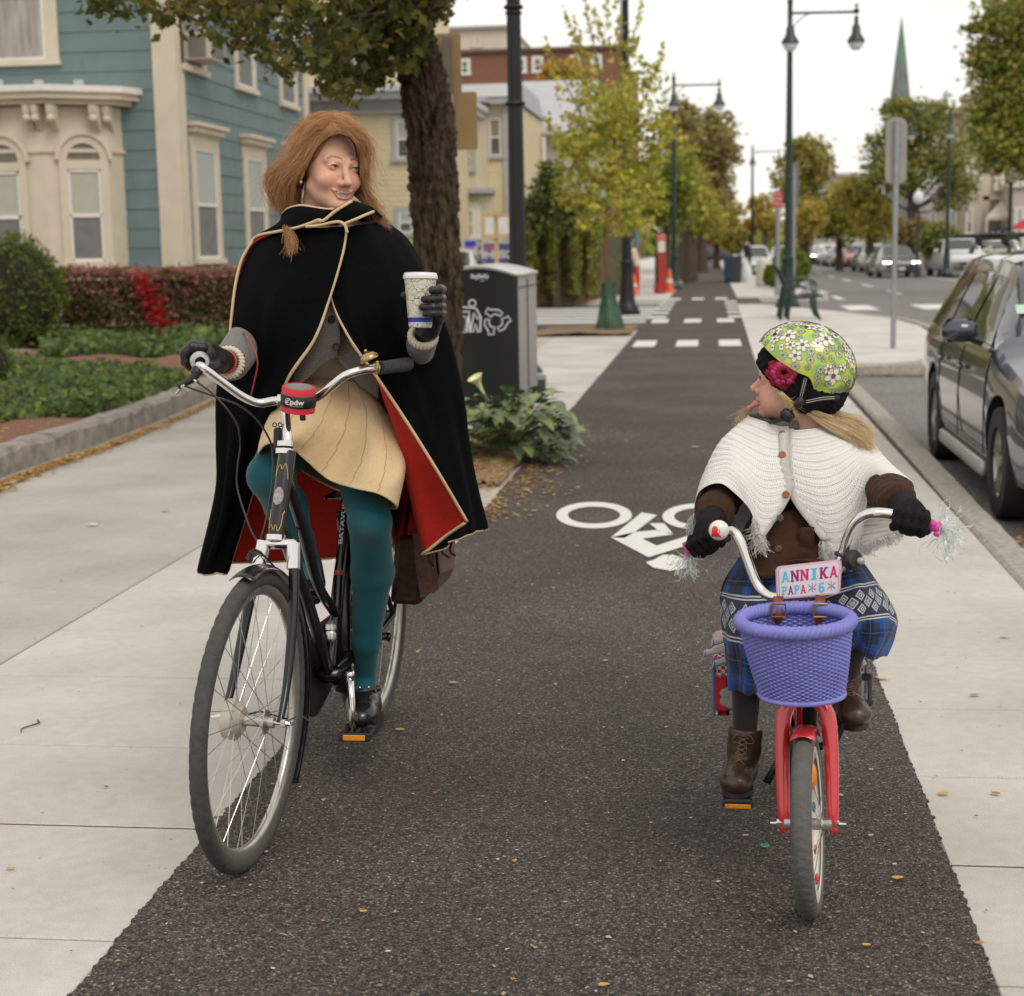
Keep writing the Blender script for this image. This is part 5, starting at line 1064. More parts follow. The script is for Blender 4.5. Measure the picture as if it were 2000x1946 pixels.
def cone(px,Y,h,label):
 t = thing('traffic_cone',label,'traffic cone',box_at(px,Y)); m = MB(); m.lathe([(.15,.03),(.05,h),(.045,h+.01),(.001,h+.01)],n=14); m.build('cone',mat('safety_orange',(0,0,0)),t,smooth=40); m = MB(); m.obox((0,0,.02),(.38,.38,.04),bev=.01); m.build('base',mat('safety_orange',(0,0,0)),t); m = MB(); m.lathe([(.112,h*.42),(.085,h*.66)],n=14); m.build('band',M_white,t); return t
cone(1307,51.,.72,'orange traffic cone at the foot of the red kiosk, nearest the path'); cone(1237,49.,.6,'orange and white traffic cone seen just right of the black lamp pole')
def person_far(label,px,Y,h,coat,legs,skin=(.45,.28,.2),bend=.0,face=0,skirt=False,hat=None):
 t = thing('person',label,'person',box_at(px,Y)); k = h/1.7
 def fn(P):
  d = s_cap(P,(0,0,.98*k),(bend*.6,0,1.40*k),.14*k,.16*k); d = smin(d,s_cap(P,(bend*.75,0,1.45*k),(bend*.95,0,1.55*k),.05*k),.05); d = smin(d,s_ell(P,(bend,0,1.62*k),(.085*k,.10*k,.115*k)),.02)
  for s in (-1,1):
   d = smin(d,s_chain(P,[(.0,s*.09*k,.95*k),(.04*s,s*.10*k,.5*k),(-.04,s*.10*k,.08*k)],[.095*k,.07*k,.045*k],.03),.04); d = smin(d,s_cap(P,(-.04,s*.1*k,.06*k),(.10,s*.1*k,.04*k),.045*k),.02)
   d = smin(d,s_chain(P,[(bend*.5,s*.18*k,1.40*k),(bend*.7+.02,s*.23*k,1.12*k),(bend+.12,s*.18*k,.92*k)],[.06*k,.05*k,.04*k],.02),.03)
  return d
 V,F = sdf_mesh(fn,(-.4,-.4,-.02),(.7,.4,1.85*k),.03); C = np.zeros((len(V),3)); z = V[:,2]/k
 C[:] = coat; C[z < .9] = legs; C[z > 1.5] = skin; C[(z < .09)] = (.02,.02,.02)
 o = np_mesh('body',V,F,mat('far_clothing',(1,1,1),.85,attr=True),t,smooth=True,cols=C);
 m = MB(); m.ball((bend-.015,0,1.65*k),.1*k,12,sc=(1,1,1.05)); m.build('hair' if not hat else 'hood',mat('hair_%s' % label[:5],hat or (.03,.02,.015),.9),t,smooth=True); t.rotation_euler = (0,0,face); return t
person_far('stooping person in a pale coat and red trousers right of the black lamp pole',1243,52.,1.55,(.62,.58,.46),(.5,.05,.05),bend=.22,face=R(180),hat=(.6,.57,.48))
person_far('person in black clothes bending over the bins beside the far bike path',1462,66.,1.62,(.012,.013,.022),(.015,.015,.02),bend=-.12,face=0,hat=(.015,.015,.015))
b = thing('shopping_bag','pale translucent bag standing by the bins in front of the person in black','bag',box_at(1457,64.)); m = MB(); m.lathe([(.20,0),(.26,.15),(.22,.5),(.10,.75),(.05,.9),(.08,.95)],n=14); m.build('bag',mat('white_plastic_bag',(.62,.62,.64),.5),b,smooth=True)
def bin_(label,px,Y,col,h=.95,w=.5):
 t = thing('wheelie_bin',label,'bin',box_at(px,Y)); m = MB(); m.add([(-w*.4,-w*.4,.05),(w*.4,-w*.4,.05),(w*.4,w*.4,.05),(-w*.4,w*.4,.05),(-w*.5,-w*.5,h),(w*.5,-w*.5,h),(w*.5,w*.5,h),(-w*.5,w*.5,h)],[(0,3,2,1),(4,5,6,7),(0,1,5,4),(1,2,6,5),(2,3,7,6),(3,0,4,7)]); m.build('bin_body',mat('bin_'+label[:4],col,.5),t,bevel=.02); m = MB(); m.obox((0,0,h+.03),(w*1.08,w*1.08,.06),bev=.02); m.build('lid',mat('bin_'+label[:4],col),t); m = MB(); m.cyl((-w*.4,w*.42,.08),(w*.4,w*.42,.08),.08); m.build('wheel',M_black,t)
bin_('blue wheeled bin at the edge of the far bike path',1425,64.5,(.02,.06,.14)); bin_('dark grey bin standing just right of the blue bin',1437,63.,(.03,.035,.045))
bb = thing('bollard','cream and grey rounded utility box left of the green bush by the kerb','utility box',box_at(1492,57.)); m = MB(); m.lathe([(.26,0),(.27,.3),(.26,.75),(.2,.88),(.05,.93),(.001,.93)],n=14); m.build('cabinet',mat('cream_box',(.55,.52,.40),.6),bb,smooth=40); m = MB(); m.lathe([(.28,0),(.28,.06),(.26,.07)],n=14); m.build('base',M_galv,bb)
t = thing('blue_sign','small blue sign board beside the second lamp post, above the pale coated person','sign',box_at(1243,55.)); m = MB(); m.box(-.10,.10,0,.01,1.5,1.95); m.build('panel',mat('sign_blue',(.06,.20,.5),.5),t); m = MB(); m.cyl((0,.03,0),(0,.03,1.9),.02); m.build('post',M_galv,t)
# CARS
M_tyre = mat('tyre_rubber',(.018,.017,.016),.8,var=.2,scale=20); M_rim = mat('car_rim',(.40,.37,.33),.35,.8); M_cgl = mat('car_glass',(.035,.045,.045),.04,var=.3,spec=1); M_dark = mat('dark_plastic',(.012,.012,.013),.5)
def paint(name,col,metal=.35): return mat(name,col,.22,metal,var=.04,scale=3,coat=1)
def apply_bool(o,cutter):
 b = o.modifiers.new('x','BOOLEAN'); b.object = cutter; b.operation = 'DIFFERENCE'; b.solver = 'EXACT'
 dg = bpy.context.evaluated_depsgraph_get(); dg.update(); me = bpy.data.meshes.new_from_object(o.evaluated_get(dg)); o.modifiers.clear(); o.data = me; me.polygons.foreach_set('use_smooth',[True]*len(me.polygons)); me.set_sharp_from_angle(angle=R(32))
def car(label,kind,col,loc,rotz=0,detail=1,name='parked_car',rack=False,lights=False,metal=.35,group=None,W=1.72,L_=4.6,H=1.45,cat='car'):
 t = thing(name,label,cat,loc,(0,0,rotz),group)
 hw = W/2; zb_ = .90*H/1.45; P = paint('paint_'+'_'.join('%d' % (c*999) for c in col),col,metal)
 # stations: y, sill, belt halfwidth factor, hood/roof z, roof halfwidth factor (front is -y)
 y0 = -L_/2
 if kind == 'wagon': S = [(0,.42,.72,.50,.66),(.03,.30,.86,.62,.80),(.14,.22,.95,.72,.88),(.5,.20,.985,.80,.86),(1.05,.20,1,.89,.80),(1.28,.20,1,.97,.78),(2.02,.20,1,H-.03,.66),(2.5,.20,1,H,.68),(3.4,.20,1,H,.69),(4.0,.22,.99,H-.02,.67),(4.35,.26,.96,H-.16,.64),(4.52,.32,.92,1.0,.74),(4.6,.42,.85,.82,.74)]
 elif kind == 'sedan': S = [(0,.42,.72,.50,.66),(.03,.30,.86,.60,.80),(.14,.22,.95,.70,.88),(.6,.20,.985,.80,.86),(1.15,.20,1,.90,.80),(1.9,.20,1,H-.04,.64),(2.4,.20,1,H,.64),(3.1,.20,1,H-.03,.62),(3.75,.22,.99,1.0,.70),(4.3,.26,.95,.96,.76),(4.55,.36,.88,.85,.76),(4.6,.42,.85,.7,.74)]
 else: S = [(0,.5,.8,.62,.74),(.03,.36,.92,.85,.84),(.14,.30,.97,.98,.88),(.7,.28,1,1.04,.88),(1.1,.28,1,1.1,.82),(1.65,.28,1,H-.04,.74),(2.3,.28,1,H,.76),(3.8,.28,1,H,.76),(4.3,.3,.99,H-.05,.74),(4.52,.36,.96,1.1,.8),(4.6,.46,.9,.85,.8)]
 k = L_/4.6; yy = [y0+s[0]*k for s in S]; N_ = 46; tt = np.linspace(0,len(S)-1,N_*2)
 A = np.array([(yy[i],*S[i][1:]) for i in range(len(S))]); C_ = np.array([np.interp(tt,range(len(S)),A[:,j]) for j in range(5)]).T
 for _ in range(2): C_[1:-1] = (C_[:-2]+2*C_[1:-1]+C_[2:])/4
 def sect(y,sill,bw,top,rw):
  b = hw*bw; zbel = min(zb_,top-.07); r_ = hw*rw
  h = [(b*.86,sill),(b*.955,sill+.04),(b*.985,sill+.18),(b,lerp(sill,zbel,.55)),(b*.985,zbel-.12),(b*.955,zbel-.015),(b*.93,zbel+.01)]
  if top > zbel+.12: h += [(lerp(b*.93,r_,.5)+.012,lerp(zbel,top-.05,.5)),(r_+.02,top-.10),(r_-.01,top-.045),(r_*.85,top-.012),(r_*.5,top+.012),(0,top+.02)]
  else: h += [(b*.92,zbel+.03*(top-zbel)/.1),(b*.90,lerp(zbel,top,.6)),(b*.84,top-.012),(b*.7,top),(b*.4,top+.012),(0,top+.016)]
  return [(x,y,z) for x,z in h]+[(-x,y,z) for x,z in reversed(h[:-1])]
 m = MB(); rows = [sect(*c) for c in C_]; m.grid([list(reversed(r_)) for r_ in rows]); n_ = len(rows[0])
 m.f.append(tuple(range(n_))[::1]); m.f.append(tuple((len(rows)-1)*n_+j for j in range(n_-1,-1,-1))); m.m += [0,0]
 body = m.build('body',P,t,smooth=35)
 fy,ry = y0+.91*k,y0+(.91+2.62)*k; R_ = .315 if kind != 'suv' else .36
 if detail:
  # flip normals consistently, then cut wheel arches
  import bmesh
  bmx = bmesh.new(); bmx.from_mesh(body.data);
  e = [x for x in bmx.edges if x.is_boundary]
  if e: bmesh.ops.holes_fill(bmx,edges=e)
  bmesh.ops.recalc_face_normals(bmx,faces=bmx.faces); bmx.to_mesh(body.data); bmx.free()
  c = MB()
  for y in (fy,ry):
   for s in (-1,1): c.cyl((s*(hw-.22),y,R_+.01),(s*(hw+.2),y,R_+.01),R_+.055,n=36)
  co = c.build('cut',M_dark); body.matrix_world; apply_bool_target(body,co)
  for y in (fy,ry):
   for s in (-1,1): a = MB(); a.cyl((s*(hw-.215),y,R_+.01),(s*(hw-.20),y,R_+.01),R_+.05,n=24); a.build('wheel_well',M_dark,t)
 for y in (fy,ry):
  for s in (-1,1):
   w = MB(); x0 = s*(hw-.20); x1 = s*(hw-.012); w.lathe([(R_*.64,0),(R_*.96,.0),(R_,.02),(R_,.17),(R_*.96,.188),(R_*.64,.188),(R_*.62,.17)],(x0,y,R_),(s,0,0),36); wh_ = w.build('wheel',M_tyre,t,smooth=40)
   w = MB(); w.lathe([(R_*.66,.186),(R_*.64,.18),(R_*.60,.15),(R_*.56,.14)],(x0,y,R_),(s,0,0),36)
   for j in range(5):
    a = 2*math.pi*j/5+.3
    for da in (-.12,.12): w.obox((x0+s*.158,y+R_*.34*math.cos(a+da),R_+R_*.34*math.sin(a+da)),(.02,R_*.62,R_*.085),Matrix.Rotation(a+da*1.3,3,'X'))
   w.lathe([(R_*.16,.14),(R_*.15,.178),(.001,.18)],(x0,y,R_),(s,0,0),16); w.build('rim',M_rim,wh_,smooth=30)
   if detail: w = MB(); w.cyl((x0+s*.09,y,R_),(x0+s*.095,y,R_),R_*.6,n=24); w.build('brake',M_dark,wh_)
 # glazing sits on the greenhouse surface
 def gh(y,u,off=.006):
  top = np.interp(y,C_[:,0],C_[:,3]); rw = np.interp(y,C_[:,0],C_[:,4])*hw; b = hw*np.interp(y,C_[:,0],C_[:,2])*.93; z0 = zb_+.03; z1 = top-.11
  return lerp(b,rw+.02,u)+off+.012*4*u*(1-u),lerp(z0,z1,u)
 yA,yB,yC,yD = {'wagon': (1.42,2.32,3.16,4.22),'sedan': (1.4,2.3,3.0,3.5),'suv': (1.3,2.25,3.1,4.25)}[kind]
 for s in (-1,1):
  for (a,b,la,lb) in ((yA,yB-.03,.50,.0),(yB+.03,yC-.03,0,0),(yC+.03,yD,0,-.30)):
   rows = []
   for u in np.linspace(0.03,.97,7):
    ya = y0+(a+la*u)*k; ybb = y0+(b+lb*u)*k; rows.append([(s*gh(y,u)[0],y,gh(y,u)[1]) for y in np.linspace(ya,ybb,9)])
   w = MB(); w.grid(rows if s > 0 else [list(reversed(r_)) for r_ in rows]); w.build('side_window',M_cgl,t,smooth=True)
 def screen(ya,yb_,nm,off):
  rows = []
  for u in np.linspace(.08,.93,8):
   y = y0+lerp(ya,yb_,u)*k; top = np.interp(y,C_[:,0],C_[:,3]); rw = hw*np.interp(y,C_[:,0],C_[:,4])*.86
   rows.append([(x*rw,y+off,top+.02-.012*x*x*2+.008) for x in np.linspace(-1,1,9)])
  w = MB(); w.grid(rows); return w.build(nm,M_cgl,t,smooth=True)
 if kind == 'wagon': screen(1.30,2.0,'windscreen',0); screen(4.05,4.5,'rear_window',.01)
 elif kind == 'sedan': screen(1.15,1.9,'windscreen',0); screen(3.15,3.75,'rear_window',0)
 else: screen(1.12,1.66,'windscreen',0); screen(4.32,4.5,'rear_window',.01)
 fz = {'wagon': .64,'sedan': .62,'suv': .78}[kind]
 for s in (-1,1):
  w = MB(); pts = rrect(.34,.155,.04); w.prism(pts,lambda p,q,d: (s*(hw*.66+p*.9),y0+.045+d+abs(s*(hw*.66+p))*.10,fz+q),-.02,.12)
  hl = w.build('headlight',mat('headlight_glow',(1,.97,.9),.3,emit=14) if lights else mat('headlight_glass',(.55,.56,.55),.1,.3),t,smooth=30)
  w = MB(); w.prism(rrect(.11,.13,.03),lambda p,q,d: (s*(hw*.88+p*.6),y0+.14+d,fz+q),-.06,.12); w.build('indicator',mat('amber_lens',(.75,.25,.03),.25),t)
  mr = MB(); mr.obox((s*(hw+.10),y0+1.62*k,zb_+.11),(.21,.13,.14),bev=.04); mm_ = mr.build('mirror',P,t,smooth=True); mr = MB(); mr.tube([(s*(hw-.04),y0+1.62*k,zb_+.04),(s*(hw+.06),y0+1.62*k,zb_+.08)],.03,8); mr.build('mirror_arm',M_dark,mm_)
  if detail:
   for yh_ in (2.15,2.98): hd_ = MB(); hd_.obox((s*(hw*1.0+.012),y0+yh_*k,zb_-.14),(.022,.17,.028),bev=.01); hd_.build('door_handle',P,t,smooth=True)
   se = MB()
   for yl in (1.30,2.30,3.20):
    se.tube([(s*(hw*.995+.0006),y0+yl*k,.32),(s*(hw+.0012),y0+yl*k,.58),(s*(hw*.988+.001),y0+yl*k,zb_-.12),(s*(hw*.957),y0+yl*k,zb_-.02)],.004,4)
   se.tube([(s*(hw*.99),y0+1.3*k,.33),(s*(hw*.99),y0+3.15*k,.33)],.004,4); se.build('door_seam',M_dark,t)
   sk = MB(); sk.obox((s*(hw*.975),y0+2.22*k,.22),(.05,1.75*k,.10),bev=.015); sk.build('sill',mat('sill_silver',(.42,.41,.39),.4,.4),t,smooth=True)
 w = MB(); w.obox((0,y0+.025,.44 if kind != 'suv' else .6),(hw*.9,.06,.12),bev=.02); w.build('grille',M_dark,t)
 w = MB(); w.obox((0,y0+.04,.26 if kind != 'suv' else .4),(hw*1.5,.08,.10),bev=.02); w.build('bumper_intake',M_dark,t)
 w = MB(); w.obox((0,y0-.004,.40),(.3,.012,.15),bev=.004); w.build('number_plate',mat('plate_white',(.6,.6,.6),.5),t)
 if rack:
  for s in (-1,1):
   w = MB(); w.tube([(s*hw*.63,y0+2.15*k,H+.01),(s*hw*.63,y0+2.25*k,H+.065),(s*hw*.63,y0+3.9*k,H+.065),(s*hw*.63,y0+4.0*k,H+.0)],.018,8); w.build('roof_rail',mat('rail_silver',(.5,.5,.5),.3,.6),t,smooth=True)
  for yy_ in (2.45,3.5):
   w = MB(); w.obox((0,y0+yy_*k,H+.115),(W*.86,.05,.025),bev=.01);
   for s in (-1,1): w.obox((s*hw*.63,y0+yy_*k,H+.09),(.10,.10,.09),bev=.02)
   w.build('cross_bar',M_dark,t)
 return t
def apply_bool_target(body,co):
 bpy.context.view_layer.update()
 pi = body.parent; co.parent = pi; co.matrix_parent_inverse = Matrix.Identity(4); bpy.context.view_layer.update()
 apply_bool(body,co); bpy.data.objects.remove(co)
# parked wagon: side line x=1.60
near = car('dark blue station wagon with roof bars parked at the right kerb','wagon',(.050,.058,.082),(2.46,10.70,-.13),R(0),rack=True,W=1.76,L_=4.62,H=1.47,metal=.5)
w = MB(); w.lathe([(.10,0),(.12,.0)],n=8)
st_ = thing('permit_sticker','pale green permit sticker inside the wagon windscreen','sticker',(0,0,0),world=True)
w = MB(); a = Vector((1.80,9.95,.99)); w.add([a,a+Vector((.11,0,0)),a+Vector((.11,.06,.05)),a+Vector((0,.06,.05))],[(0,1,2,3)]); w.build('sticker',mat('pale_green_paper',(.45,.62,.52),.6),st_,solid=.002)
def cx(px,Y): return at(px,500,Y).x
car('oncoming pale silver car with headlights on, behind the rounded sign post','sedan',(.30,.32,.33),(cx(1745,76),76,-.13),R(3),0,'oncoming_car',lights=True,W=1.9,L_=4.7,H=1.42)
car('white pickup truck parked across the road, dark bumper towards us','suv',(.62,.62,.62),(cx(1875,74),75,-.13),R(5),0,W=1.95,L_=4.9,H=1.68,metal=0,name='parked_truck')
car('tan and silver car parked behind the roof bars of the blue wagon','suv',(.42,.38,.32),(cx(1955,76),77,-.13),R(10),0,W=1.8,L_=4.6,H=1.55,metal=.1)
car('oncoming dark green car with bright headlights, left of the far parked row','sedan',(.03,.06,.05),(cx(1571,125),127,-.13),R(2),0,'oncoming_car',lights=True)
car('silver car with lights parked beside the bins and person in black','sedan',(.55,.57,.57),(cx(1476,78),80,-.13),R(2),0,W=1.75,H=1.5,metal=.1)
car('pale car just behind the red sign post, headlights on','sedan',(.45,.46,.44),(cx(1530,105),108,-.13),R(2),0,'oncoming_car',lights=True)
car('dark car crossing where the bike path ends','sedan',(.02,.025,.03),(cx(1395,150),150,0),R(70),0,'oncoming_car')
car('white car crossing just above the end of the bike path','sedan',(.6,.6,.6),(cx(1412,158),158,0),R(40),0,'oncoming_car',metal=.1)
for i,(px,Y,c,lab,kd) in enumerate(((1605,128,(.55,.56,.58),'first silver car of the far parked row, left end','sedan'),(1624,118,(.5,.5,.52),'pale grey car second in the far parked row','suv'),(1643,112,(.12,.11,.10),'dark car in the middle of the far parked row','sedan'),(1668,108,(.35,.03,.03),'dark red car in the far parked row, nose towards the road','sedan'),(1662,122,(.6,.6,.6),'white van roof behind the dark red car','suv'),(1702,92,(.58,.58,.58),'white car parked left of the oncoming silver car','sedan'),(1716,98,(.03,.14,.10),'dark green car roof behind the oncoming silver car','suv'))):
 car(lab,kd,c,(cx(px,Y),Y,-.13),R(4),0,group='cars parked along the far kerb',metal=.2)
car('white car roof and bonnet glimpsed right of the tree trunk','sedan',(.62,.62,.62),(at(872,500,39.).x,40,0),R(0),0,metal=.1)
# BICYCLES
M_chrome = mat('chrome',(.72,.70,.68),.12,1,var=.05); M_chrome2 = mat('dull_chrome',(.55,.53,.50),.3,.9,var=.15,scale=20); M_frame = mat('black_enamel',(.008,.007,.008),.25,var=.2,coat=.35,spec=.4)
M_rub = mat('bike_tyre',(.060,.057,.052),.85,var=.22,scale=60,bump=.3,bscale=200); M_alu = mat('rim_aluminium',(.52,.50,.46),.28,.85,var=.15,scale=30); M_spoke = mat('spoke_steel',(.55,.54,.52),.3,.9)
def wheel(parent,F,Rw,tw,name='wheel',nsp=36,rimw=.012,tyre_m=None,rim_m=None,hub=None,flange=.022,hubw=.035,tread=True):
 """F(l, s, z): local wheel frame (l across, s fore-aft, z up, centre 0)"""
 def tor(mb,prof,n):
  rows = []
  for i in range(n):
   a = 2*math.pi*i/n; rows.append([F(l,r*math.cos(a),r*math.sin(a)) for r,l in prof(i)])
  rows.append(rows[0]); mb.grid([list(r_) for r_ in rows])
 m = MB(); k = 18; N_ = 420
 def tp(i):
  out = []
  for j in range(k+1):
   w = 2*math.pi*j/k+math.pi; rr = tw*(1+(.040*(1 if (i+(j if j < 9 else 18-j)*2) % 7 < 5 else -1) if tread and abs(w-2*math.pi) < 1.35 else 0)); out.append((Rw-tw+rr*math.cos(w),rr*math.sin(w)*.98))
  return out
 tor(m,tp,N_); w = m.build(name,tyre_m or M_rub,parent,smooth=True)
 r0 = Rw-2*tw; m = MB(); rp_ = [(r0+.008,-rimw),(r0-.002,-rimw),(r0-.012,-rimw*.75),(r0-.018,-rimw*.35),(r0-.019,0),(r0-.018,rimw*.35),(r0-.012,rimw*.75),(r0-.002,rimw),(r0+.008,rimw)]
 tor(m,lambda i: rp_,120); m.build('rim',rim_m or M_alu,w,smooth=True)
 m = MB()
 for i in range(nsp):
  side_ = 1 if i % 2 else -1; a = 2*math.pi*i/nsp; h = a+(1 if (i//2) % 2 else -1)*R(62); m.tube([F(side_*hubw,flange*math.cos(h),flange*math.sin(h)),F(side_*.003,(r0-.018)*math.cos(a),(r0-.018)*math.sin(a))],.00105,5)
 m.build('spokes',M_spoke,w)
 m = MB(); m.tube([F(-hubw-.02,0,0),F(hubw+.02,0,0)],.013,12)
 for s_ in (-1,1): m.tube([F(s_*hubw-.0015,0,0),F(s_*hubw+.0015,0,0)],flange+.006,24)
 m.build('hub',M_chrome2,w,smooth=30); return w
# ---- the woman's bicycle ---------------------------------------------------------
BO = Vector((-1.074,3.542,0)); BR_ = (0,.0155,-.06); BM = Matrix.Translation(BO) @ Euler(BR_).to_matrix().to_4x4()
def WB(l,s,z): return BM @ Vector((l,s,z))
wb_ = thing('bicycle','black upright roadster bicycle with chrome handlebar ridden by the woman','bicycle',BO,world=True)
RW = .35; LN = .035
STM = Matrix.Translation(Vector((0,0,0))) @ Matrix.Rotation(LN,4,'Y') @ Matrix.Rotation(-.01,4,'Z')
def WF(l,s,z): v = STM @ Vector((l,s,z)); return WB(v.x,v.y,v.z)       # steered front wheel, about the contact point
fw = wheel(wb_,lambda l,s,z: WF(l,s,z+RW),RW,.0195)
m = MB(); m.tube([WF(-.062,0,RW),WF(-.036,0,RW)],[.046,.050],30); m.tube([WF(-.036,0,RW),WF(-.020,0,RW)],[.050,.030],30); m.build('drum_brake',mat('aged_alloy',(.50,.46,.38),.5,.4,var=.2,scale=30),fw,smooth=35)
m = MB(); m.tube([WF(-.095,0,RW),WF(.10,0,RW)],.005,8)
for s_ in (-1,1): m.tube([WF(s_*.072,0,RW),WF(s_*.084,0,RW)],.0095,6); m.tube([WF(s_*.084,0,RW),WF(s_*.10,0,RW)],[.0075,.003],10)
m.build('axle_nut',M_chrome,wb_,smooth=30)
AX = lambda z: .07+(z-.36)*.4245-.045        # steering axis fore-aft position at height z
for s_ in (-1,1):
 m = MB(); m.tube(catmull([WF(s_*.040,AX(.715)+.0,.715),WF(s_*.055,AX(.60)+.005,.60),WF(s_*.062,AX(.5)+.006,.50),WF(s_*.066,.050,.42),WF(s_*.068,.012,.365),WF(s_*.068,-.002,RW)],18),[.0135,.013,.012,.010,.0085,.0075],12); m.build('fork_blade',M_frame,wb_,smooth=True)
 m = MB(); m.tube([WF(s_*.036,AX(.73),.738),WF(s_*.044,AX(.68),.68)],[.018,.0165],14); m.build('fork_cap',M_chrome,wb_,smooth=30)
m = MB(); m.obox(WF(0,AX(.735),.735),(.088,.034,.026),bev=.010); m.build('fork_crown',M_chrome,wb_,smooth=True)
m = MB(); m.tube([WB(.018,AX(.745),.745),WB(.024,AX(.945),.945)],.0205,20); m.build('head_tube',M_frame,wb_,smooth=35)
for (z,r_) in ((.748,.025),(.945,.024),(.962,.022)): m = MB(); m.tube([WB(.018+.00*z,AX(z)-.001,z-.006),WB(.018,AX(z)+.002,z+.006)],r_,20); m.build('headset_cup',M_chrome,wb_,smooth=30)
# gold lining and badge on the head tube
def onhead(u,v): # v along tube 0..1, u angle
 z = lerp(.755,.935,v); c = WB(lerp(.018,.024,v),AX(z),z); a = -math.pi/2+u; return c+(WB(math.cos(a),math.sin(a)*.92,math.sin(a)*-.39)-WB(0,0,0)).normalized()*.0212
for (pts) in ([(-.85,.98),(-.85,.72),(-.65,.80),(-.3,.86),(0,.80),(.3,.87),(.62,.78),(.8,.68)],[(-.85,.30),(-.85,.06),(-.45,.10),(-.1,.03),(.1,.10),(.4,.02),(.7,.10),(.75,.22),(.95,.28)]):
 m = MB(); m.tube([onhead(u,v) for u,v in [(p[0],p[1]) for p in catmull([(a,b,0) for a,b in pts],40)]],.0009,5); m.build('gold_line',mat('gold_line',(.50,.33,.10),.4,.3),wb_)
m = MB(); rows = []
for i in range(13):
 w_ = -math.pi/2+math.pi*i/12; rows.append([onhead(-.05+u*.62*math.cos(w_),.46+.115*math.sin(w_))+Vector((0,-.0025*math.cos(w_),0)) for u in np.linspace(-1,1,7)])
m.grid(rows); m.build('head_badge',mat('pewter_badge',(.55,.50,.46),.35,.8,var=.3,scale=160,bump=1,bscale=260),wb_,smooth=True)
m = MB()
for k_ in range(3): m.tube([onhead(-.45+.1*k_,.43-.03*k_),onhead(.0,.45-.03*k_),onhead(.4,.44-.03*k_)],.0007,4)
m.build('badge_relief',M_frame,wb_)
# stem, handlebar
m = MB(); c0 = WB(.024,AX(.96),.96); c1 = at(557,800,3.93); m.tube([c0,c0.lerp(c1,.5),c1,at(556,786,3.93)],.0115,16); m.build('stem',M_chrome,wb_,smooth=True)
m = MB(); m.tube([at(544,783,3.93),at(574,780,3.935)],.017,16); m.build('stem_clamp',M_chrome,wb_,smooth=30)
barL = [at(560,782,3.93),at(536,783,3.93),at(505,787,3.92),at(472,773,3.90),at(430,743,3.87),at(398,719,3.85),at(387,711,3.86),at(381,705,3.90)]
barR = [at(560,782,3.93),at(600,783,3.93),at(628,771,3.92),at(652,751,3.91),at(676,733,3.91),at(706,723,3.93),at(740,719,3.97)]
m = MB(); m.tube(catmull(list(reversed(barL))+barR[1:],70),.0112,18); m.build('handlebar',M_chrome,wb_,smooth=True)
m = MB(); m.tube(catmull([at(381,705,3.90),at(372,699,3.98),at(368,696,4.05)],8),[.014,.017,.018],16); m.build('grip',mat('black_rubber',(.03,.03,.03),.6,var=.3,scale=60,bump=.6,bscale=150),wb_,smooth=True)
m = MB(); m.tube(catmull([at(741,719,3.97),at(765,716,4.02),at(788,713,4.07),at(799,711,4.09)],14),[.0165,.017,.0175,.018,.016],20); m.build('grip',mat('black_rubber',(0,0,0)),wb_,smooth=35)
m = MB(); d_ = (at(385,700,3.98)-at(389,709,3.86)).normalized(); c_ = at(391,707,3.855); m.lathe([(.013,-.004),(.021,-.003),(.0235,.006),(.0245,.018),(.024,.03),(.014,.032)],c_,d_,28); m.build('shifter',mat('grey_alloy',(.50,.51,.52),.35,.6),wb_,smooth=35)
# brake lever, cables
m = MB(); m.tube(catmull([at(386,722,3.85),at(378,738,3.845),at(362,748,3.84),at(348,757,3.835)],12),[.013,.011,.009,.0075],10); m.ball(at(384,726,3.85),.015,12); m.build('brake_lever',mat('dark_alloy',(.035,.03,.035),.35,.4),wb_,smooth=True)
m = MB(); m.tube([at(352,756,3.835),at(362,753,3.83)],.0045,8); m.tube([at(379,742,3.84),at(387,747,3.83)],.0045,8); m.tube([at(352,760,3.835),at(343,770,3.83)],[.003,.002],6); m.build('cable_end',M_chrome,wb_,smooth=30)
M_cable = mat('cable_black',(.015,.013,.014),.35)
c_ = MB(); c_.tube(catmull([at(357,753,3.83),at(385,763,3.82),at(420,775,3.82),at(465,791,3.84),at(500,818,3.87),at(522,850,3.89),at(531,877,3.91),at(533,930,3.86),at(521,1010,3.76),at(505,1070,3.73)],50),.0026,6); c_.build('cable',M_cable,wb_,smooth=True)
c_ = MB(); c_.tube(catmull([at(384,746,3.83),at(410,765,3.80),at(440,795,3.79),at(463,830,3.80),at(469,870,3.81),at(464,910,3.80),at(463,950,3.79),at(477,1000,3.77),at(495,1045,3.75),at(520,1080,3.73)],50),.0026,6); c_.build('cable',M_cable,wb_,smooth=True)
c_ = MB(); c_.tube(catmull([at(572,885,3.93),at(575,960,3.93),at(582,1060,3.93),at(600,1160,3.97),at(622,1240,4.05)],30),.0024,6); c_.build('cable',M_cable,wb_,smooth=True)
m = MB(); q = at(543,858,3.875); m.obox(q,(.020,.022,.058),Matrix.Rotation(.05,3,'Y'),bev=.005); m.obox(q+Vector((.008,0,-.022)),(.012,.02,.03),bev=.003)
for dx in (-.006,.008): m.torus(q+Vector((dx,-.004,.036)),.0048,.0016,ax=(0,1,0),n=14,k=6)
m.build('stem_bracket',mat('dark_alloy',(0,0,0)),wb_,smooth=35)
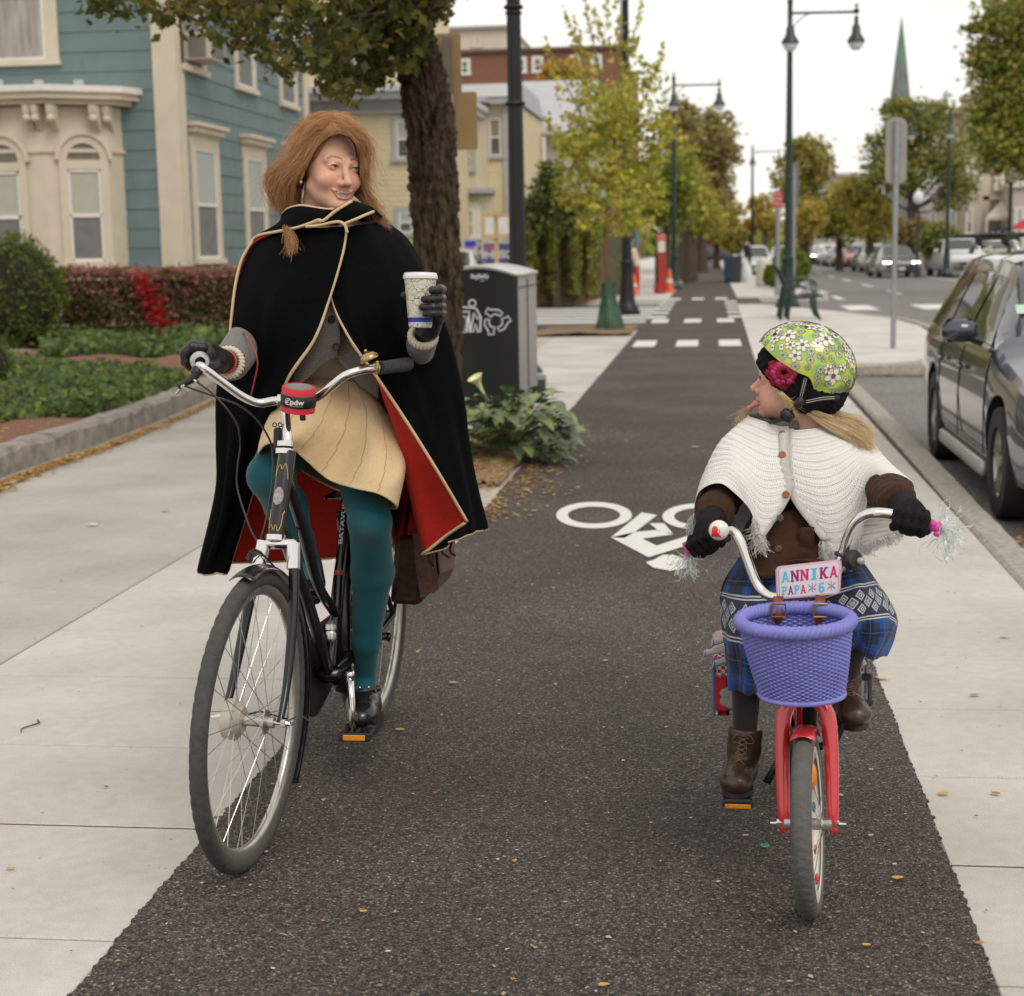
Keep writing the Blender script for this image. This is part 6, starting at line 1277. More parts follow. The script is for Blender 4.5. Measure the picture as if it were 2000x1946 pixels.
# bell
m = MB(); bc = at(722,703,3.93); bd = (Vector((-.35,-.1,.85))).normalized(); m.lathe([(.0235,0),(.0245,.003),(.0225,.010),(.016,.0165),(.008,.0195),(.001,.020)],bc,bd,24); m.lathe([(.0235,0),(.02,.001),(.001,.002)],bc,bd,24); m.ball(bc+bd*.024,.0045,10); m.build('bell',mat('brass',(.42,.28,.14),.28,.9,var=.1),wb_,smooth=True)
m = MB(); m.torus(at(735,719,3.965),.0135,.0035,ax=(at(740,719,3.97)-at(720,720,3.95)),n=20,k=6); m.obox(at(737,713,3.95),(.009,.01,.02),bev=.002); m.build('bell_clamp',mat('brass_bright',(.62,.46,.20),.25,.9),wb_,smooth=30)
# cup holder with black band
cc = at(583,779,3.875); ax_ = Vector((.12,-.12,1)).normalized(); m = MB(); rr = .0415
m.lathe([(rr,-.031),(rr,-.030),(rr+.001,-.0),(rr,.029),(rr-.001,.031),(rr-.005,.031),(rr-.005,-.029),(rr-.0,-.031)],cc,ax_,40); ch_ = m.build('cup_holder',mat('red_band',(.62,.03,.05),.4,var=.08),wb_,smooth=40)
m = MB(); m.lathe([(rr-.0055,-.026),(rr-.0055,.0305)],cc,ax_,40); m.lathe([(rr-.006,.0),(.001,.0)],cc,ax_,30); m.build('inside',mat('grey_lining',(.42,.40,.39),.6),ch_)
m = MB(); m.lathe([(rr+.0006,-.0165),(rr+.0022,-.0155),(rr+.0024,.0125),(rr+.0008,.0135)],cc,ax_,40); m.build('strap',mat('black_strap',(.010,.010,.011),.5),ch_,smooth=True)
qr = Vector((0,0,1)).rotation_difference(ax_)
def onband(u,v,off=.0030): a = R(-92)+u/rr; return cc+qr @ Vector(((rr+off)*math.cos(a),(rr+off)*math.sin(a),v))
V,F = text_mesh('pdw',.0175,.0006,.0002); m = MB(); m.add([onband(v[0]*1.05+.008,v[1]-.0005,.0027+v[2]) for v in V],F); V,F = text_mesh('portland design works',.0035,0); m.add([onband(v[0]*.9+.008,v[1]-.0095,.0027) for v in V],F)
m.tube([onband(-.014+.0075*math.cos(a),.0075*math.sin(a)) for a in np.linspace(0,2*math.pi,25)],.0009,5); m.tube([onband(-.014+.0035*math.cos(a),.0035*math.sin(a)) for a in np.linspace(.6,5.2,14)],.0009,5); m.tube([onband(-.0185,-.004),onband(-.010,.005)],.0008,5); m.build('logo',mat('logo_white',(.7,.7,.7),.5),ch_)
m = MB(); m.obox(cc+Vector((.012,-.012,-.042)),(.014,.008,.022),bev=.002); m.obox(cc+Vector((-.03,.04,-.02)),(.02,.05,.014),bev=.003); m.build('clip',M_frame,ch_)
# mudguards and stays
def guard(mb,F_,a0,a1,Rg,w_,n=40):
 rows = []
 for i in range(n):
  a = lerp(R(a0),R(a1),i/(n-1)); rows.append([F_(w_*x,(Rg-(.010*abs(x)**2.2))*math.cos(a),(Rg-(.012*abs(x)**2.2))*math.sin(a)) for x in np.linspace(-1,1,9)])
 mb.grid(rows)
m = MB(); guard(m,lambda l,s,z: WF(l,s,z+RW),-42,102,RW+.014,.029); m.build('front_mudguard',M_frame,wb_,smooth=True,solid=.0016)
m = MB(); fl = [at(480,1090,3.68),at(487,1078,3.67),at(497,1072,3.66),at(510,1078,3.66),at(524,1094,3.69),at(534,1104,3.72)]; lo_ = [p+Vector((.004,.02,-.017)) for p in fl]; m.grid([fl,lo_]); m.build('mudguard_tip',M_frame,wb_,smooth=True,solid=.003)
for s_ in (-1,1): m = MB(); m.tube([WF(s_*.066,.004,RW-.006),WF(s_*.05,.2,.31),WF(s_*.030,RW*.985+.012,.245)],.0022,6); m.build('mudguard_stay',M_frame if s_ < 0 else M_chrome2,wb_)
# frame
BB = (0,.66,.285)
def ft(pts,r,name,n=14): mm = MB(); mm.tube(catmull([WB(*p) for p in pts],max(2,10*(len(pts)-1))),r,n); return mm.build(name,M_frame,wb_,smooth=True)
ft([(.02,AX(.79),.785),(.006,.46,.53),BB],.0165,'down_tube'); ft([(.02,AX(.90),.895),(.014,.40,.74),(.006,.55,.56),(.002,.70,.455),(0,.735,.44)],.0145,'top_tube'); ft([BB,(0,.76,.50),(0,.855,.735)],.0150,'seat_tube')
ft([(0,.85,.725),(0,.905,.875)],.0125,'seat_post')
for s_ in (-1,1): ft([(s_*.02,.66,.285),(s_*.05,.9,.32),(s_*.062,1.12,RW)],.009,'chain_stay'); ft([(s_*.018,.84,.70),(s_*.05,1.0,.5),(s_*.062,1.12,RW)],.008,'seat_stay')
m = MB(); m.obox(WB(0,.66,.285),(.075,.044,.044),bev=.015); m.build('bottom_bracket',M_frame,wb_,smooth=True)
m = MB(); a_ = [WB(0,.665+.003*k,.0) for k in range(2)]
def seat_pt(u,l): z = lerp(.54,.80,u); return WB(l,lerp(.775,.882,u)-.0158,z+.006)
V,F = text_mesh('BATAVUS',.030,.0006); m.add([seat_pt(.50+v[0]/.30,-v[1]*.55) for v in V],F); m.build('lettering',mat('logo_white',(0,0,0)),wb_)
m = MB(); m.tube([WB(0,.772,.535),WB(0,.778,.548)],.0158,14); m.build('red_band',mat('red_decal',(.4,.06,.04),.5),wb_)
m = MB(); m.lathe([(.008,-.03),(.014,-.022),(.015,-.006),(.012,.0),(.016,.004),(.015,.018),(.009,.026),(.004,.03)],WB(.006,.665,.405),(0,.15,1),16); m.build('dynamo',M_chrome2,wb_,smooth=30)
# chaincase (bicycle's right), cranks, pedals
def CP(s,z,l): return WB(l,s,z)
m = MB(); oc = [( .66+.118*math.cos(a),.285+.118*math.sin(a)) for a in np.linspace(R(80),R(285),26)]+[(1.12+.05*math.cos(a),RW-.0+.05*math.sin(a)) for a in np.linspace(R(-85),R(80),12)]; m.prism(oc,CP,-.062,-.036); m.build('chain_case',mat('black_vinyl',(.015,.014,.014),.4),wb_,smooth=30,bevel=.004)
CR = R(-76);
for s_,ang in ((1,R(-78)),(-1,R(102))):
 e = (.66-.17*math.cos(ang)*1.0,.285+.17*math.sin(ang)); l0 = s_*.055; m = MB(); m.tube([WB(l0,.66,.285),WB(s_*.068,lerp(.66,e[0],.5),lerp(.285,e[1],.5)),WB(s_*.075,*e)],[.013,.009,.011],12); m.tube([WB(s_*.045,.66,.285),WB(s_*.07,.66,.285)],.014,12); cr_ = m.build('crank',M_chrome,wb_,smooth=True)
 pc = WB(s_*.090,e[0]-.01*s_,e[1]+.020); m = MB()
 for dy in (-.038,.038): m.obox(pc+Vector((0,dy,0)),(.088,.016,.024),bev=.005)
 for dx in (-.036,0,.036): m.obox(pc+Vector((dx,0,0)),(.012,.072,.014),bev=.003)
 pd_ = m.build('pedal',mat('black_pedal',(.02,.018,.016),.6),cr_,smooth=30)
 m = MB(); m.obox(pc+Vector((0,-.048,0)),(.060,.006,.016),bev=.002); o_ = m.build('reflector',mat('amber_reflector',(.72,.27,.02),.25,var=.2,scale=120),wb_)
# kickstand pin and centre hook behind
m = MB(); m.tube(catmull([at(655,1310,4.24),at(676,1285,4.28),at(700,1268,4.34),at(745,1244,4.45),at(763,1246,4.46)],14),[.008,.010,.010,.013],10); m.build('kickstand',M_frame,wb_,smooth=True)
# rear wheel, mudguard, rack, saddle
rw = wheel(wb_,lambda l,s,z: WB(l,s+1.12,z+RW),RW,.0195)
m = MB(); guard(m,lambda l,s,z: WB(l,s+1.12,z+RW),-5,205,RW+.014,.029,50); m.build('rear_mudguard',M_frame,wb_,smooth=True,solid=.0016)
m = MB();
for l in (-.07,0,.07): m.tube([WB(l,.88,.735),WB(l,1.42,.74)],.006,8)
for s_ in (.9,1.15,1.42): m.tube([WB(-.07,s_,.735),WB(.07,s_,.735)],.006,8)
for l in (-.07,.07): m.tube([WB(l,1.35,.735),WB(l*.9,1.12,RW)],.006,8)
m.build('rear_rack',M_frame,wb_,smooth=True)
sv,sf = sdf_mesh(lambda P: smin(smin(s_ell(P,WB(-.055,.99,.90),(.075,.10,.035)),s_ell(P,WB(.055,.99,.90),(.075,.10,.035)),.03),s_cap(P,WB(0,.95,.91),WB(0,.77,.915),.045,.022),.05),WB(0,0,0)+Vector((-.22,.70,.82)),WB(0,0,0)+Vector((.12,1.16,.98)),.008)
np_mesh('saddle',sv,sf,mat('brown_leather',(.055,.022,.012),.45,var=.3,scale=12,bump=.3),wb_,smooth=True)
# leather satchel at the bicycle's left
sb_ = thing('satchel','worn dark brown leather satchel hanging at the rear of the black bicycle','bag',WB(.2,1.1,.6),world=True)
M_lea = mat('brown_leather',(0,0,0)); c8 = [at(768,1060,4.62),at(880,1060,4.85),at(884,1092,4.95),at(872,1135,4.95),at(818,1180,4.72),at(766,1186,4.62),at(756,1120,4.58)]
fr_ = [at(758,1062,4.60),at(846,1062,4.62),at(850,1180,4.62),at(822,1186,4.62),at(760,1184,4.60)]
lx = WB(.075,0,0).x
m = MB(); A_ = at(770,1040,4.66); B_ = at(893,1045,4.98);
m.add([at(772,1045,4.60),at(842,1045,4.60),at(890,1050,4.95),at(800,1045,4.98),at(760,1182,4.60),at(820,1186,4.60),at(882,1122,4.95),at(800,1120,4.98)],[(0,4,5,1),(1,5,6,2),(2,6,7,3),(3,7,4,0),(0,1,2,3),(4,7,6,5)]); m.build('body',M_lea,sb_,bevel=.018,smooth=35)
m = MB(); m.grid([[at(lerp(806,846,u),lerp(1042,1046,u),4.585) for u in (0,.5,1)],[at(lerp(812,852,u),1110,4.578) for u in (0,.5,1)],[at(lerp(822,858,u),lerp(1168,1150,u),4.585) for u in (0,.5,1)]]); m.build('flap',mat('leather_light',(.13,.065,.045),.5,var=.35,scale=18,bump=.4),sb_,solid=.004)
m = MB(); m.grid([[at(852,1046,4.62),at(888,1052,4.9)],[at(858,1120,4.64),at(886,1110,4.92)],[at(846,1160,4.64),at(876,1130,4.92)]]); m.build('flap',mat('leather_light',(0,0,0)),sb_,solid=.004)
for (a,b) in (((842,1072),(850,1110)),((868,1066),(878,1090)),((884,1066),(890,1086))): m = MB(); m.tube(catmull([at(a[0],a[1]-12,4.60),at(a[0]-5,(a[1]+b[1])/2,4.57),at(*b,4.58)],8),.004,6,flat=.4); m.build('strap',M_lea,sb_)
# ---- the child's bicycle ------------------------------------------------------------
KO = Vector((.218,3.361,0)); kb = thing('bicycle',"child's small bicycle with red fork, white rims and purple wicker basket",'bicycle',KO,world=True)
KW = Matrix.Translation(KO) @ Euler((0,-.055,-.129)).to_matrix().to_4x4()
def KF(l,s,z): return KW @ Vector((l,s,z))
RK = .198; M_red = mat('red_enamel',(.60,.018,.028),.25,var=.06,coat=1); M_wrim = mat('white_rim',(.66,.62,.56),.4,var=.08)
M_grt = mat('grey_kid_tyre',(.105,.098,.092),.85,var=.15,scale=50,bump=.3,bscale=200)
kw = wheel(kb,lambda l,s,z: KF(l,s,z+RK),RK,.0222,nsp=20,rimw=.0155,tyre_m=M_grt,rim_m=M_wrim,flange=.018,hubw=.03)
m = MB();
def kring(mb,rows_): mb.grid(rows_)
rows = []
for i in range(73):
 a = 2*math.pi*i/72; rows.append([KF(.0175,(RK-.040+d)*math.cos(a),(RK-.040+d)*math.sin(a)+RK) for d in (-.019,.004,.009)]+[KF(.012,(RK-.028)*math.cos(a),(RK-.028)*math.sin(a)+RK)])
m.grid(rows); m.build('white_wall',M_wrim,kw,smooth=True,solid=.001)
for (ang,rr_,c_,sz_) in ((R(62),.115,(.75,.25,.02),.03),(R(88),.135,(.04,.17,.45),.013),(R(20),.09,(.04,.17,.45),.012),(R(-40),.10,(.6,.06,.05),.012),(R(-75),.13,(.6,.6,.08),.013),(R(120),.12,(.75,.3,.02),.015)):
 c0 = KF(.012,rr_*math.cos(ang)*.25,rr_*math.sin(ang)+RK); m = MB(); m.ball(c0,sz_,10,sc=(.35,.5,1)); m.build('spoke_bead',mat('bead_%d' % int(c_[0]*100+c_[2]*10),c_,.35),kw,smooth=True)
M_nut = M_chrome
for s_ in (-1,1):
 m = MB(); m.tube(catmull([KF(0,.074,.455),KF(s_*.026,.070,.449),KF(s_*.044,.062,.425),KF(s_*.0505,.050,.38),KF(s_*.052,.030,.30),KF(s_*.052,.008,.222),KF(s_*.052,.0,.178)],26),[.0155,.0165,.017,.0165,.0155,.013,.009],14); m.build('fork_blade',M_red,kb,smooth=True)
 m = MB(); m.tube([KF(s_*.052,0,RK),KF(s_*.066,0,RK)],.009,6); m.tube([KF(s_*.066,0,RK),KF(s_*.080,0,RK)],[.006,.0045],10); m.build('axle_nut',M_nut,kb,smooth=30)
m = MB(); m.ball(KF(0,.055,.450),.005,10); m.build('fork_bolt',M_chrome2,kb,smooth=True)
m = MB(); guard(m,lambda l,s,z: KF(l,s,z+RK),50,102,RK+.012,.026,18); m.build('mudguard',M_red,kb,smooth=True,solid=.0015)
m = MB(); m.tube([KF(0,.080,.46),KF(0,.125,.60),KF(0,.15,.70)],.014,14); m.build('head_tube',M_frame,kb,smooth=True)
kbar = [(1392,1041,3.60),(1418,1038,3.56),(1434,1040,3.54),(1448,1062,3.53),(1462,1100,3.52),(1477,1138,3.51),(1492,1158,3.50),(1515,1167,3.49),(1560,1166,3.48),(1610,1150,3.46),(1634,1118,3.45),(1648,1076,3.45),(1659,1042,3.44),(1674,1017,3.43),(1696,1004,3.42),(1720,1002,3.42),(1745,1005,3.42)]
m = MB(); m.tube(catmull([at(*q) for q in kbar],90),.0108,18); m.build('handlebar',M_chrome,kb,smooth=True)
m = MB(); m.tube([KF(0,.15,.69),at(1562,1166,3.485)],.012,12); m.build('stem',M_chrome,kb,smooth=True)
for pts in (((1392,1041,3.60),(1372,1052,3.62),(1354,1070,3.64)),((1745,1005,3.42),(1785,1016,3.42),(1822,1028,3.42))):
 m = MB(); m.tube(catmull([at(*q) for q in pts],8),.0135,14); m.build('grip',mat('pink_rubber',(.50,.03,.24),.5),kb,smooth=True)
for (c_,d_) in (((1350,1072,3.635),(-.8,0,-.6)),((1826,1029,3.415),(1,0,-.25))):
 m = MB(); m.lathe([(.006,-.012),(.013,-.008),(.011,0),(.014,.008),(.010,.012),(.001,.013)],at(*c_),d_,12)
 for k in range(4): m.ball(at(*c_)+Vector((random.uniform(-.012,.012),random.uniform(-.012,.004),random.uniform(-.014,.012))),.008,8,sc=(1.1,.5,.8))
 m.build('streamer_plug',mat('pink_plastic',(.62,.06,.32),.35),kb,smooth=True)
def film():
 mm,t,b,n,l = nodes('iridescent_film'); b.inputs['Base Color'].default_value = (.80,.84,.82,1); b.inputs['Roughness'].default_value = .12; b.inputs['Transmission Weight'].default_value = .35; b.inputs['IOR'].default_value = 1.2; b.inputs['Alpha'].default_value = .55
 b.inputs['Thin Film Thickness'].default_value = 420; b.inputs['Thin Film IOR'].default_value = 1.6; return mm
M_film = film()
def streamers(c0,dirs,n,L_,seed,name='streamer'):
 rg = np.random.RandomState(seed); m = MB()
 for i in range(n):
  d = Vector(dirs)+Vector(tuple(rg.randn(3)*.42)); d.normalize(); p = Vector(tuple(c0)); pts = [p]; k = 9
  for j in range(k): d = (d+Vector((rg.randn()*.35,rg.randn()*.35,rg.randn()*.35-.12))).normalized(); p = p+d*L_/k*rg.uniform(.6,1.2); pts.append(p)
  w_ = rg.uniform(.0012,.0022); s_ = Vector(tuple(rg.randn(3))).normalized(); rows = []
  for j,q in enumerate(pts): s_ = (s_+Vector(tuple(rg.randn(3)*.5))).normalized(); rows.append([q-s_*w_,q+s_*w_])
  m.grid(rows)
 return m.build(name,M_film,kb,smooth=False)
streamers(at(1345,1082,3.63),(-.15,-.1,-.9),70,.072,3); streamers(at(1832,1032,3.41),(.95,-.1,-.12),80,.085,4)
# sphere bell with red octopus
bc = at(1404,1036,3.52); m = MB(); m.ball(bc,.0225,26,sc=(1,.85,1)); bl_ = m.build('bell',mat('white_enamel',(.74,.71,.65),.18,var=.04,coat=1),kb,smooth=True)
def onbell(a,b_): # angles around the camera side
 v = Vector((math.sin(a)*math.cos(b_),-math.cos(a)*math.cos(b_)*.85,math.sin(b_))); return bc+v*.0229
m = MB(); cen = (-.42,.12)
m.grid([[onbell(cen[0]+.34*f*math.cos(w),cen[1]+.44*f*math.sin(w)) for w in np.linspace(0,2*math.pi,25)] for f in (.02,.3,.6,.85,1)])
for k in range(7):
 a0 = -.75+.12*k; m.tube(catmull([onbell(cen[0]+(-.2+.07*k),cen[1]-.3),onbell(cen[0]-.35+.14*k,cen[1]-.52-.06*(k % 2)),onbell(cen[0]-.42+.18*k,cen[1]-.70+.1*(k % 3))],8),[.0026,.0021,.0012],5)
m.tube(catmull([onbell(cen[0]+.2,cen[1]-.35),onbell(cen[0]+.5,cen[1]-.2),onbell(cen[0]+.48,cen[1]+.15)],8),[.0014,.0006],5)
m.build('red_print',mat('red_print_bell',(.70,.03,.02),.3),bl_,smooth=False)
m = MB(); m.obox(at(1420,1052,3.545),(.016,.02,.014),bev=.004); m.build('bell_mount',M_dark,bl_)
m = MB(); q = at(1664,1094,3.44); m.lathe([(.018,-.012),(.0215,-.006),(.0215,.008),(.017,.014),(.008,.016),(.001,.016)],q,(.4,-.75,.25),20); lt_ = m.build('light',M_dark,kb,smooth=35)
m = MB(); m.lathe([(.0075,.016),(.0075,.024),(.004,.028),(.001,.028)],q+Vector((.006,0,-.002)),(.5,-.75,.15),14); m.build('lens',mat('clear_grey',(.35,.36,.37),.12,.2),lt_,smooth=True)
m = MB(); m.torus(at(1645,1084,3.452),.0135,.004,ax=(.25,0,.95),n=18,k=6); m.build('clamp',M_dark,lt_)
# name plate
PC = [at(1514,1107,3.435),at(1644,1092,3.41),at(1641,1160,3.415),at(1517,1171,3.44)]
def PL(u,v,d=0): p = PC[3].lerp(PC[2],u).lerp(PC[0].lerp(PC[1],u),v); return p+Vector((.16,-1,-.05)).normalized()*d
def plate_shape(k,r_): return [(.5+(x)/1.0,.5+y/1.0) for x,y in [(a*k/2.0,b*k/2.0) for a,b in [(p[0]/.5,p[1]/.5) for p in [(q[0]/1.9,q[1]) for q in rrect(1.9*1.,1.,r_)]]]]
pl = thing('name_plate','small pink and white bicycle name plate reading ANNIKA in coloured letters','name plate',at(1578,1132,3.42),world=True)
m = MB(); m.prism(plate_shape(1,.14),lambda a,b,d: PL(a,b,d),0,.0025); m.build('plate',mat('plate_pink',(.62,.33,.44),.4),pl)
m = MB(); m.prism(plate_shape(.965,.13),lambda a,b,d: PL(a,b,d),.0026,.0032); m.build('white_line',mat('plate_line',(.74,.62,.68),.35),pl)
m = MB(); m.prism(plate_shape(.93,.12),lambda a,b,d: PL(a,b,d),.0033,.0036); m.build('pink_line',mat('plate_pink',(0,0,0)),pl)
m = MB(); m.prism(plate_shape(.90,.11),lambda a,b,d: PL(a,b,d),.0037,.0040); m.build('white_field',mat('plate_white2',(.74,.72,.72),.35),pl)
LB = (.13,.50,.75); PU = (.38,.02,.22); PK = (.68,.02,.18)
GL = {'A': [((.0,0),(.38,1),(.62,1),(1,0),(.76,0),(.66,.26),(.34,.26),(.24,0))],'N': [((0,0),(0,1),(.28,1),(.72,.42),(.72,1),(1,1),(1,0),(.74,0),(.26,.62),(.26,0))],'I': [((.3,0),(.3,1),(.7,1),(.7,0))],'K': [((0,0),(0,1),(.3,1),(.3,.6),(.65,1),(1,1),(.58,.54),(1,0),(.68,0),(.3,.45),(.3,0))],
  'P': [((.05,0),(.05,1),(.7,1),(.98,.84),(.98,.56),(.7,.40),(.36,.40),(.36,0))],'6': [((.2,0),(0,.2),(0,.75),(.25,1),(.9,1),(.9,.8),(.4,.8),(.32,.62),(.8,.62),(1,.45),(1,.2),(.8,0))]}
SER = {'A': [(-.08,.30,0),(.70,1.08,0)],'N': [(-.08,.36,0),(-.1,.30,1),(.64,1.1,1)],'I': [(.12,.88,0),(.12,.88,1)],'K': [(-.08,.38,0),(-.08,.38,1),(.6,1.08,0),(.6,1.02,1)],'P': [(-.05,.48,0),(-.05,.2,1)],'6': []}
def letter(ch,u0,v0,w_,h_,col,sl=0):
 m = MB()
 for poly in GL[ch]: m.add([PL(u0+a*w_+sl*b*h_,v0+b*h_,.0046) for a,b in poly][::-1],[tuple(range(len(poly)))])
 for a,b,top in SER[ch]:
  y0_,y1_ = (0,.14) if not top else (.86,1); m.add([PL(u0+a*w_,v0+y0_*h_,.0045),PL(u0+a*w_,v0+y1_*h_,.0045),PL(u0+b*w_,v0+y1_*h_,.0045),PL(u0+b*w_,v0+y0_*h_,.0045)],[(0,1,2,3)])
 if ch in 'AP6':   # counters
  cb = {'A': ((.42,.42),(.5,.66),(.58,.42)),'P': ((.36,.58),(.36,.82),(.62,.82),(.66,.70),(.62,.58)),'6': ((.34,.2),(.34,.44),(.66,.44),(.66,.2))}[ch]; mm = MB(); mm.add([PL(u0+a*w_,v0+b*h_,.0049) for a,b in cb],[tuple(range(len(cb)))[::-1]]); cw = mm
 o = m.build('letter',mat('plate_c%d' % int(col[0]*100),col,.4),pl)
 if ch in 'AP6': cw.build('counter',mat('plate_white2',(0,0,0)),o)
for i,(ch,c_) in enumerate(zip('ANNIKA',(LB,PU,PK,LB,PU,PK))): letter(ch,.085+.147*i,.50,.115,.34,c_)
for i,(ch,c_) in enumerate(zip('PAPA',(LB,PU,LB,PK))): letter(ch,.085+.097*i,.12,.075,.27,c_)
letter('6',.655,.10,.09,.30,LB)
for u0 in (.555,.85):
 m = MB();
 for sx in (-1,1):
  for sy in (-1,1): m.add([PL(u0,.27,.0046),PL(u0+sx*.07,.27+sy*.13,.0046),PL(u0+sx*.045,.27+sy*.03,.0046)],[(0,1,2) if sx*sy < 0 else (0,2,1)])
 m.tube([PL(u0,.14,.0046),PL(u0,.42,.0046)],.0007,4); m.build('butterfly',mat('plate_lilac',(.33,.17,.42),.4),pl)
# basket: woven, tapered, with rolled rim and liner straps
bk_ = thing('basket','purple wicker basket strapped to the small bicycle handlebar','basket',at(1562,1300,3.33),world=True)
M_wick = mat('purple_wicker',(.195,.195,.54),.5,var=.14,scale=25)
bT = at(1553,1212,3.33); bBm = at(1566,1352,3.345); up_ = Vector((-.03,-.10,1)).normalized()
def BS(a,u,off=0):
 c = bBm.lerp(bT,u); k = lerp(.0,1,u); rx = lerp(.084,.114,u**.8)+off; ry = lerp(.060,.083,u**.8)+off; v = Vector((rx*math.cos(a),ry*math.sin(a),0)); q = Vector((0,0,1)).rotation_difference(up_); return c+q @ v
m = MB(); NR = 34; ns = 64
for i in range(NR):
 u = (i+.5)/NR*.94; pts = [BS(2*math.pi*j/(ns*3),u,.0032*math.cos(math.pi*(j/3.+i))) for j in range(ns*3+1)]; m.tube(pts,.0026,6,cap=False)
m.build('weave',M_wick,bk_,smooth=True)
m = MB();
for j in range(ns): a = 2*math.pi*(j)/ns; m.tube([BS(a,u) for u in (0,.5,.96)],.0021,5)
m.build('stakes',M_wick,bk_,smooth=True)
m = MB()
for s_ in range(3):
 m.tube([BS(2*math.pi*j/160,1.0,.007*math.cos(2*math.pi*(j/160*22+s_/3.)))+up_*.007*math.sin(2*math.pi*(j/160*22+s_/3.)) for j in range(161)],.0085,8,cap=False)
m.build('rolled_rim',M_wick,bk_,smooth=True)
m = MB(); m.tube([BS(2*math.pi*j/90,.0,.003)+up_*-.003 for j in range(91)],.006,8,cap=False); m.add([BS(2*math.pi*j/48,.02) for j in range(48)],[tuple(range(48))]);
for k in range(14): yv = lerp(-.9,.9,k/13); xx = math.sqrt(1-yv*yv); m.tube([bBm+Vector((-.084*xx,.058*yv,.004)),bBm+Vector((.084*xx,.058*yv,.004))],.003,5)
m.build('base',M_wick,bk_,smooth=True)
M_tan = mat('tan_leather',(.20,.065,.030),.45,var=.2,scale=40)
for (x0,ytop,ybot,c_) in ((1520,1166,1218,0),(1602,1160,1228,1)):
 m = MB(); rows = [[at(x0-9.5,ytop,3.425),at(x0+10,ytop,3.425)],[at(x0-9.5,1182,3.405),at(x0+10,1182,3.405)],[at(x0-10,1196,3.395),at(x0+10,1196,3.395)],[at(x0-9,ybot-8,3.40),at(x0+9,ybot-8,3.40)],[at(x0-4,ybot,3.40),at(x0+4,ybot,3.40)]]; m.grid(rows); st_ = m.build('strap',M_tan,bk_,smooth=True,solid=.004)
 m = MB(); pts = [(x0-13,1180),(x0+14,1180),(x0+14,1205),(x0-13,1205),(x0-13,1180)]; m.tube([at(a,b,3.388) for a,b in pts],.0028,8); m.build('buckle',mat('brass_buckle',(.40,.22,.09),.35,.7) if c_ else M_tan,st_)
# frame, crank, pedals, patchwork panniers
def KB(l,s,z): return Vector((.235+l,3.36+s,z))
for pts,r_,nm in (([(0,.16,.60),(0,.30,.42),(0,.45,.23)],.017,'down_tube'),([(0,.45,.23),(0,.52,.42),(0,.55,.50)],.015,'seat_tube'),([(-.0,.45,.23),(-.05,.62,.21),(-.05,.78,.20)],.010,'chain_stay'),([(.0,.45,.23),(.05,.62,.21),(.05,.78,.20)],.010,'chain_stay')):
 m = MB(); m.tube(catmull([KB(*p) for p in pts],12),r_,12); m.build(nm,M_frame,kb,smooth=True)
wheel(kb,lambda l,s,z: KB(l,s+.80,z+RK),RK,.0222,nsp=20,rimw=.0155,tyre_m=M_grt,rim_m=M_wrim,flange=.018,hubw=.03)
m = MB(); guard(m,lambda l,s,z: KB(l,s+.80,z+RK),10,190,RK+.014,.028,30); m.build('rear_mudguard',M_red,kb,smooth=True,solid=.0015)
m = MB(); m.obox(KB(0,.56,.53),(.15,.24,.04),bev=.018); m.build('saddle',M_dark,kb,smooth=True)
kc = [(at(1501,1440,3.80),at(1497,1530,3.78),at(1448,1541,3.78)),(at(1645,1385,3.82),at(1668,1376,3.80),at(1690,1378,3.78))]
bbk = KB(0,.45,.23)
for i,(a,b,c) in enumerate(kc):
 m = MB(); a2 = bbk+Vector((-.055 if i == 0 else .055,0,0)); b2 = Vector((b.x,b.y,b.z)); m.tube([bbk,a2,a2.lerp(b2,.5),b2],[.010,.011,.008,.010],10); ck_ = m.build('crank',M_dark,kb,smooth=True)
 m = MB(); pw = .092; rot = Matrix.Identity(3) if i == 0 else Matrix.Rotation(R(62),3,'X')
 pc = c+Vector((-.010,-.05,-.008)) if i == 0 else c+Vector((-.010,.10,.01))
 for dy in (-.032,.032): m.obox(pc+rot @ Vector((0,dy,0)),(.072,.014,.022),rot,bev=.004)
 for dx in (-.03,0,.03): m.obox(pc+rot @ Vector((dx,0,0)),(.010,.064,.012),rot,bev=.002)
 m.build('pedal',mat('black_pedal',(0,0,0)),ck_,smooth=30)
 if i == 0: m = MB(); m.obox(pc+Vector((0,-.041,-.004)),(.060,.005,.012),bev=.002); m.build('reflector',mat('amber_reflector',(0,0,0)),ck_)
m = MB(); m.obox(KB(-.045,.45,.235),(.012,.24,.16),Matrix.Rotation(0,3,'X'),bev=.04); m.build('chain_guard',M_dark,kb,smooth=True)
def patch(name='patchwork'):
 mm,t,b,n,l = nodes(name); b.inputs['Roughness'].default_value = .8; c = n('ShaderNodeTexCoord'); k = n('ShaderNodeTexChecker'); k.inputs['Scale'].default_value = 110; k.inputs['Color1'].default_value = (.45,.04,.05,1); k.inputs['Color2'].default_value = (.62,.60,.60,1); l(c.outputs['Object'],k.inputs['Vector']); l(k.outputs[0],b.inputs['Base Color']); return mm
M_patch = patch(); M_redf = mat('red_cloth',(.52,.015,.03),.8,var=.1); M_denim = mat('denim_piping',(.12,.16,.26),.85,var=.2)
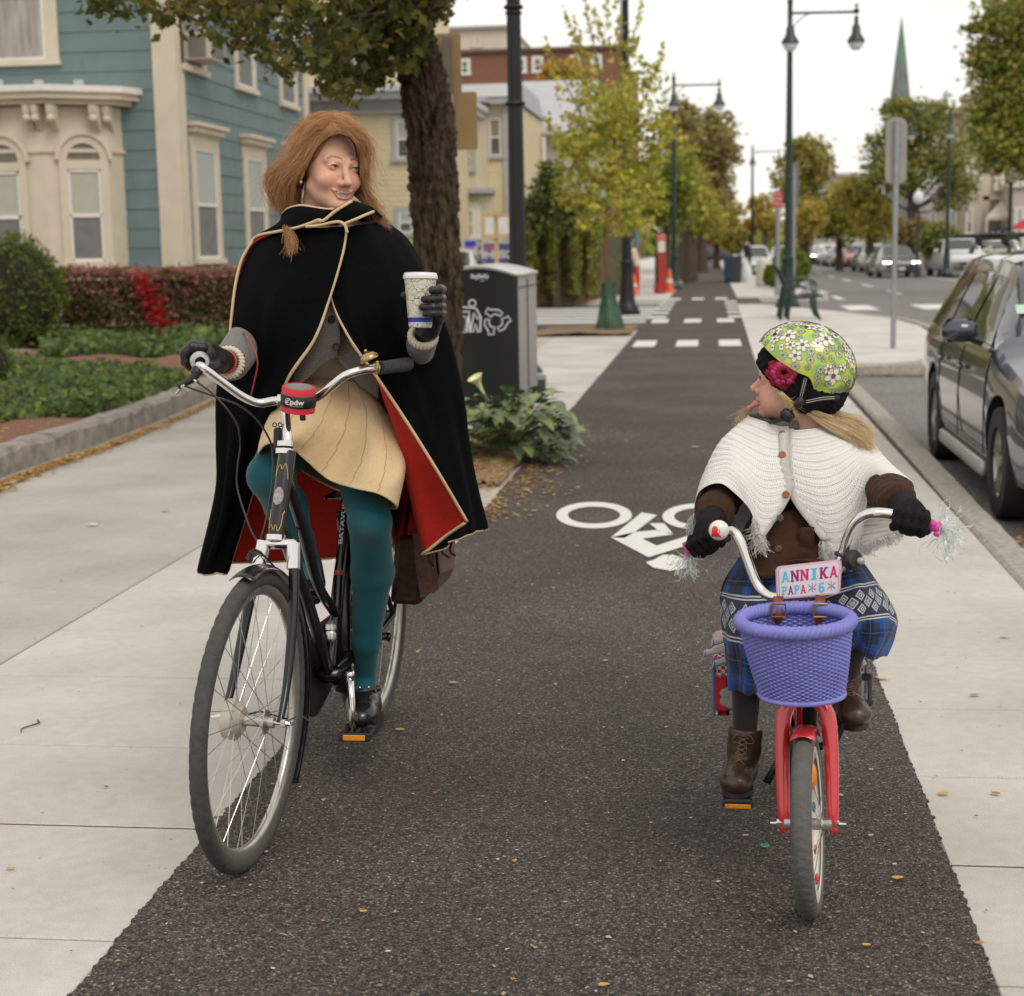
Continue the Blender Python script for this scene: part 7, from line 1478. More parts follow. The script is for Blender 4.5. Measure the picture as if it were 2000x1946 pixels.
for i,(x0,x1,y0,y1,Y) in enumerate(((1394,1434,1285,1400,4.02),(1662,1692,1284,1355,4.02))):
 pn = thing('pannier',['red flowered patchwork pannier at the left of the small bicycle','red checked patchwork pannier at the right behind the brown boot'][i],'pannier',at((x0+x1)/2,y1,Y),world=True)
 a = at(x0,y1,Y); b = at(x1,y0,Y); m = MB(); m.obox(((a.x+b.x)/2,Y+.12,(a.z+b.z)/2),(abs(b.x-a.x),.26,b.z-a.z),bev=.02); m.build('body',M_redf,pn,smooth=30)
 m = MB(); m.obox(((a.x+b.x)/2,Y+.12,b.z-.02),(abs(b.x-a.x)+.006,.265,.07),bev=.012); m.build('checked_top',M_patch,pn,smooth=30)
 m = MB(); m.tube([(a.x,Y-.012,a.z+.005),(a.x,Y-.012,b.z),(b.x,Y-.012,b.z),(b.x,Y-.012,a.z+.005)],.004,6); m.build('piping',M_denim,pn)
 m = MB(); cxx = (a.x+b.x)/2+(.012 if i == 0 else 0)
 for k in range(5): w_ = 2*math.pi*k/5; m.ball((cxx+.012*math.cos(w_),Y-.011,lerp(a.z,b.z,.35)+.018*math.sin(w_)),.013,10,sc=(1,.12,1))
 m.build('flower_print',mat('grey_petal',(.33,.33,.31),.8),pn,smooth=True)
 m = MB(); m.ball((a.x+.008,Y-.012,a.z+.012),.0035,8); m.build('stud',M_white,pn)
m = MB()
for (a,b,e) in (((1418,1248),(1392,1256),0),((1416,1268),(1378,1276),1),((1416,1290),(1396,1296),2)): m.tube([at(*a,3.98),at(*b,3.97)],.0085,10)
rb = m.build('ribbon_roll',mat('white_ribbon',(.58,.56,.52),.7),kb,smooth=30)
for b in ((1392,1256),(1376,1277),(1394,1297)): m = MB(); m.torus(at(*b,3.97),.0075,.0028,ax=(1,0,-.2),n=14,k=6); m.build('blue_ring',mat('pale_blue_ring',(.25,.42,.62),.5),rb,smooth=True)
m = MB(); m.tube([at(1672,1275,3.97),at(1684,1300,3.97)],.012,10); m.build('ribbon_roll',mat('white_ribbon',(0,0,0)),kb,smooth=30)
# PEOPLE
def blob(name,parent,fn,pts,pad,h,mt,cols=None,attr=None):
 A = np.array([tuple(p) for p in pts]); V,F = sdf_mesh(fn,A.min(0)-pad,A.max(0)+pad,h)
 return np_mesh(name,V,F,mt,parent,smooth=True,cols=(cols(V) if cols else None))
def skinmat(name):
 m,t,b,n,l = nodes(name); a = n('ShaderNodeVertexColor'); a.layer_name = 'Col'; c = n('ShaderNodeTexCoord'); z = n('ShaderNodeTexNoise'); z.inputs['Scale'].default_value = 90; z.inputs['Detail'].default_value = 4; l(c.outputs['Object'],z.inputs['Vector'])
 r_ = n('ShaderNodeMapRange'); r_.inputs[3].default_value = .86; r_.inputs[4].default_value = 1.10; l(z.outputs[0],r_.inputs[0]); x = n('ShaderNodeVectorMath'); x.operation = 'MULTIPLY'; l(a.outputs[0],x.inputs[0]); l(r_.outputs[0],x.inputs[1]); l(x.outputs[0],b.inputs['Base Color'])
 b.inputs['Roughness'].default_value = .48; b.inputs['Specular IOR Level'].default_value = .4; b.inputs['Subsurface Weight'].default_value = .12; b.inputs['Subsurface Radius'].default_value = (.010,.0035,.0018); b.inputs['Subsurface Scale'].default_value = 1
 bp = n('ShaderNodeBump'); bp.inputs['Strength'].default_value = .12; bp.inputs['Distance'].default_value = .002; z2 = n('ShaderNodeTexNoise'); z2.inputs['Scale'].default_value = 600; l(c.outputs['Object'],z2.inputs['Vector']); l(z2.outputs[0],bp.inputs['Height']); l(bp.outputs[0],b.inputs['Normal']); return m
M_skin = skinmat('skin')
def wool(name,col,sc=300,bump=.5,var=.3,rough=.95,sheen=.2): return mat(name,col,rough,0,var,sc,bump=bump,bscale=sc*1.6,spec=.2,sheen=sheen,bdist=.003)
M_cape = mat('black_wool',(.0042,.0040,.0048),1,0,.35,200,bump=.35,bscale=420,spec=.06,sheen=.0,bdist=.002); M_lining = wool('red_lining',(.38,.017,.010),120,.2,.12,.85,.05); M_trim = mat('cream_piping',(.60,.44,.26),.8,var=.08,scale=200,bump=.3,bscale=400)
M_grw = wool('grey_wool',(.175,.160,.150),260,.6,.38); M_knit = mat('cream_knit',(.66,.58,.45),.9,var=.1,scale=80,bump=.5,bscale=250); M_glove = mat('black_glove_leather',(.012,.012,.014),.38,var=.2,scale=50,bump=.5,bscale=120,bdist=.003)
def headfn(k=1.0,smile=True,child=False):
 e = .031 if not child else .0285
 def fn(P):
  AX_ = np.abs(P[...,0]); Q = np.stack([AX_,P[...,1],P[...,2]],-1)     # face is symmetric
  d = s_ell(P,(0,.014,.034),(.072,.090,.080)); d = smin(d,s_ell(P,(0,-.030,-.022),(.060,.058,.074)),.02)
  if child:
   d = smin(d,s_ell(P,(0,-.034,-.066),(.046,.050,.034)),.022); d = smin(d,s_ball(P,(0,-.074,-.086),.016),.018); d = smin(d,s_ell(Q,(.036,-.060,-.046),(.028,.027,.027)),.02)
  else:
   d = smin(d,s_ell(P,(0,-.036,-.074),(.046,.050,.038)),.022); d = smin(d,s_ball(P,(0,-.080,-.103),.0155),.020); d = smin(d,s_cap(Q,(.044,-.004,-.058),(.016,-.070,-.098),.017,.012),.024); d = smin(d,s_ell(Q,(.036,-.063,-.036),(.026,.023,.022)),.022)
  d = smin(d,s_cap(Q,(.042,-.070,.015),(.012,-.084,.011),.010),.016) if not child else smin(d,s_ell(P,(0,-.052,.030),(.052,.036,.040)),.02)
  # eye sockets, lids
  d = smax(d,-s_ell(Q,(e,-.104,-.002),(.020,.017,.0115)),.008)
  ey = (e,-.0755,-.001); lid = s_ball(Q,ey,.0142); op = s_ell(Q,(e+.0006,-.092,-.0010),(.0122,.012,.0027 if not child else .005))
  d = smin(d,smax(lid,-op,.0012),.004)
  # nose
  if child: d = smin(d,s_chain(P,[(0,-.082,.004),(0,-.092,-.016),(0,-.1045,-.031)],[.0075,.0072,.0095],.004),.009); d = smin(d,s_ball(Q,(.0095,-.093,-.036),.0075),.005); d = smax(d,-s_ball(Q,(.005,-.1005,-.0415),.0028),.002)
  else: d = smin(d,s_chain(P,[(0,-.084,.008),(0,-.096,-.016),(0,-.1095,-.040)],[.0072,.0072,.0098],.004),.010); d = smin(d,s_ball(Q,(.0100,-.096,-.0440),.0076),.010); d = smax(d,-s_ball(Q,(.0055,-.105,-.0515),.0032),.002)
  # lips
  if child:
   d = smin(d,s_chain(Q,[(0,-.0955,-.0555),(.010,-.0935,-.0550),(.021,-.082,-.0570)],[.0038,.0036,.002],.003),.004)
   d = smin(d,s_chain(Q,[(0,-.0885,-.0770),(.009,-.0865,-.0755),(.020,-.080,-.0640)],[.0046,.0042,.002],.003),.005)
   d = smax(d,-s_ell(P,(0,-.092,-.0655),(.0155,.022,.0085)),.003)
  else:
   d = smin(d,s_chain(Q,[(0,-.0970,-.0672),(.010,-.0958,-.0660),(.0275,-.0838,-.0605)],[.0026,.0026,.0012],.003),.004)
   d = smin(d,s_chain(Q,[(0,-.0925,-.0812),(.012,-.0905,-.0793),(.0272,-.0832,-.0620)],[.0034,.0031,.0012],.003),.005)
   mz = (-.0745+.0115*(P[...,0]/.027)**2); Pm = P.copy(); Pm[...,2] = P[...,2]-(mz+.0745); d = smax(d,-s_ell(Pm,(0,-.093,-.0740),(.0235,.016,.0036)),.0018)
  # ears, neck
  ear = s_ell(Q,(.0725,.014,-.014),(.0095,.017,.029)); ear = smax(ear,-s_ell(Q,(.081,.010,-.010),(.0065,.009,.016)),.004); d = smin(d,ear,.006)
  d = smin(d,s_cap(P,(0,.022,-.06),(0,.036,-.20),.047,.050),.018)
  return d
 return fn
def headcols(V,base,lip,brow,child=False):
 n = len(V); C = np.tile(np.array(base),(n,1)); q = V.copy(); q[:,0] = np.abs(q[:,0])
 def g(c,r): return np.exp(-(((q-np.array(c))/np.array(r))**2).sum(1))[:,None]
 pink = np.array(base)*np.array([1.02,.80,.77])
 for c,r in (((.038,-.082,-.034),(.024,.03,.020)),((0,-.108,-.040),(.014,.014,.014)),((0,-.09,-.105),(.02,.02,.012)),((.074,.01,-.01),(.01,.03,.03))): C = C+(pink-C)*g(c,r)*.75
 C = C+(np.array(base)*np.array([1.0,.86,.80])-C)*g((.031,-.09,-.002),(.022,.02,.013))*.6
 lips = g((0,-.099,-.0665),(.020,.014,.0038))+g((.018,-.090,-.0640),(.010,.012,.0035))+g((0,-.097,-.083),(.018,.014,.0052))+g((.017,-.089,-.0770),(.010,.012,.0052)) if not child else g((0,-.094,-.0555),(.016,.012,.004))+g((0,-.088,-.077),(.015,.012,.005))
 C = C+(np.array(lip)-C)*np.clip(lips*1.3,0,.9)
 x = q[:,0]; bz = .0185+.004*np.sin(np.clip((x-.012)/.036,0,1)*math.pi)-.10*np.clip(x-.036,0,1); bw = np.exp(-((q[:,2]-bz)/.0036)**2)*(x > .012)*(x < .050)*(q[:,1] < -.055); C = C+(np.array(brow)-C)*(bw*.95)[:,None]
 return np.clip(C,0,1)
def headM(c,yaw,pitch,roll,sc): return Matrix.Translation(Vector(tuple(c))) @ Matrix.Rotation(R(yaw),4,'Z') @ Matrix.Rotation(R(pitch),4,'X') @ Matrix.Rotation(R(roll),4,'Y') @ Matrix.Scale(sc,4)
def xf(M,V): A = np.array(M); V = np.asarray(V); return V @ A[:3,:3].T+A[:3,3]
def hstrands(guides,n,seed,w=.0008,jit=.006,ends=.012,k=12,curl=.003,mask=None,wave=0):
 """guides: list of families; a family = list of neighbouring guide polylines"""
 rg = np.random.RandomState(seed); Vs = []; Fs = []; Cs = []; b = 0
 fam = [[np.array(catmull(g,k)) for g in f] for f in guides]; wts = np.array([max(1,len(f)-1) for f in fam],float); wts /= wts.sum()
 for i in range(n):
  f = fam[rg.choice(len(fam),p=wts)]
  lk = rg.rand()
  if len(f) > 1: j = rg.randint(len(f)-1); u = rg.rand()*9; lk = math.sin((j*9+int(u))*12.9898)*43758.5 % 1; u = (int(u)+.5+((u % 1)-.5)*(.9-.35*lk))/9; P = f[j]*(1-u)+f[j+1]*u
  else: P = f[0].copy()
  o = rg.randn(3)*jit*.6; e = rg.randn(3)*ends; t = np.linspace(0,1,k)[:,None]; ph = rg.rand()*6; wd = np.array([math.sin(lk*51),math.cos(lk*37),math.sin(lk*91)]); P = P+wave*wd*np.sin(t*8+lk*9)*t+o*(.3+.7*t)+e*t**2+curl*np.sin(t*7+ph)*t*rg.randn(3)
  L_ = .72+.28*rg.rand() if rg.rand() < .5 else 1; m_ = max(4,int(k*L_)); P = P[:m_]
  d = np.gradient(P,axis=0); s_ = np.cross(d,rg.randn(3)); s_ /= np.linalg.norm(s_,axis=1)[:,None]+1e-9; ww = w*(.45+rg.rand())*np.linspace(1,.35,m_)[:,None]
  s2 = np.cross(d,s_); s2 /= np.linalg.norm(s2,axis=1)[:,None]+1e-9
  if mask is not None:
   bad = mask(P)
   if bad.any(): P = P[:max(2,int(np.argmax(bad)))]; m_ = len(P); d = np.gradient(P,axis=0); s_ = s_[:m_]; s2 = s2[:m_]; ww = ww[:m_]
   if m_ < 3: continue
  Vs.append(np.concatenate([P+s_*ww,P-s_*ww*.5+s2*ww*.87,P-s_*ww*.5-s2*ww*.87])); a = np.arange(m_-1)
  for p,q in ((0,1),(1,2),(2,0)): Fs.append(np.stack([a+p*m_,a+1+p*m_,a+1+q*m_,a+q*m_],1)+b)
  Cs.append(np.full(3*m_,.45*rg.rand()+.55*lk)); b += 3*m_
 return np.concatenate(Vs),np.concatenate(Fs),np.concatenate(Cs)
def hairmat(name,dark,light,rough=.42):
 m,t,b,n,l = nodes(name); a = n('ShaderNodeVertexColor'); a.layer_name = 'Col'; l(a.outputs[0],b.inputs['Base Color']); b.inputs['Roughness'].default_value = rough; b.inputs['Specular IOR Level'].default_value = .45; return m
def hairobj(name,parent,guides,n,seed,dark,light,**kw):
 V,F,c = hstrands(guides,n,seed,**kw); C = np.array(dark)*(1-c[:,None])+np.array(light)*c[:,None]; return np_mesh(name,V,F,hairmat('hair_mat',dark,light),parent,smooth=True,cols=C)
def A3(L_): return [at(*p) for p in L_]
def cloth(cols,nu,nv,fold=None,closed=False):
 """columns of control points (collar to hem) -> dense grid [v][u]"""
 cc = [catmull(A3(c),nv) for c in cols]; rows = []
 for j in range(nv):
  ring = [c[j] for c in cc]+([cc[0][j]] if closed else []); rows.append(catmull(ring,nu))
 G_ = np.array(rows)
 if fold is not None:
  du = np.gradient(G_,axis=1); dv = np.gradient(G_,axis=0); nn = np.cross(du,dv); nn /= np.linalg.norm(nn,axis=2)[...,None]+1e-9
  U,V_ = np.meshgrid(np.linspace(0,1,nu),np.linspace(0,1,nv)); G_ = G_+nn*fold(U,V_)[...,None]
 return G_
def grid_obj(name,G_,mt,parent,cols=None,solid=0,smooth=True):
 nv,nu = G_.shape[:2]; I = np.arange(nv*nu).reshape(nv,nu); F = np.stack([I[:-1,:-1],I[:-1,1:],I[1:,1:],I[1:,:-1]],-1).reshape(-1,4)
 return np_mesh(name,G_.reshape(-1,3),F,mt,parent,smooth=smooth,cols=None if cols is None else cols.reshape(-1,3))
# ------------------------------------------------------------------ THE WOMAN
wo_ = thing('person','red haired woman in a black cape and teal tights riding the tall black bicycle, looking down sideways','person',(-1.04,4.4,0),world=True)
wo_['label'] = 'smiling red haired woman in black cape and teal tights riding the tall bicycle'
hc_ = at(641,325,4.405); HM = headM(hc_,43,4,5,1.03); HI = np.array(HM.inverted())
hipL,hipR = at(606,800,4.66),at(690,805,4.66); knL,knR = at(526,930,4.13),at(722,1018,4.15); anL,anR = at(602,1100,4.33),at(713,1325,4.36)
ftR,ftL = at(713,1400,4.24),at(612,1140,4.20)
shL,shR = at(572,470,4.50),at(740,470,4.50); elL,elR = at(500,640,4.38),at(812,700,4.50); wrL,wrR = at(445,708,4.05),at(832,648,4.12)
SKB = (.70,.405,.285); LIP = (.60,.25,.20)
V1,F1 = sdf_mesh(headfn(),(-.10,-.135,-.17),(.10,.12,.125),.0018)
C1 = headcols(V1,SKB,LIP,(.27,.14,.08)); V1 = xf(HM,V1)
def legs_fn(off=0.0):
 def fn(P):
  a = s_chain(P,[hipL,hipL.lerp(knL,.55),knL,knL.lerp(anL,.35)+Vector((0,.03,0)),knL.lerp(anL,.75),anL],[.088+off,.073+off,.056+off,.056+off,.041+off,.034+off],.02)
  b = s_chain(P,[hipR,hipR.lerp(knR,.55),knR,knR.lerp(anR,.32)+Vector((.006,.03,0)),knR.lerp(anR,.75),anR],[.088+off,.073+off,.055+off,.056+off,.038+off,.030+off],.02)
  if off > -.01: a = smin(a,s_cap(P,anL,ftL,.033,.026),.01); b = smin(b,s_cap(P,anR,at(710,1385,4.28),.031,.030),.01)
  return np.minimum(a,b)
 return fn
def body_fn(P):
 d = legs_fn(-.012)(P); d = smin(d,s_ell(P,hipL.lerp(hipR,.5)+Vector((0,0,.02)),(.16,.11,.10)),.04)
 ws = hipL.lerp(hipR,.5)+Vector((.01,-.02,.20)); d = smin(d,s_cap(P,hipL.lerp(hipR,.5),ws,.11,.105),.05); ch = shL.lerp(shR,.5)+Vector((0,-.01,-.12)); d = smin(d,s_ell(P,ch,(.145,.10,.16)),.06)
 d = smin(d,s_cap(P,shL,shR,.05),.04); nb = xf(HM,[[0,.036,-.19]])[0]; d = smin(d,s_cap(P,nb,shL.lerp(shR,.5),.052,.07),.03)
 for sh,el,wr,ha in ((shL,elL,wrL,at(395,700,3.96)),(shR,elR,wrR,at(842,600,4.06))): d = smin(d,s_chain(P,[sh,el,wr,ha],[.048,.036,.024,.022],.02),.02)
 for an,ft in ((anL,ftL),(anR,ftR)): d = smin(d,s_cap(P,an,ft,.020,.012),.006)
 return d
AA = np.array([tuple(p) for p in (hipL,hipR,knL,knR,anR,ftR,shL,shR,elL,elR,at(395,700,3.96),wrR)]); V2,F2 = sdf_mesh(body_fn,AA.min(0)-.12,AA.max(0)+.12,.010)
C2 = np.tile(np.array(SKB),(len(V2),1)); np_mesh('body',np.vstack([V1,V2]),np.vstack([F1,F2+len(V1)]),M_skin,wo_,smooth=True,cols=np.vstack([C1,C2]))
M_eye = mat('eye_white',(.46,.42,.38),.12,var=.03); M_iris = mat('iris_brown',(.07,.05,.035),.08); M_pup = mat('pupil',(.004,.004,.004),.05); M_teeth = mat('teeth',(.68,.64,.56),.2,var=.03)
def eyes(M,parent,e,look,sc=1.0):
 for s_ in (-1,1):
  m = MB(); m.T = M; c = Vector((s_*e,-.0755,-.001)); m.ball(c,.0130,20); ey = m.build('eye',M_eye,parent,smooth=True)
  L_ = Vector(look).normalized(); m = MB(); m.T = M; m.ball(c+L_*.0072,.0072,16,sc=(1,1,1)); m.build('iris',M_iris,ey,smooth=True)
  m = MB(); m.T = M; m.ball(c+L_*.0112,.0034,12); m.build('pupil',M_pup,ey,smooth=True)
  m = MB(); m.T = M; m.tube([c+Vector((x*.0130,-.0125-.0022*(1-x*x),-.0012+.0048*(1-x*x))) for x in np.linspace(-1,1,12)],[.0005,.0014,.0015,.0011],5); m.build('eyelash',mat('lash_brown',(.05,.025,.015),.7),ey)
eyes(HM,wo_,.031,(.22,-1,-.12))
m = MB(); m.T = HM; rows = [[(.0215*math.sin(a),-.0745-.0155*math.cos(a),-.0745+.0105*math.sin(a)**2+dz) for a in np.linspace(-1.3,1.3,21)] for dz in (-.0052,.0052)]; m.grid(rows); tt_ = m.build('teeth',M_teeth,wo_,smooth=True,solid=.001)
m = MB(); m.T = HM
for k in range(-5,6): a = k*.235+.117; m.tube([(.0215*math.sin(a),-.0748-.0157*math.cos(a),-.0745+.0105*math.sin(a)**2+dz) for dz in (-.005,.005)],.00035,4)
m.build('teeth_gap',mat('gap',(.25,.13,.10),.6),tt_)
er = Vector(tuple(xf(HM,[[-.0755,.004,-.048]])[0])); m = MB(); m.ball(er,.0048,12); m.build('earring',mat('pearl',(.75,.73,.70),.12,coat=1),wo_,smooth=True)
# hair: a full shell under loose windblown strands
def hair_shell(P):
 Q = P @ HI[:3,:3].T.astype(np.float32)+HI[:3,3].astype(np.float32)
 d = s_ell(Q,(0,.022,.040),(.084,.096,.086)); face = s_ell(Q,(.0,-.108,-.020),(.077,.094,.116)); d = smax(d,-face,.012)
 d = smax(d,-(Q[...,2]+.055),.02)
 bk = s_chain(P,A3([(585,300,4.40),(562,340,4.42),(556,375,4.43),(566,412,4.45)]),[.042,.036,.028,.014],.02); d = smin(d,bk,.02)
 bk = s_chain(P,A3([(640,340,4.50),(640,380,4.52),(650,415,4.52)]),[.07,.06,.05],.02); d = smin(d,bk,.02)
 rt_ = s_chain(P,A3([(706,290,4.45),(706,330,4.46),(698,365,4.46),(714,388,4.42)]),[.022,.020,.018,.012],.02); return smin(d,rt_,.01)
blob('hair_mass',wo_,hair_shell,A3([(530,200,4.3),(740,430,4.6)]),.05,.004,mat('hair_under',(.27,.120,.045),.6,var=.35,scale=60,bump=.6,bscale=120,stretch=(1,1,.25)))
HL = [[[(652,224,4.44),(612,224,4.46),(572,262,4.46),(548,318,4.45),(524,336,4.44),(524,372,4.44),(546,404,4.44)],[(652,220,4.38),(606,232,4.38),(575,275,4.38),(556,318,4.38),(533,338,4.40),(530,374,4.41),(550,408,4.42)],
  [(650,226,4.335),(612,248,4.325),(592,290,4.325),(574,322,4.335),(552,346,4.36),(543,378,4.39),(557,414,4.42)],[(649,236,4.31),(622,260,4.30),(606,298,4.295),(592,326,4.305),(572,344,4.33),(560,380,4.37),(568,414,4.40)],[(648,250,4.295),(634,270,4.283),(618,298,4.28),(604,320,4.29),(588,332,4.31),(576,352,4.34),(578,392,4.38),(572,420,4.40)]],
  [[(646,250,4.295),(658,256,4.285),(676,266,4.285),(691,284,4.30),(699,306,4.32),(700,335,4.35),(702,352,4.37)],[(648,238,4.31),(668,240,4.30),(694,260,4.315),(709,290,4.34),(709,325,4.37),(703,352,4.39)],[(650,226,4.34),(678,232,4.335),(708,262,4.35),(718,292,4.37),(712,330,4.40),(698,360,4.42),(714,384,4.40),(730,396,4.38)],
  [(652,218,4.38),(686,230,4.385),(710,266,4.40),(715,298,4.42),(710,335,4.43),(700,366,4.43),(722,392,4.41),(748,428,4.38)]],
  [[(690,368,4.44),(708,384,4.41),(728,402,4.385),(744,428,4.36),(752,450,4.34)],[(680,372,4.45),(700,392,4.42),(724,410,4.38),(736,432,4.35),(748,452,4.335)]],
  [[(556,400,4.42),(560,425,4.36),(556,446,4.22),(562,470,4.16),(572,490,4.14)],[(566,400,4.42),(572,425,4.36),(568,446,4.22),(570,470,4.15),(564,494,4.14)]],
  [[(560,330,4.44),(548,360,4.46),(552,395,4.46),(556,430,4.44)],[(600,330,4.46),(590,370,4.47),(588,405,4.46),(586,425,4.45)]],
  [[(652,228,4.34),(655,226,4.36),(640,222,4.40),(620,230,4.46),(600,260,4.50)],[(652,228,4.34),(668,226,4.38),(690,236,4.44),(705,262,4.50),(712,300,4.52)]]]
HL.append([[(648,240,4.30),(638,258,4.28),(628,280,4.275),(616,306,4.28)],[(650,240,4.30),(648,254,4.28),(640,270,4.27),(630,284,4.27)],[(651,240,4.30),(656,252,4.28),(660,262,4.27),(664,268,4.27)],[(652,240,4.30),(664,254,4.28),(676,266,4.275),(688,280,4.28)]])
HL.append([[(604,322,4.31),(596,320,4.30),(584,330,4.31),(570,350,4.33)],[(612,300,4.305),(603,296,4.30),(590,306,4.31),(576,330,4.33)],[(625,281,4.30),(616,274,4.295),(598,284,4.31),(582,310,4.33)],[(642,267,4.30),(634,256,4.295),(612,262,4.31),(590,290,4.33)],[(662,261,4.30),(654,247,4.295),(630,244,4.31),(600,265,4.34)]])
HL.append([[(662,261,4.30),(668,248,4.295),(686,250,4.32),(704,272,4.35)],[(683,267,4.31),(688,256,4.31),(700,262,4.34),(709,288,4.37)],[(696,283,4.33),(702,276,4.33),(709,288,4.35),(711,310,4.38)]])
fold_ = lambda q: (q[0],q[1],q[2] if q[2] > 4.345 or q[1] > 425 else 4.345-(4.345-q[2])*.45) if not (q[0] > 692 and q[1] > 280) else (q[0]+3,q[1],max(q[2],4.37))
HL3 = [[A3([fold_(p) for p in g]) for g in f] for f in HL]
FP = [(600,330),(604,318),(612,300),(625,281),(642,268),(662,262),(683,268),(696,284),(701,306),(702,330),(703,360),(700,400),(640,425),(592,400),(590,345)]
def inface(P):
 w = (P-C0); de = w @ cf; X = 1000+FPX*(w @ cr)/de; Y = 973-FPX*(w @ cu)/de; c = np.zeros(len(P),bool); j = len(FP)-1
 for i in range(len(FP)):
  (xi,yi),(xj,yj) = FP[i],FP[j]; c ^= ((yi > Y) != (yj > Y)) & (X < (xj-xi)*(Y-yi)/((yj-yi) or 1e-9)+xi); j = i
 return c & (P[:,1] < 4.40)
hairobj('hair',wo_,HL3,6800,3,(.20,.075,.027),(.74,.40,.18),w=.0007,jit=.0045,ends=.008,curl=.004,mask=inface,wave=.007)
hairobj('loose_hair',wo_,HL3[:3]+HL3[4:5],600,5,(.35,.16,.06),(.72,.44,.22),w=.00042,jit=.018,ends=.034,curl=.012,mask=inface)
hairobj('wisps',wo_,HL3[:2]+HL3[-2:],500,11,(.45,.20,.08),(.72,.38,.17),w=.0004,jit=.012,ends=.05,curl=.016,mask=inface)
# tights
def tcol(V):
 C = np.tile(np.array((.006,.085,.105)),(len(V),1)); z = V[:,2]; x = V[:,0]; a = np.arctan2(V[:,1]-4.5,x+1.0)
 zig = .5+.5*np.sign(np.sin(z*520+2.4*np.abs(((x*75) % 2)-1)*3.1)); C *= (1-.14*zig)[:,None]
 for kn,s_ in ((knR,1),(knL,.5)):
  g = np.exp(-(((V-np.array(kn)-np.array([0,-.05,-.035]))/np.array([.028,.05,.036]))**2).sum(1))[:,None]; C = C+(np.array((.055,.10,.105))-C)*g*.75*s_
 return C
blob('tights',wo_,legs_fn(0),(hipL,hipR,knL,knR,anL,anR),.11,.0055,mat('teal_tights',(0,0,0),.8,attr=True,var=.06,scale=300,sheen=.15,spec=.2),cols=tcol)
# skirt
SK = [[(590,742,4.32),(560,775,4.26),(528,810,4.20),(510,850,4.13),(503,884,4.09)],[(612,741,4.30),(592,768,4.22),(560,805,4.13),(535,840,4.07),(520,866,4.045)],[(645,741,4.29),(632,775,4.21),(605,820,4.12),(578,850,4.06),(560,869,4.045)],[(672,742,4.29),(668,790,4.22),(648,840,4.16),(618,875,4.12),(592,894,4.09)],
  [(690,745,4.29),(700,800,4.22),(688,860,4.17),(665,905,4.15),(640,936,4.13)],[(702,748,4.30),(728,810,4.21),(728,880,4.12),(712,925,4.08),(690,953,4.065)],[(712,752,4.32),(750,815,4.23),(765,890,4.13),(755,940,4.07),(742,966,4.05)],[(722,758,4.36),(764,820,4.28),(787,880,4.20),(789,930,4.13),(777,990,4.10)],
  [(722,765,4.45),(762,830,4.40),(784,900,4.33),(780,950,4.28),(762,995,4.24)],[(690,790,4.6),(720,860,4.55),(735,920,4.45),(735,950,4.4),(722,980,4.34)],[(640,790,4.62),(640,860,4.62),(640,900,4.5),(638,925,4.45),(640,950,4.38)],[(600,790,4.6),(570,840,4.5),(550,870,4.4),(548,890,4.3),(552,900,4.22)],[(580,770,4.45),(548,810,4.36),(520,845,4.28),(510,870,4.2),(508,890,4.15)]]
Gs = cloth(SK,170,80,lambda U,V_: .0014*np.sin(V_*7+U*14)*np.sin(U*26)+.0006*np.sin(V_*19+U*9),closed=True)
grid_obj('skirt',Gs,mat('camel_wool',(.66,.49,.28),.9,var=.07,scale=140,bump=.25,bscale=500,spec=.2,sheen=.1),wo_).modifiers.new('s','SOLIDIFY').thickness = -.004
m = MB()
for u_ in (16,30,44,58,72,86): m.tube([Vector(tuple(Gs[j,u_+int(j*.06)]))+Vector((0,-.0012,0)) for j in range(4,78)],.0008,4)
m.build('skirt_seam',mat('seam_brown',(.42,.29,.15),.9),wo_)
# jumper, jacket
hipc = hipL.lerp(hipR,.5)
blob('jumper',wo_,lambda P: smin(s_cap(P,at(648,770,4.46),at(650,660,4.42),.118,.125),s_ell(P,at(655,560,4.42),(.15,.115,.16)),.05),(at(648,790,4.46),at(655,440,4.42)),.18,.008,mat('cream_jersey',(.56,.47,.33),.85,var=.08,scale=30,bump=.3,bscale=60))
JL = [[(600,560,4.24),(590,640,4.20),(580,700,4.20),(574,752,4.22)],[(625,560,4.21),(620,640,4.17),(608,695,4.18),(590,746,4.20)],[(640,560,4.20),(644,620,4.155),(640,670,4.165),(622,718,4.19)],[(645,570,4.195),(660,616,4.15),(666,660,4.155),(658,697,4.17)]]
JR = [[(645,570,4.21),(652,640,4.19),(656,680,4.19),(660,692,4.20)],[(665,570,4.215),(680,640,4.195),(684,690,4.20),(690,738,4.22)],[(690,570,4.23),(705,640,4.21),(712,700,4.21),(716,762,4.24)],[(720,570,4.26),(735,650,4.23),(742,710,4.23),(738,778,4.26)]]
for q in (JR,JL):
 g = cloth(q,30,40,lambda U,V_: .002*np.sin(V_*11+U*5)); o = grid_obj('jacket',g,M_grw,wo_); mo = o.modifiers.new('s','SOLIDIFY'); mo.thickness = .006
for (a,b) in ((648,624),(657,679)):
 m = MB(); c = at(a,b,4.148); m.lathe([(.0105,0),(.0105,.002),(.008,.004),(.0075,.0025),(.001,.0025)],c,(-.1,-1,.1),20)
 m.build('button',mat('dark_button',(.025,.015,.012),.35),wo_,smooth=40)
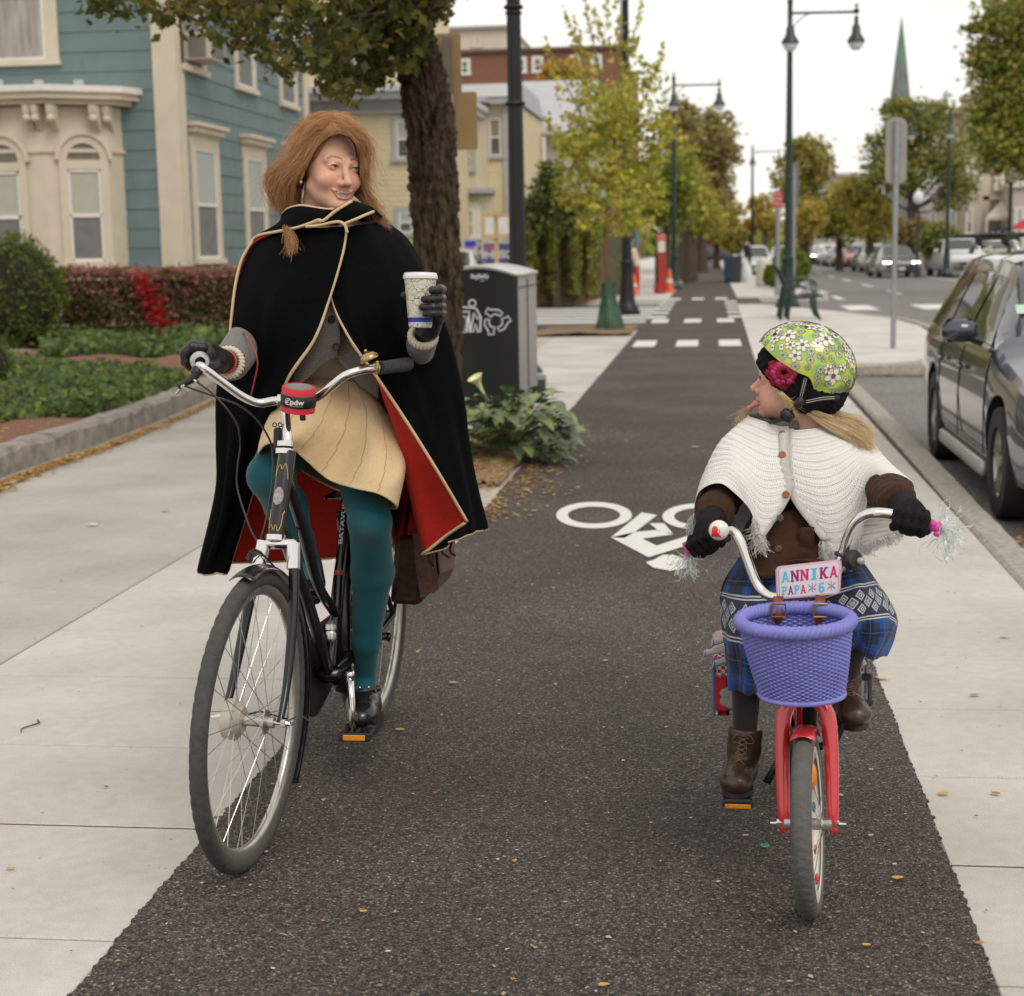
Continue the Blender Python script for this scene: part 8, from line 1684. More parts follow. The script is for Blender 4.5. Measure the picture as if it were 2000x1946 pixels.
# sleeves, cuffs and gloves
blob('sleeve',wo_,lambda P: smax(s_chain(P,[shL,elL,at(452,707,4.07)],[.062,.056,.048],.02),-s_cap(P,at(448,708,4.04),at(430,711,3.96),.040),.004),(shL,elL,at(440,708,4.0)),.07,.005,M_grw)
blob('sleeve',wo_,lambda P: smax(s_chain(P,[shR,elR,at(826,664,4.14)],[.060,.046,.038],.02),-s_cap(P,at(827,655,4.12),at(830,620,4.05),.032),.004),(shR,elR,at(826,640,4.1)),.07,.005,M_grw)
def ribcuff(c,d,r,name='knit_cuff'):
 m = MB(); q = Vector((0,0,1)).rotation_difference(Vector(d).normalized()); rows = []
 for u in np.linspace(0,2*math.pi,13): rows.append([tuple(Vector(tuple(c))+q @ Vector(((r+.0085*math.cos(u)+.0016*math.cos(26*a))*math.cos(a),(r+.0085*math.cos(u)+.0016*math.cos(26*a))*math.sin(a),.012*math.sin(u)))) for a in np.linspace(0,2*math.pi,157)])
 m.grid(rows); return m.build(name,M_knit,wo_,smooth=True)
ribcuff(at(447,708,4.035),(at(430,706,3.97)-at(456,709,4.08)),.034); ribcuff(at(826,658,4.105),(at(833,615,4.05)-at(824,668,4.13)),.031)
m = MB(); m.torus(at(440,707,4.01),.0285,.0035,ax=(at(430,706,3.97)-at(456,709,4.08)),n=40,k=8); m.build('glove_edge',mat('red_leather',(.35,.05,.035),.4),wo_,smooth=True)
def glove_l(P):
 d = s_chain(P,A3([(446,708,4.04),(424,704,3.99),(404,694,3.955)]),[.029,.029,.030],.02); d = smin(d,s_ell(P,at(397,690,3.965),(.030,.055,.024)),.02)
 for i,Y in enumerate((3.915,3.945,3.975,4.0)):
  k = -i*1.2; d = smin(d,s_chain(P,A3([(396,679+k,Y),(376,677+k,Y-.005),(361,690+k,Y-.008),(362,708+k,Y-.006),(371,719+k,Y)]),[.013,.0125,.0115,.0105,.0085],.006),.004)
 d = smin(d,s_chain(P,A3([(424,716,3.95),(408,724,3.92),(394,723,3.90)]),[.014,.012,.0095],.006),.012)
 n_ = P @ np.array([1,.3,.2],np.float32); return d+.0007*np.sin(n_*420)*np.sin((P @ np.array([.2,1,.6],np.float32))*300)
blob('glove',wo_,glove_l,A3([(355,660,3.88),(450,745,4.06)]),.03,.0022,M_glove)
CUPT,CUPB = at(821,538,4.005),at(821,640,3.995); cax = (CUPT-CUPB).normalized()
def glove_r(P):
 d = s_chain(P,A3([(828,662,4.13),(836,640,4.09),(848,618,4.06)]),[.027,.028,.028],.02); d = smin(d,s_ell(P,at(852,598,4.055),(.018,.030,.045)),.015)
 for i,py in enumerate((566,583,599,612)):
  a0 = [(858,py-2,4.05),(863,py,4.01),(858,py+.5,3.968),(845,py+1,3.952),((846,828,824,830)[i],py+1.5,3.953)]
  d = smin(d,s_chain(P,A3(a0),[.012,.0115,.0105,.0095,(.0092,.0085,.0085,.0075)[i]],.004),.003)
 d = smin(d,s_chain(P,A3([(846,606,4.07),(826,590,4.062),(800,580,4.045),(789,577,4.02)]),[.015,.013,.011,.009],.006),.012)
 return d
blob('glove',wo_,glove_r,A3([(785,555,3.94),(868,665,4.14)]),.03,.0022,M_glove)
cp_ = thing('paper_cup','tall patterned paper cup with white lid held in the woman\'s gloved hand','cup',CUPB,world=True)
def cupmat():
 mm,t,b,n,l = nodes('cup_paper'); b.inputs['Roughness'].default_value = .45; c = n('ShaderNodeTexCoord'); r_ = None; col = None
 prev = (.66,.63,.52)
 x0 = n('ShaderNodeRGB'); x0.outputs[0].default_value = (*prev,1); out = x0.outputs[0]
 for (sc_,th,cl,dd) in ((9,.012,(.10,.10,.22),3.),(7,.02,(.42,.42,.10),2.),(12,.010,(.30,.28,.36),2.5)):
  w = n('ShaderNodeTexNoise'); w.inputs['Scale'].default_value = sc_*2; w.inputs['Detail'].default_value = 1; w.inputs['Distortion'].default_value = dd; mp_ = n('ShaderNodeMapping'); mp_.inputs['Location'].default_value = (sc_,2*sc_,0); l(c.outputs['Object'],mp_.inputs[0]); l(mp_.outputs[0],w.inputs['Vector'])
  s_ = n('ShaderNodeMath'); s_.operation = 'SUBTRACT'; s_.inputs[1].default_value = .5; l(w.outputs[0],s_.inputs[0]); a = n('ShaderNodeMath'); a.operation = 'ABSOLUTE'; l(s_.outputs[0],a.inputs[0]); k = n('ShaderNodeMath'); k.operation = 'LESS_THAN'; k.inputs[1].default_value = th; l(a.outputs[0],k.inputs[0])
  x = n('ShaderNodeMix'); x.data_type = 'RGBA'; x.inputs[7].default_value = (*cl,1); l(k.outputs[0],x.inputs[0]); l(out,x.inputs[6]); out = x.outputs[2]
 l(out,b.inputs['Base Color']); return mm
hC = (CUPT-CUPB).length; m = MB(); m.lathe([(.001,.002),(.0275,.0),(.029,.004),(.0400,hC-.006)],CUPB,cax,40); m.build('cup_body',cupmat(),cp_,smooth=40)
m = MB(); m.lathe([(.0291,.006),(.0310,.024)],CUPB,cax,40); m.build('blue_band',mat('cup_blue',(.012,.03,.33),.45,var=.2,scale=90),cp_,smooth=True)
m = MB(); m.lathe([(.0405,hC-.010),(.0430,hC-.009),(.0432,hC-.002),(.0415,hC),(.0405,hC+.0055),(.037,hC+.006),(.035,hC+.002),(.001,hC+.002)],CUPB,cax,40); m.build('lid',mat('white_lid',(.72,.71,.71),.3),cp_,smooth=30)
# cape
CPE = [[(676,441,4.19),(668,495,4.155),(641,587,4.12),(612,665,4.09),(556,752,4.12),(520,860,4.36),(485,990,4.46),(446,1116,4.48)],[(650,446,4.18),(620,500,4.15),(570,600,4.11),(540,690,4.13),(500,800,4.22),(480,900,4.34),(458,1000,4.42),(424,1120,4.42)],
  [(600,444,4.22),(560,500,4.2),(512,585,4.17),(494,660,4.17),(468,780,4.24),(450,900,4.32),(434,1010,4.38),(404,1122,4.44)],[(566,436,4.36),(504,466,4.38),(466,550,4.33),(452,650,4.28),(430,760,4.34),(428,860,4.40),(428,965,4.44),(393,1118,4.52)],
  [(582,430,4.5),(524,480,4.6),(494,560,4.68),(474,650,4.7),(458,780,4.72),(452,880,4.74),(450,980,4.76),(424,1104,4.78)],[(650,425,4.6),(640,480,4.7),(640,560,4.72),(640,650,4.76),(640,780,4.8),(640,880,4.84),(640,960,4.86),(640,1090,4.88)],
  [(728,430,4.6),(778,480,4.65),(808,560,4.7),(832,650,4.74),(850,780,4.78),(862,880,4.82),(872,950,4.85),(866,1050,4.86)],[(744,432,4.45),(789,469,4.42),(830,537,4.4),(872,640,4.46),(902,766,4.5),(914,861,4.55),(928,961,4.6),(942,1036,4.65)],
  [(733,436,4.35),(768,480,4.28),(806,560,4.24),(820,640,4.30),(852,770,4.36),(872,860,4.4),(892,950,4.42),(908,1046,4.46)],[(715,440,4.26),(732,500,4.19),(752,590,4.13),(764,660,4.16),(792,770,4.24),(820,860,4.28),(846,950,4.3),(872,1064,4.34)],
  [(692,442,4.21),(690,500,4.17),(694,590,4.12),(704,655,4.11),(738,745,4.15),(772,835,4.17),(796,950,4.20),(830,1080,4.24)],[(672,447,4.20),(655,500,4.19),(648,580,4.15),(684,662,4.09),(740,742,4.12),(800,832,4.12),(861,930,4.14),(912,1018,4.19)]]
def cfold(U,V_):
 f = .010*np.sin(U*55+1.2*np.sin(V_*5))*V_**1.2+.005*np.sin(U*95+V_*4)*V_+.003*np.sin(V_*13+U*31)
 return f*np.clip(np.minimum(U,1-U)*14,.15,1)
Gc = cloth(CPE,260,120,cfold)
cpo = grid_obj('cape',Gc,[M_cape,M_lining],wo_); sm_ = cpo.modifiers.new('s','SOLIDIFY'); sm_.thickness = .005; sm_.offset = 1; sm_.material_offset = 1
def trim_line(P,r=.0058,name='cape_trim',mt=None): mm = MB(); mm.tube([Vector(tuple(p)) for p in P],r,8,flat=.7); return mm.build(name,mt or M_trim,wo_,smooth=True)
trim_line(Gc[:,0]); trim_line(Gc[:,-1]); trim_line(Gc[-1,::2]+np.array([0,0,0]))
# collar yoke and its piping
YL = [A3([(553,418,4.36),(545,438,4.34),(503,462,4.37)]),A3([(566,407,4.30),(560,430,4.27),(545,453,4.26)]),A3([(588,402,4.25),(586,425,4.21),(580,446,4.20)]),A3([(615,406,4.225),(612,422,4.185),(607,437,4.18)]),A3([(650,410,4.21),(638,420,4.175),(624,431,4.17)])]
def patchgrid(cols,nu,nv): cc = [catmull(c,nv) for c in cols]; return np.array([catmull([c[j] for c in cc],nu) for j in range(nv)])
YR = [A3([(630,427,4.165),(628,432,4.16),(630,440,4.16)]),A3([(652,412,4.165),(654,426,4.16),(660,440,4.16)]),A3([(672,400,4.18),(684,416,4.165),(690,430,4.17)]),A3([(688,395,4.24),(708,408,4.22),(728,416,4.24)]),A3([(704,400,4.40),(730,410,4.38),(750,430,4.40)])]
YK = [A3([(553,418,4.36),(545,438,4.38),(505,462,4.42)]),A3([(600,400,4.50),(580,430,4.56),(560,460,4.60)]),A3([(660,398,4.52),(670,430,4.60),(680,460,4.64)]),A3([(704,400,4.40),(732,415,4.44),(756,434,4.46)])]
for q in (YL,YR,YK): o = grid_obj('collar',patchgrid(q,40,14),M_cape,wo_); mo = o.modifiers.new('s','SOLIDIFY'); mo.thickness = .005
Y3_ = lambda L_: catmull(A3(L_),50)
trim_line(Y3_([(553,418,4.355),(566,407,4.295),(588,402,4.245),(615,406,4.22),(636,409,4.205),(652,409,4.20)]),.0055)
trim_line(Y3_([(448,668,4.22),(452,622,4.235),(459,562,4.27),(471,511,4.31),(488,480,4.33),(503,461,4.33),(545,452,4.25),(580,445,4.19),(607,436,4.17),(622,430,4.162),(632,431,4.155),(652,415,4.155),(672,402,4.165),(686,394,4.20)]),.0058)
trim_line(Y3_([(598,443,4.165),(622,441,4.158),(648,435,4.152),(664,434,4.15),(674,441,4.15),(678,455,4.15)]),.0058)
trim_line(Y3_([(671,438,4.155),(696,428,4.16),(714,420,4.19),(729,414,4.22)]),.0055)
# second cape layer showing its red edge along the arm
LY = [[(552,446,4.30),(500,472,4.34),(470,540,4.32),(458,620,4.27),(452,668,4.24)],[(545,452,4.27),(492,480,4.325),(464,540,4.30),(454,620,4.25),(449,668,4.225)]]
g = cloth(LY,6,50); o = grid_obj('cape_edge',g,M_lining,wo_); o.modifiers.new('s','SOLIDIFY').thickness = .003
m = MB(); sl_ = catmull(A3([(479,650,4.13),(489,668,4.08),(500,692,4.055),(503,712,4.055),(499,735,4.07),(493,762,4.10),(490,775,4.12)]),40); m.tube(sl_,.0022,6); m.tube(catmull(A3([(479,650,4.13),(468,655,4.18),(458,668,4.22)]),12),.0022,6); m.build('slit_piping',mat('red_leather',(0,0,0)),wo_,smooth=True)
# shoes
def shoe_r(P):
 heel = at(708,1362,4.40); mid = at(711,1378,4.31); toe = at(710,1398,4.225); d = s_cap(P,heel,mid,.038,.044); d = smin(d,s_ell(P,toe+Vector((0,0,.004)),(.043,.062,.036)),.03); d = smin(d,s_cap(P,at(712,1352,4.37),mid,.040,.042),.03); d = smax(d,P[...,2]-(float(at(712,1340,4.33).z)),.006); return smax(d,(.124-P[...,2]),.004)
blob('shoe',wo_,shoe_r,A3([(680,1330,4.15),(745,1430,4.42)]),.05,.003,mat('black_shoe_leather',(.011,.011,.012),.25,var=.15,scale=20,coat=.3))
m = MB(); zt_ = .118; m.prism([(at(708,1400,4.2).x+.040*math.cos(a),(4.27 if math.sin(a) > 0 else 4.235)+(.13 if math.sin(a) > 0 else .082)*math.sin(a)) for a in np.linspace(0,2*math.pi,33)[:-1]],lambda a,b,d: (a,b-.012,d),.119,.131); m.build('sole',mat('brown_sole',(.02,.014,.011),.7),wo_,smooth=30)
m = MB(); sc_ = at(712,1347,4.335); rows = []
pts = [Vector((sc_.x+.0440*math.cos(a),sc_.y+.046*math.sin(a),sc_.z-.006*math.sin(a)+.004*math.cos(a))) for a in np.linspace(0,2*math.pi,41)]; m.grid([[p+Vector((0,0,.0065)) for p in pts],[p-Vector((0,0,.0065)) for p in pts]]); stp = m.build('shoe_strap',mat('brown_strap',(.03,.012,.010),.4),wo_,smooth=True,solid=.003)
m = MB(); bq = at(739,1346,4.296)
m.tube([bq+Vector((x,0,z)) for x,z in ((-.007,-.010),(.007,-.010),(.008,0),(.007,.010),(-.007,.010),(-.008,0),(-.007,-.010))],.0017,6)
for px in (688,703,720): m.ball(at(px,1343,4.288),.0028,8)
m.build('buckle',mat('brass_bright',(0,0,0)),stp)
blob('shoe',wo_,lambda P: smin(s_cap(P,at(606,1105,4.34),at(612,1140,4.27),.034,.034),s_ell(P,at(607,1150,4.19),(.036,.06,.028)),.03),A3([(585,1080,4.12),(630,1180,4.4)]),.05,.004,mat('black_shoe_leather',(0,0,0)))
# ------------------------------------------------------------------ THE CHILD
ki = thing('person','child in flowered green helmet and white knitted poncho sticking out her tongue','person',(.22,3.9,0),world=True)
kc_ = at(1560,738,3.93); KM = headM(kc_,-97,-3,5,1.0); KI = np.array(KM.inverted())
V1,F1 = sdf_mesh(headfn(child=True),(-.10,-.125,-.15),(.10,.12,.125),.0018); C1 = headcols(V1,(.66,.37,.28),(.52,.17,.16),(.38,.24,.13),True); V1 = xf(KM,V1)
kshL,kshR = at(1462,905,4.0),at(1632,900,4.0); kelL,kelR = at(1420,950,3.90),at(1712,945,3.86); kwrL,kwrR = at(1393,1012,3.70),at(1762,984,3.55); khL,khR = at(1385,1045,3.62),at(1776,1012,3.43)
khpL,khpR = at(1505,1150,4.06),at(1615,1150,4.06); kknL,kknR = at(1460,1240,3.84),at(1664,1225,3.84); kanL,kanR = at(1455,1425,3.87),at(1652,1325,3.87)
kfL,kfR = at(1442,1528,3.82),at(1664,1400,3.87)
def kbody(off):
 def fn(P):
  hp = khpL.lerp(khpR,.5); d = s_cap(P,hp,at(1550,900,4.02),.105+off,.085+off); d = smin(d,s_cap(P,kshL,kshR,.045+off),.04); d = smin(d,s_cap(P,xf(KM,[[0,.036,-.13]])[0],at(1548,880,4.02),.042+off,.05+off),.02)
  for sh,el,wr in ((kshL,kelL,kwrL),(kshR,kelR,kwrR)): d = smin(d,s_chain(P,[sh,el,wr],[.04+off,.034+off,.028+off],.02),.02)
  return d
 return fn
def klegs(off):
 def fn(P):
  a = s_chain(P,[khpL,kknL,kknL.lerp(kanL,.4)+Vector((0,.012,0)),kanL],[.058+off,.038+off,.037+off,.030+off],.02); b = s_chain(P,[khpR,kknR,kknR.lerp(kanR,.4)+Vector((0,.01,0)),kanR],[.058+off,.038+off,.037+off,.030+off],.02); return np.minimum(a,b)
 return fn
AA = np.array([tuple(p) for p in (kshL,kshR,khL,khR,kfL,kfR,kknR,khpR,at(1548,830,4.0))]); V2,F2 = sdf_mesh(lambda P: smin(smin(smin(kbody(-.006)(P),klegs(-.014)(P),.02),np.minimum(s_cap(P,kanL,kfL,.012,.008),s_cap(P,kanR,kfR,.012,.008)),.008),np.minimum(s_cap(P,kwrL,khL,.016,.014),s_cap(P,kwrR,khR,.016,.014)),.01),AA.min(0)-.08,AA.max(0)+.08,.009)
np_mesh('body',np.vstack([V1,V2]),np.vstack([F1,F2+len(V1)]),M_skin,ki,smooth=True,cols=np.vstack([C1,np.tile((.66,.37,.28),(len(V2),1))])); eyes(KM,ki,.0285,(0,-1,.1))
m = MB(); m.T = KM; m.tube(catmull([(0,-.070,-.064),(0,-.088,-.066),(0,-.102,-.071),(0,-.112,-.0785),(0,-.1165,-.084)],14),[.012,.013,.0125,.011,.007],12,flat=.45,up=(0,0,1)); m.ball((0,-.1135,-.081),.0098,12,sc=(1,.75,.62)); m.build('tongue',mat('tongue_pink',(.58,.17,.17),.3,var=.1,scale=120,bump=.2),ki,smooth=True)
m = MB(); m.T = KM; m.grid([[(.014*math.sin(a),-.073-.012*math.cos(a),-.0598+dz) for a in np.linspace(-1.2,1.2,15)] for dz in (-.003,.003)]); m.build('teeth',M_teeth,ki,smooth=True,solid=.001)
# knitted hat under the helmet
def hatfn(P):
 Q = P @ KI[:3,:3].T.astype(np.float32)+KI[:3,3].astype(np.float32); d = s_ell(Q,(0,.008,.024),(.080,.112,.090)); d = smin(d,s_ell(Q,(0,.055,-.030),(.068,.062,.060)),.03)
 AXQ = np.stack([np.abs(Q[...,0]),Q[...,1],Q[...,2]],-1); d = smin(d,s_ell(AXQ,(.066,.018,-.030),(.018,.040,.045)),.02)
 cut = Q[...,1]*.62-(Q[...,2])*.78+.062; d = smax(d,(-.062-Q[...,1]*.78-Q[...,2]*.62+.0)*1.0,.006) if False else d
 face = s_ell(Q,(0,-.115,-.062),(.088,.105,.090)); d = smax(d,-face,.006); d = smax(d,s_ell(Q,(0,0,0),(.3,.3,.3)),.01)
 w_ = (Q @ np.array([0,1,0],np.float32)); return d-.0016*np.sin(w_*330)*np.sin(Q[...,2]*330)
blob('knitted_hat',ki,hatfn,A3([(1450,640,3.8),(1680,830,4.06)]),.04,.0028,mat('black_knit',(.010,.009,.011),.95,var=.3,scale=160,bump=.8,bscale=300,spec=.2))
# helmet
HLM = KM @ Matrix.Translation(Vector((0,.018,.034))) @ Matrix.Rotation(R(-20),4,'X')
def HS(az,el,off=0):    # az 0 = front, el from crown
 x = math.sin(el)*math.sin(az); y = -math.sin(el)*math.cos(az); z = math.cos(el); rx,ry,rz = .096+off,(.121 if y < 0 else .116)+off,.097+off
 sq = 1+.03*math.sin(el)**4*math.cos(2*az); return HLM @ Vector((x*rx*sq,y*ry*sq,z*rz))
def rim(az): c = math.cos(az); return R(83)+R(13)*math.sin(az)**2+R(31)*sm(max(0,min(1,(-.10-c)/.5)))
m = MB(); rows = []
azs = np.linspace(0,2*math.pi,97)
for i in range(34): rows.append([HS(a,max(.001,rim(a)*i/33)) for a in azs])
for off,k in ((-.004,1.015),(-.012,1.0),(-.014,.9),(-.014,.6)): rows.append([HS(a,rim(a)*k,off) for a in azs])
m.grid([list(reversed(r_)) for r_ in rows])
def helmat():
 mm,t,b,n,l = nodes('helmet_print'); b.inputs['Roughness'].default_value = .2; b.inputs['Coat Weight'].default_value = 1; c = n('ShaderNodeTexCoord'); z = n('ShaderNodeTexNoise'); z.inputs['Scale'].default_value = 9; z.inputs['Detail'].default_value = .5; z.inputs['Distortion'].default_value = 1.6; l(c.outputs['Object'],z.inputs['Vector']); r_ = n('ShaderNodeValToRGB'); r_.color_ramp.interpolation = 'CONSTANT'; e = r_.color_ramp.elements
 e[0].color = (.20,.20,.05,1); e[1].position = .60; e[1].color = (.55,.60,.10,1)
 for p,cl in ((.38,(.26,.46,.06,1)),(.46,(.46,.56,.03,1)),(.53,(.30,.55,.12,1))): q = e.new(p); q.color = cl
 l(z.outputs[0],r_.inputs[0]); l(r_.outputs[0],b.inputs['Base Color']); return mm
hm = m.build('helmet',helmat(),ki,smooth=35)
M_pet = mat('petal_white',(.74,.72,.66),.25,var=.04,coat=1); M_out = mat('print_outline',(.10,.09,.05),.4); M_cen = mat('print_brown',(.25,.10,.05),.35)
HP = (MB(),MB(),MB())
def flower(az,el,r,n_,big=True,seed=0,cen=None):
 rg = random.Random(seed); o = HS(az,el,.0006); du = (HS(az+.02,el,.0006)-HS(az-.02,el,.0006)).normalized(); dv = (HS(az,el+.02,.0006)-HS(az,el-.02,.0006)).normalized(); Lu = (HS(az+.02,el)-HS(az-.02,el)).length/.04; Lv = (HS(az,el+.02)-HS(az,el-.02)).length/.04
 def sp(x,y,off): return HS(az+x/max(Lu,.03),el+y/Lv,off)
 pm,om,cm = HP; a0 = rg.uniform(0,6)
 for k in range(n_):
  a = a0+2*math.pi*k/n_; w_ = math.pi/n_*(.98 if big else .62); pts = []
  for t in np.linspace(0,1,13):
   tt = (t-.5)*2; rr = r*(1-.45*tt*tt if big else 1-.35*tt*tt); aa = a+w_*tt*.95; pts.append((rr*math.cos(aa)*(1),rr*math.sin(aa)))
  pm.grid([[sp(x*f_,y*f_,.0010+.0001*(k % 2)) for x,y in pts] for f_ in (.02,.25,.5,.75,1)]); pts = [(0,0)]+pts; om.tube([sp(x,y,.0012) for x,y in pts[1:]],.00036,4); om.tube([sp(pts[1][0]*q_,pts[1][1]*q_,.0012) for q_ in (0,.5,1)],.0003,4)
 rc = r*(.27 if big else .2); cm.add([sp(rc*math.cos(w),rc*1.1*math.sin(w),.0014) for w in np.linspace(0,2*math.pi,17)[:-1]],[tuple(range(16))])
SIDE = -1   # the camera side of the head (child's left side is -az here, chosen below)
HIv = np.array(HLM.inverted())
def azel(px,py):
 """where the sight line from the reference viewpoint meets the helmet shell, so that the print sits on the shell itself"""
 best = None
 for Y in np.linspace(3.72,3.98,140):
  p = at(px,py,Y); q = xf(HLM.inverted(),[tuple(p)])[0]; ry = .121 if q[1] < 0 else .116; k = (q[0]/.096)**2+(q[1]/ry)**2+(q[2]/.097)**2
  if k <= 1: el = math.acos(max(-1,min(1,q[2]/.097/math.sqrt(k)))); az = math.atan2(q[0]/.096,-q[1]/ry); return az,el
 return None
FL = [(1540,656,17,6,1),(1567,674,14,6,1),(1613,662,18,6,1),(1553,695,13,5,1),(1518,648,13,5,1),(1627,735,18,5,1),(1645,718,9,5,1),(1529,694,9,10,0),(1584,687,9,10,0),(1583,704,8,10,0),(1602,695,7,10,0),(1609,703,6,10,0),(1603,722,9,10,0),(1638,692,9,10,0),(1553,716,9,10,0),(1578,718,6,10,0),(1549,640,7,10,0),(1566,648,7,10,0),(1510,680,7,2,1),(1526,678,7,2,1),(1586,640,13,5,1),(1600,642,11,4,1),(1655,714,6,10,0),(1630,765,8,10,0),(1642,758,6,10,0),(1560,633,10,5,1),(1532,637,9,5,1),(1650,740,7,5,1),(1500,655,9,5,1)]
for i,(px,py,r_,n_,big) in enumerate(FL):
 ae = azel(px,py)
 if ae: flower(ae[0],ae[1],r_/812.,n_,bool(big),i)
rgf = random.Random(12); used_ = [azel(q[0],q[1]) for q in FL]; used_ = [q for q in used_ if q]
for i in range(900):
 a_,e_ = rgf.uniform(-3.14,3.14),rgf.uniform(.1,1.75)
 if e_ > rim(a_)-.10: continue
 if min((((a_-u[0]+3.14159) % 6.28318-3.14159)*math.sin(e_))**2+(e_-u[1])**2 for u in used_) < .165**2: continue
 used_.append((a_,e_)); big_ = rgf.random() < .4; flower(a_,e_,.0135 if big_ else .0085,6 if big_ else 10,big_,100+i)
HP[0].build('flower_print',M_pet,hm); HP[1].build('print_outline',M_out,hm); HP[2].build('flower_centres',M_cen,hm)
for (px,py,a,b_) in ((1575,640,7,4),(1515,654,6,4),(1632,656,7,3)):
 ae = azel(px,py)
 if ae: vm = MB(); Lk = .1; vm.add([HS(ae[0]+a/812./Lk*math.cos(w),ae[1]+b_/812./Lk*math.sin(w),.0017) for w in np.linspace(0,2*math.pi,19)[:-1]],[tuple(range(18))]); vm.build('vent',M_dark,hm)
ae = azel(1490,666)
if ae: vm = MB(); vm.add([HS(ae[0]+x,ae[1]+y,.0018) for x,y in ((-.08,-.07),(.06,-.08),(.09,.03),(.04,.08),(-.07,.06))],[(0,1,2,3,4)]); vm.build('front_badge',mat('grey_badge',(.30,.27,.26),.3,.4),hm)
# straps, buckle
m = MB();
for pts in (((1573,738,3.825),(1568,762,3.825),(1562,785,3.83)),((1640,777,3.85),(1605,779,3.83),(1566,788,3.83)),((1562,785,3.83),(1548,800,3.835),(1530,816,3.845),(1512,824,3.86)),((1512,824,3.86),(1500,826,3.90),(1490,824,3.95))): m.tube(catmull(A3(pts),14),.0055,8,flat=.35,up=(0,1,0))
st2 = m.build('helmet_strap',mat('black_strap',(0,0,0)),ki,smooth=True)
m = MB(); m.obox(at(1562,786,3.822),(.02,.012,.026),Matrix.Rotation(.5,3,'Y'),bev=.005); m.obox(at(1538,811,3.835),(.034,.016,.024),Matrix.Rotation(.7,3,'Y'),bev=.006); m.build('buckle',M_dark,st2,smooth=True)
m = MB();
for dx in (-2,2): m.tube(catmull(A3([(1573+dx,742,3.819),(1568+dx,762,3.819),(1563+dx,780,3.822)]),8),.0007,4); m.tube(catmull(A3([(1630,777+dx,3.838),(1605,779+dx,3.824),(1575,785+dx,3.822)]),8),.0007,4)
m.build('strap_stitching',mat('reflective_thread',(.45,.43,.38),.5),st2)
# crochet flower
fc = at(1531,729,3.866); fn_ = (at(1531,727,3.7)-fc).normalized()
def rose(r,n_,h_,t_,col,off,ph):
 m = MB(); q = Vector((0,0,1)).rotation_difference(fn_); rows = []
 for u in np.linspace(0,1,7):
  rows.append([tuple(fc+q @ Vector(((r*(.35+.65*u)*(1+.10*math.cos(n_*a+ph)*u+.03*math.sin(3*a+ph)*u)+.0012*math.sin(40*a+u*20))*math.cos(a),(r*(.35+.65*u)*(1+.10*math.cos(n_*a+ph)*u+.03*math.sin(3*a+ph)*u)+.0012*math.sin(40*a+u*20))*math.sin(a)*.86,off+h_*math.sin(u*2.6)+.003*math.sin(n_*a*2+u*3)*u))) for a in np.linspace(0,2*math.pi,121)])
 m.grid(rows); return m.build('crochet_petals',mat('yarn_%d' % int(col[0]*100+col[2]*100),col,.9,var=.2,scale=200,bump=1,bscale=350),ki,smooth=True,solid=t_)
rose(.040,8,.009,.007,(.36,.012,.03),.0,0); rose(.033,7,.010,.007,(.45,.015,.06),.005,.9); rose(.028,6,.011,.007,(.68,.06,.24),.010,.3); rose(.018,5,.010,.006,(.42,.012,.05),.015,1.2)
# hair
KH = [[A3([(1548,792,3.85),(1580,800,3.86),(1620,818,3.88),(1660,836,3.90),(1688,862,3.88),(1694,882,3.86)]),A3([(1560,796,3.87),(1592,806,3.88),(1625,824,3.88),(1660,846,3.88),(1684,868,3.86),(1690,886,3.84)]),A3([(1566,800,3.86),(1590,818,3.87),(1620,836,3.87),(1650,850,3.87),(1676,866,3.86),(1686,880,3.84)])],
  [A3([(1590,800,3.90),(1620,806,3.92),(1650,822,3.94),(1680,842,3.94),(1696,868,3.92)]),A3([(1600,798,3.95),(1640,806,3.97),(1665,822,3.97),(1690,846,3.95)])],
  [A3([(1520,768,3.835),(1535,785,3.835),(1545,800,3.84),(1548,812,3.85)]),A3([(1528,766,3.835),(1544,784,3.83),(1552,796,3.835)])],
  [A3([(1476,782,4.0),(1462,796,4.0),(1448,808,3.99),(1440,822,3.97)]),A3([(1480,790,4.0),(1466,800,4.0),(1452,816,3.98),(1446,830,3.95)])]]
for q_ in (2,3): hairobj('wisps',ki,KH[q_:q_+1],130,18,(.55,.38,.18),(.92,.74,.46),w=.0004,jit=.004,ends=.012)
hairobj('hair',ki,KH[:2],3400,8,(.50,.34,.16),(.92,.74,.46),w=.0005,jit=.0045,ends=.014,wave=.005)
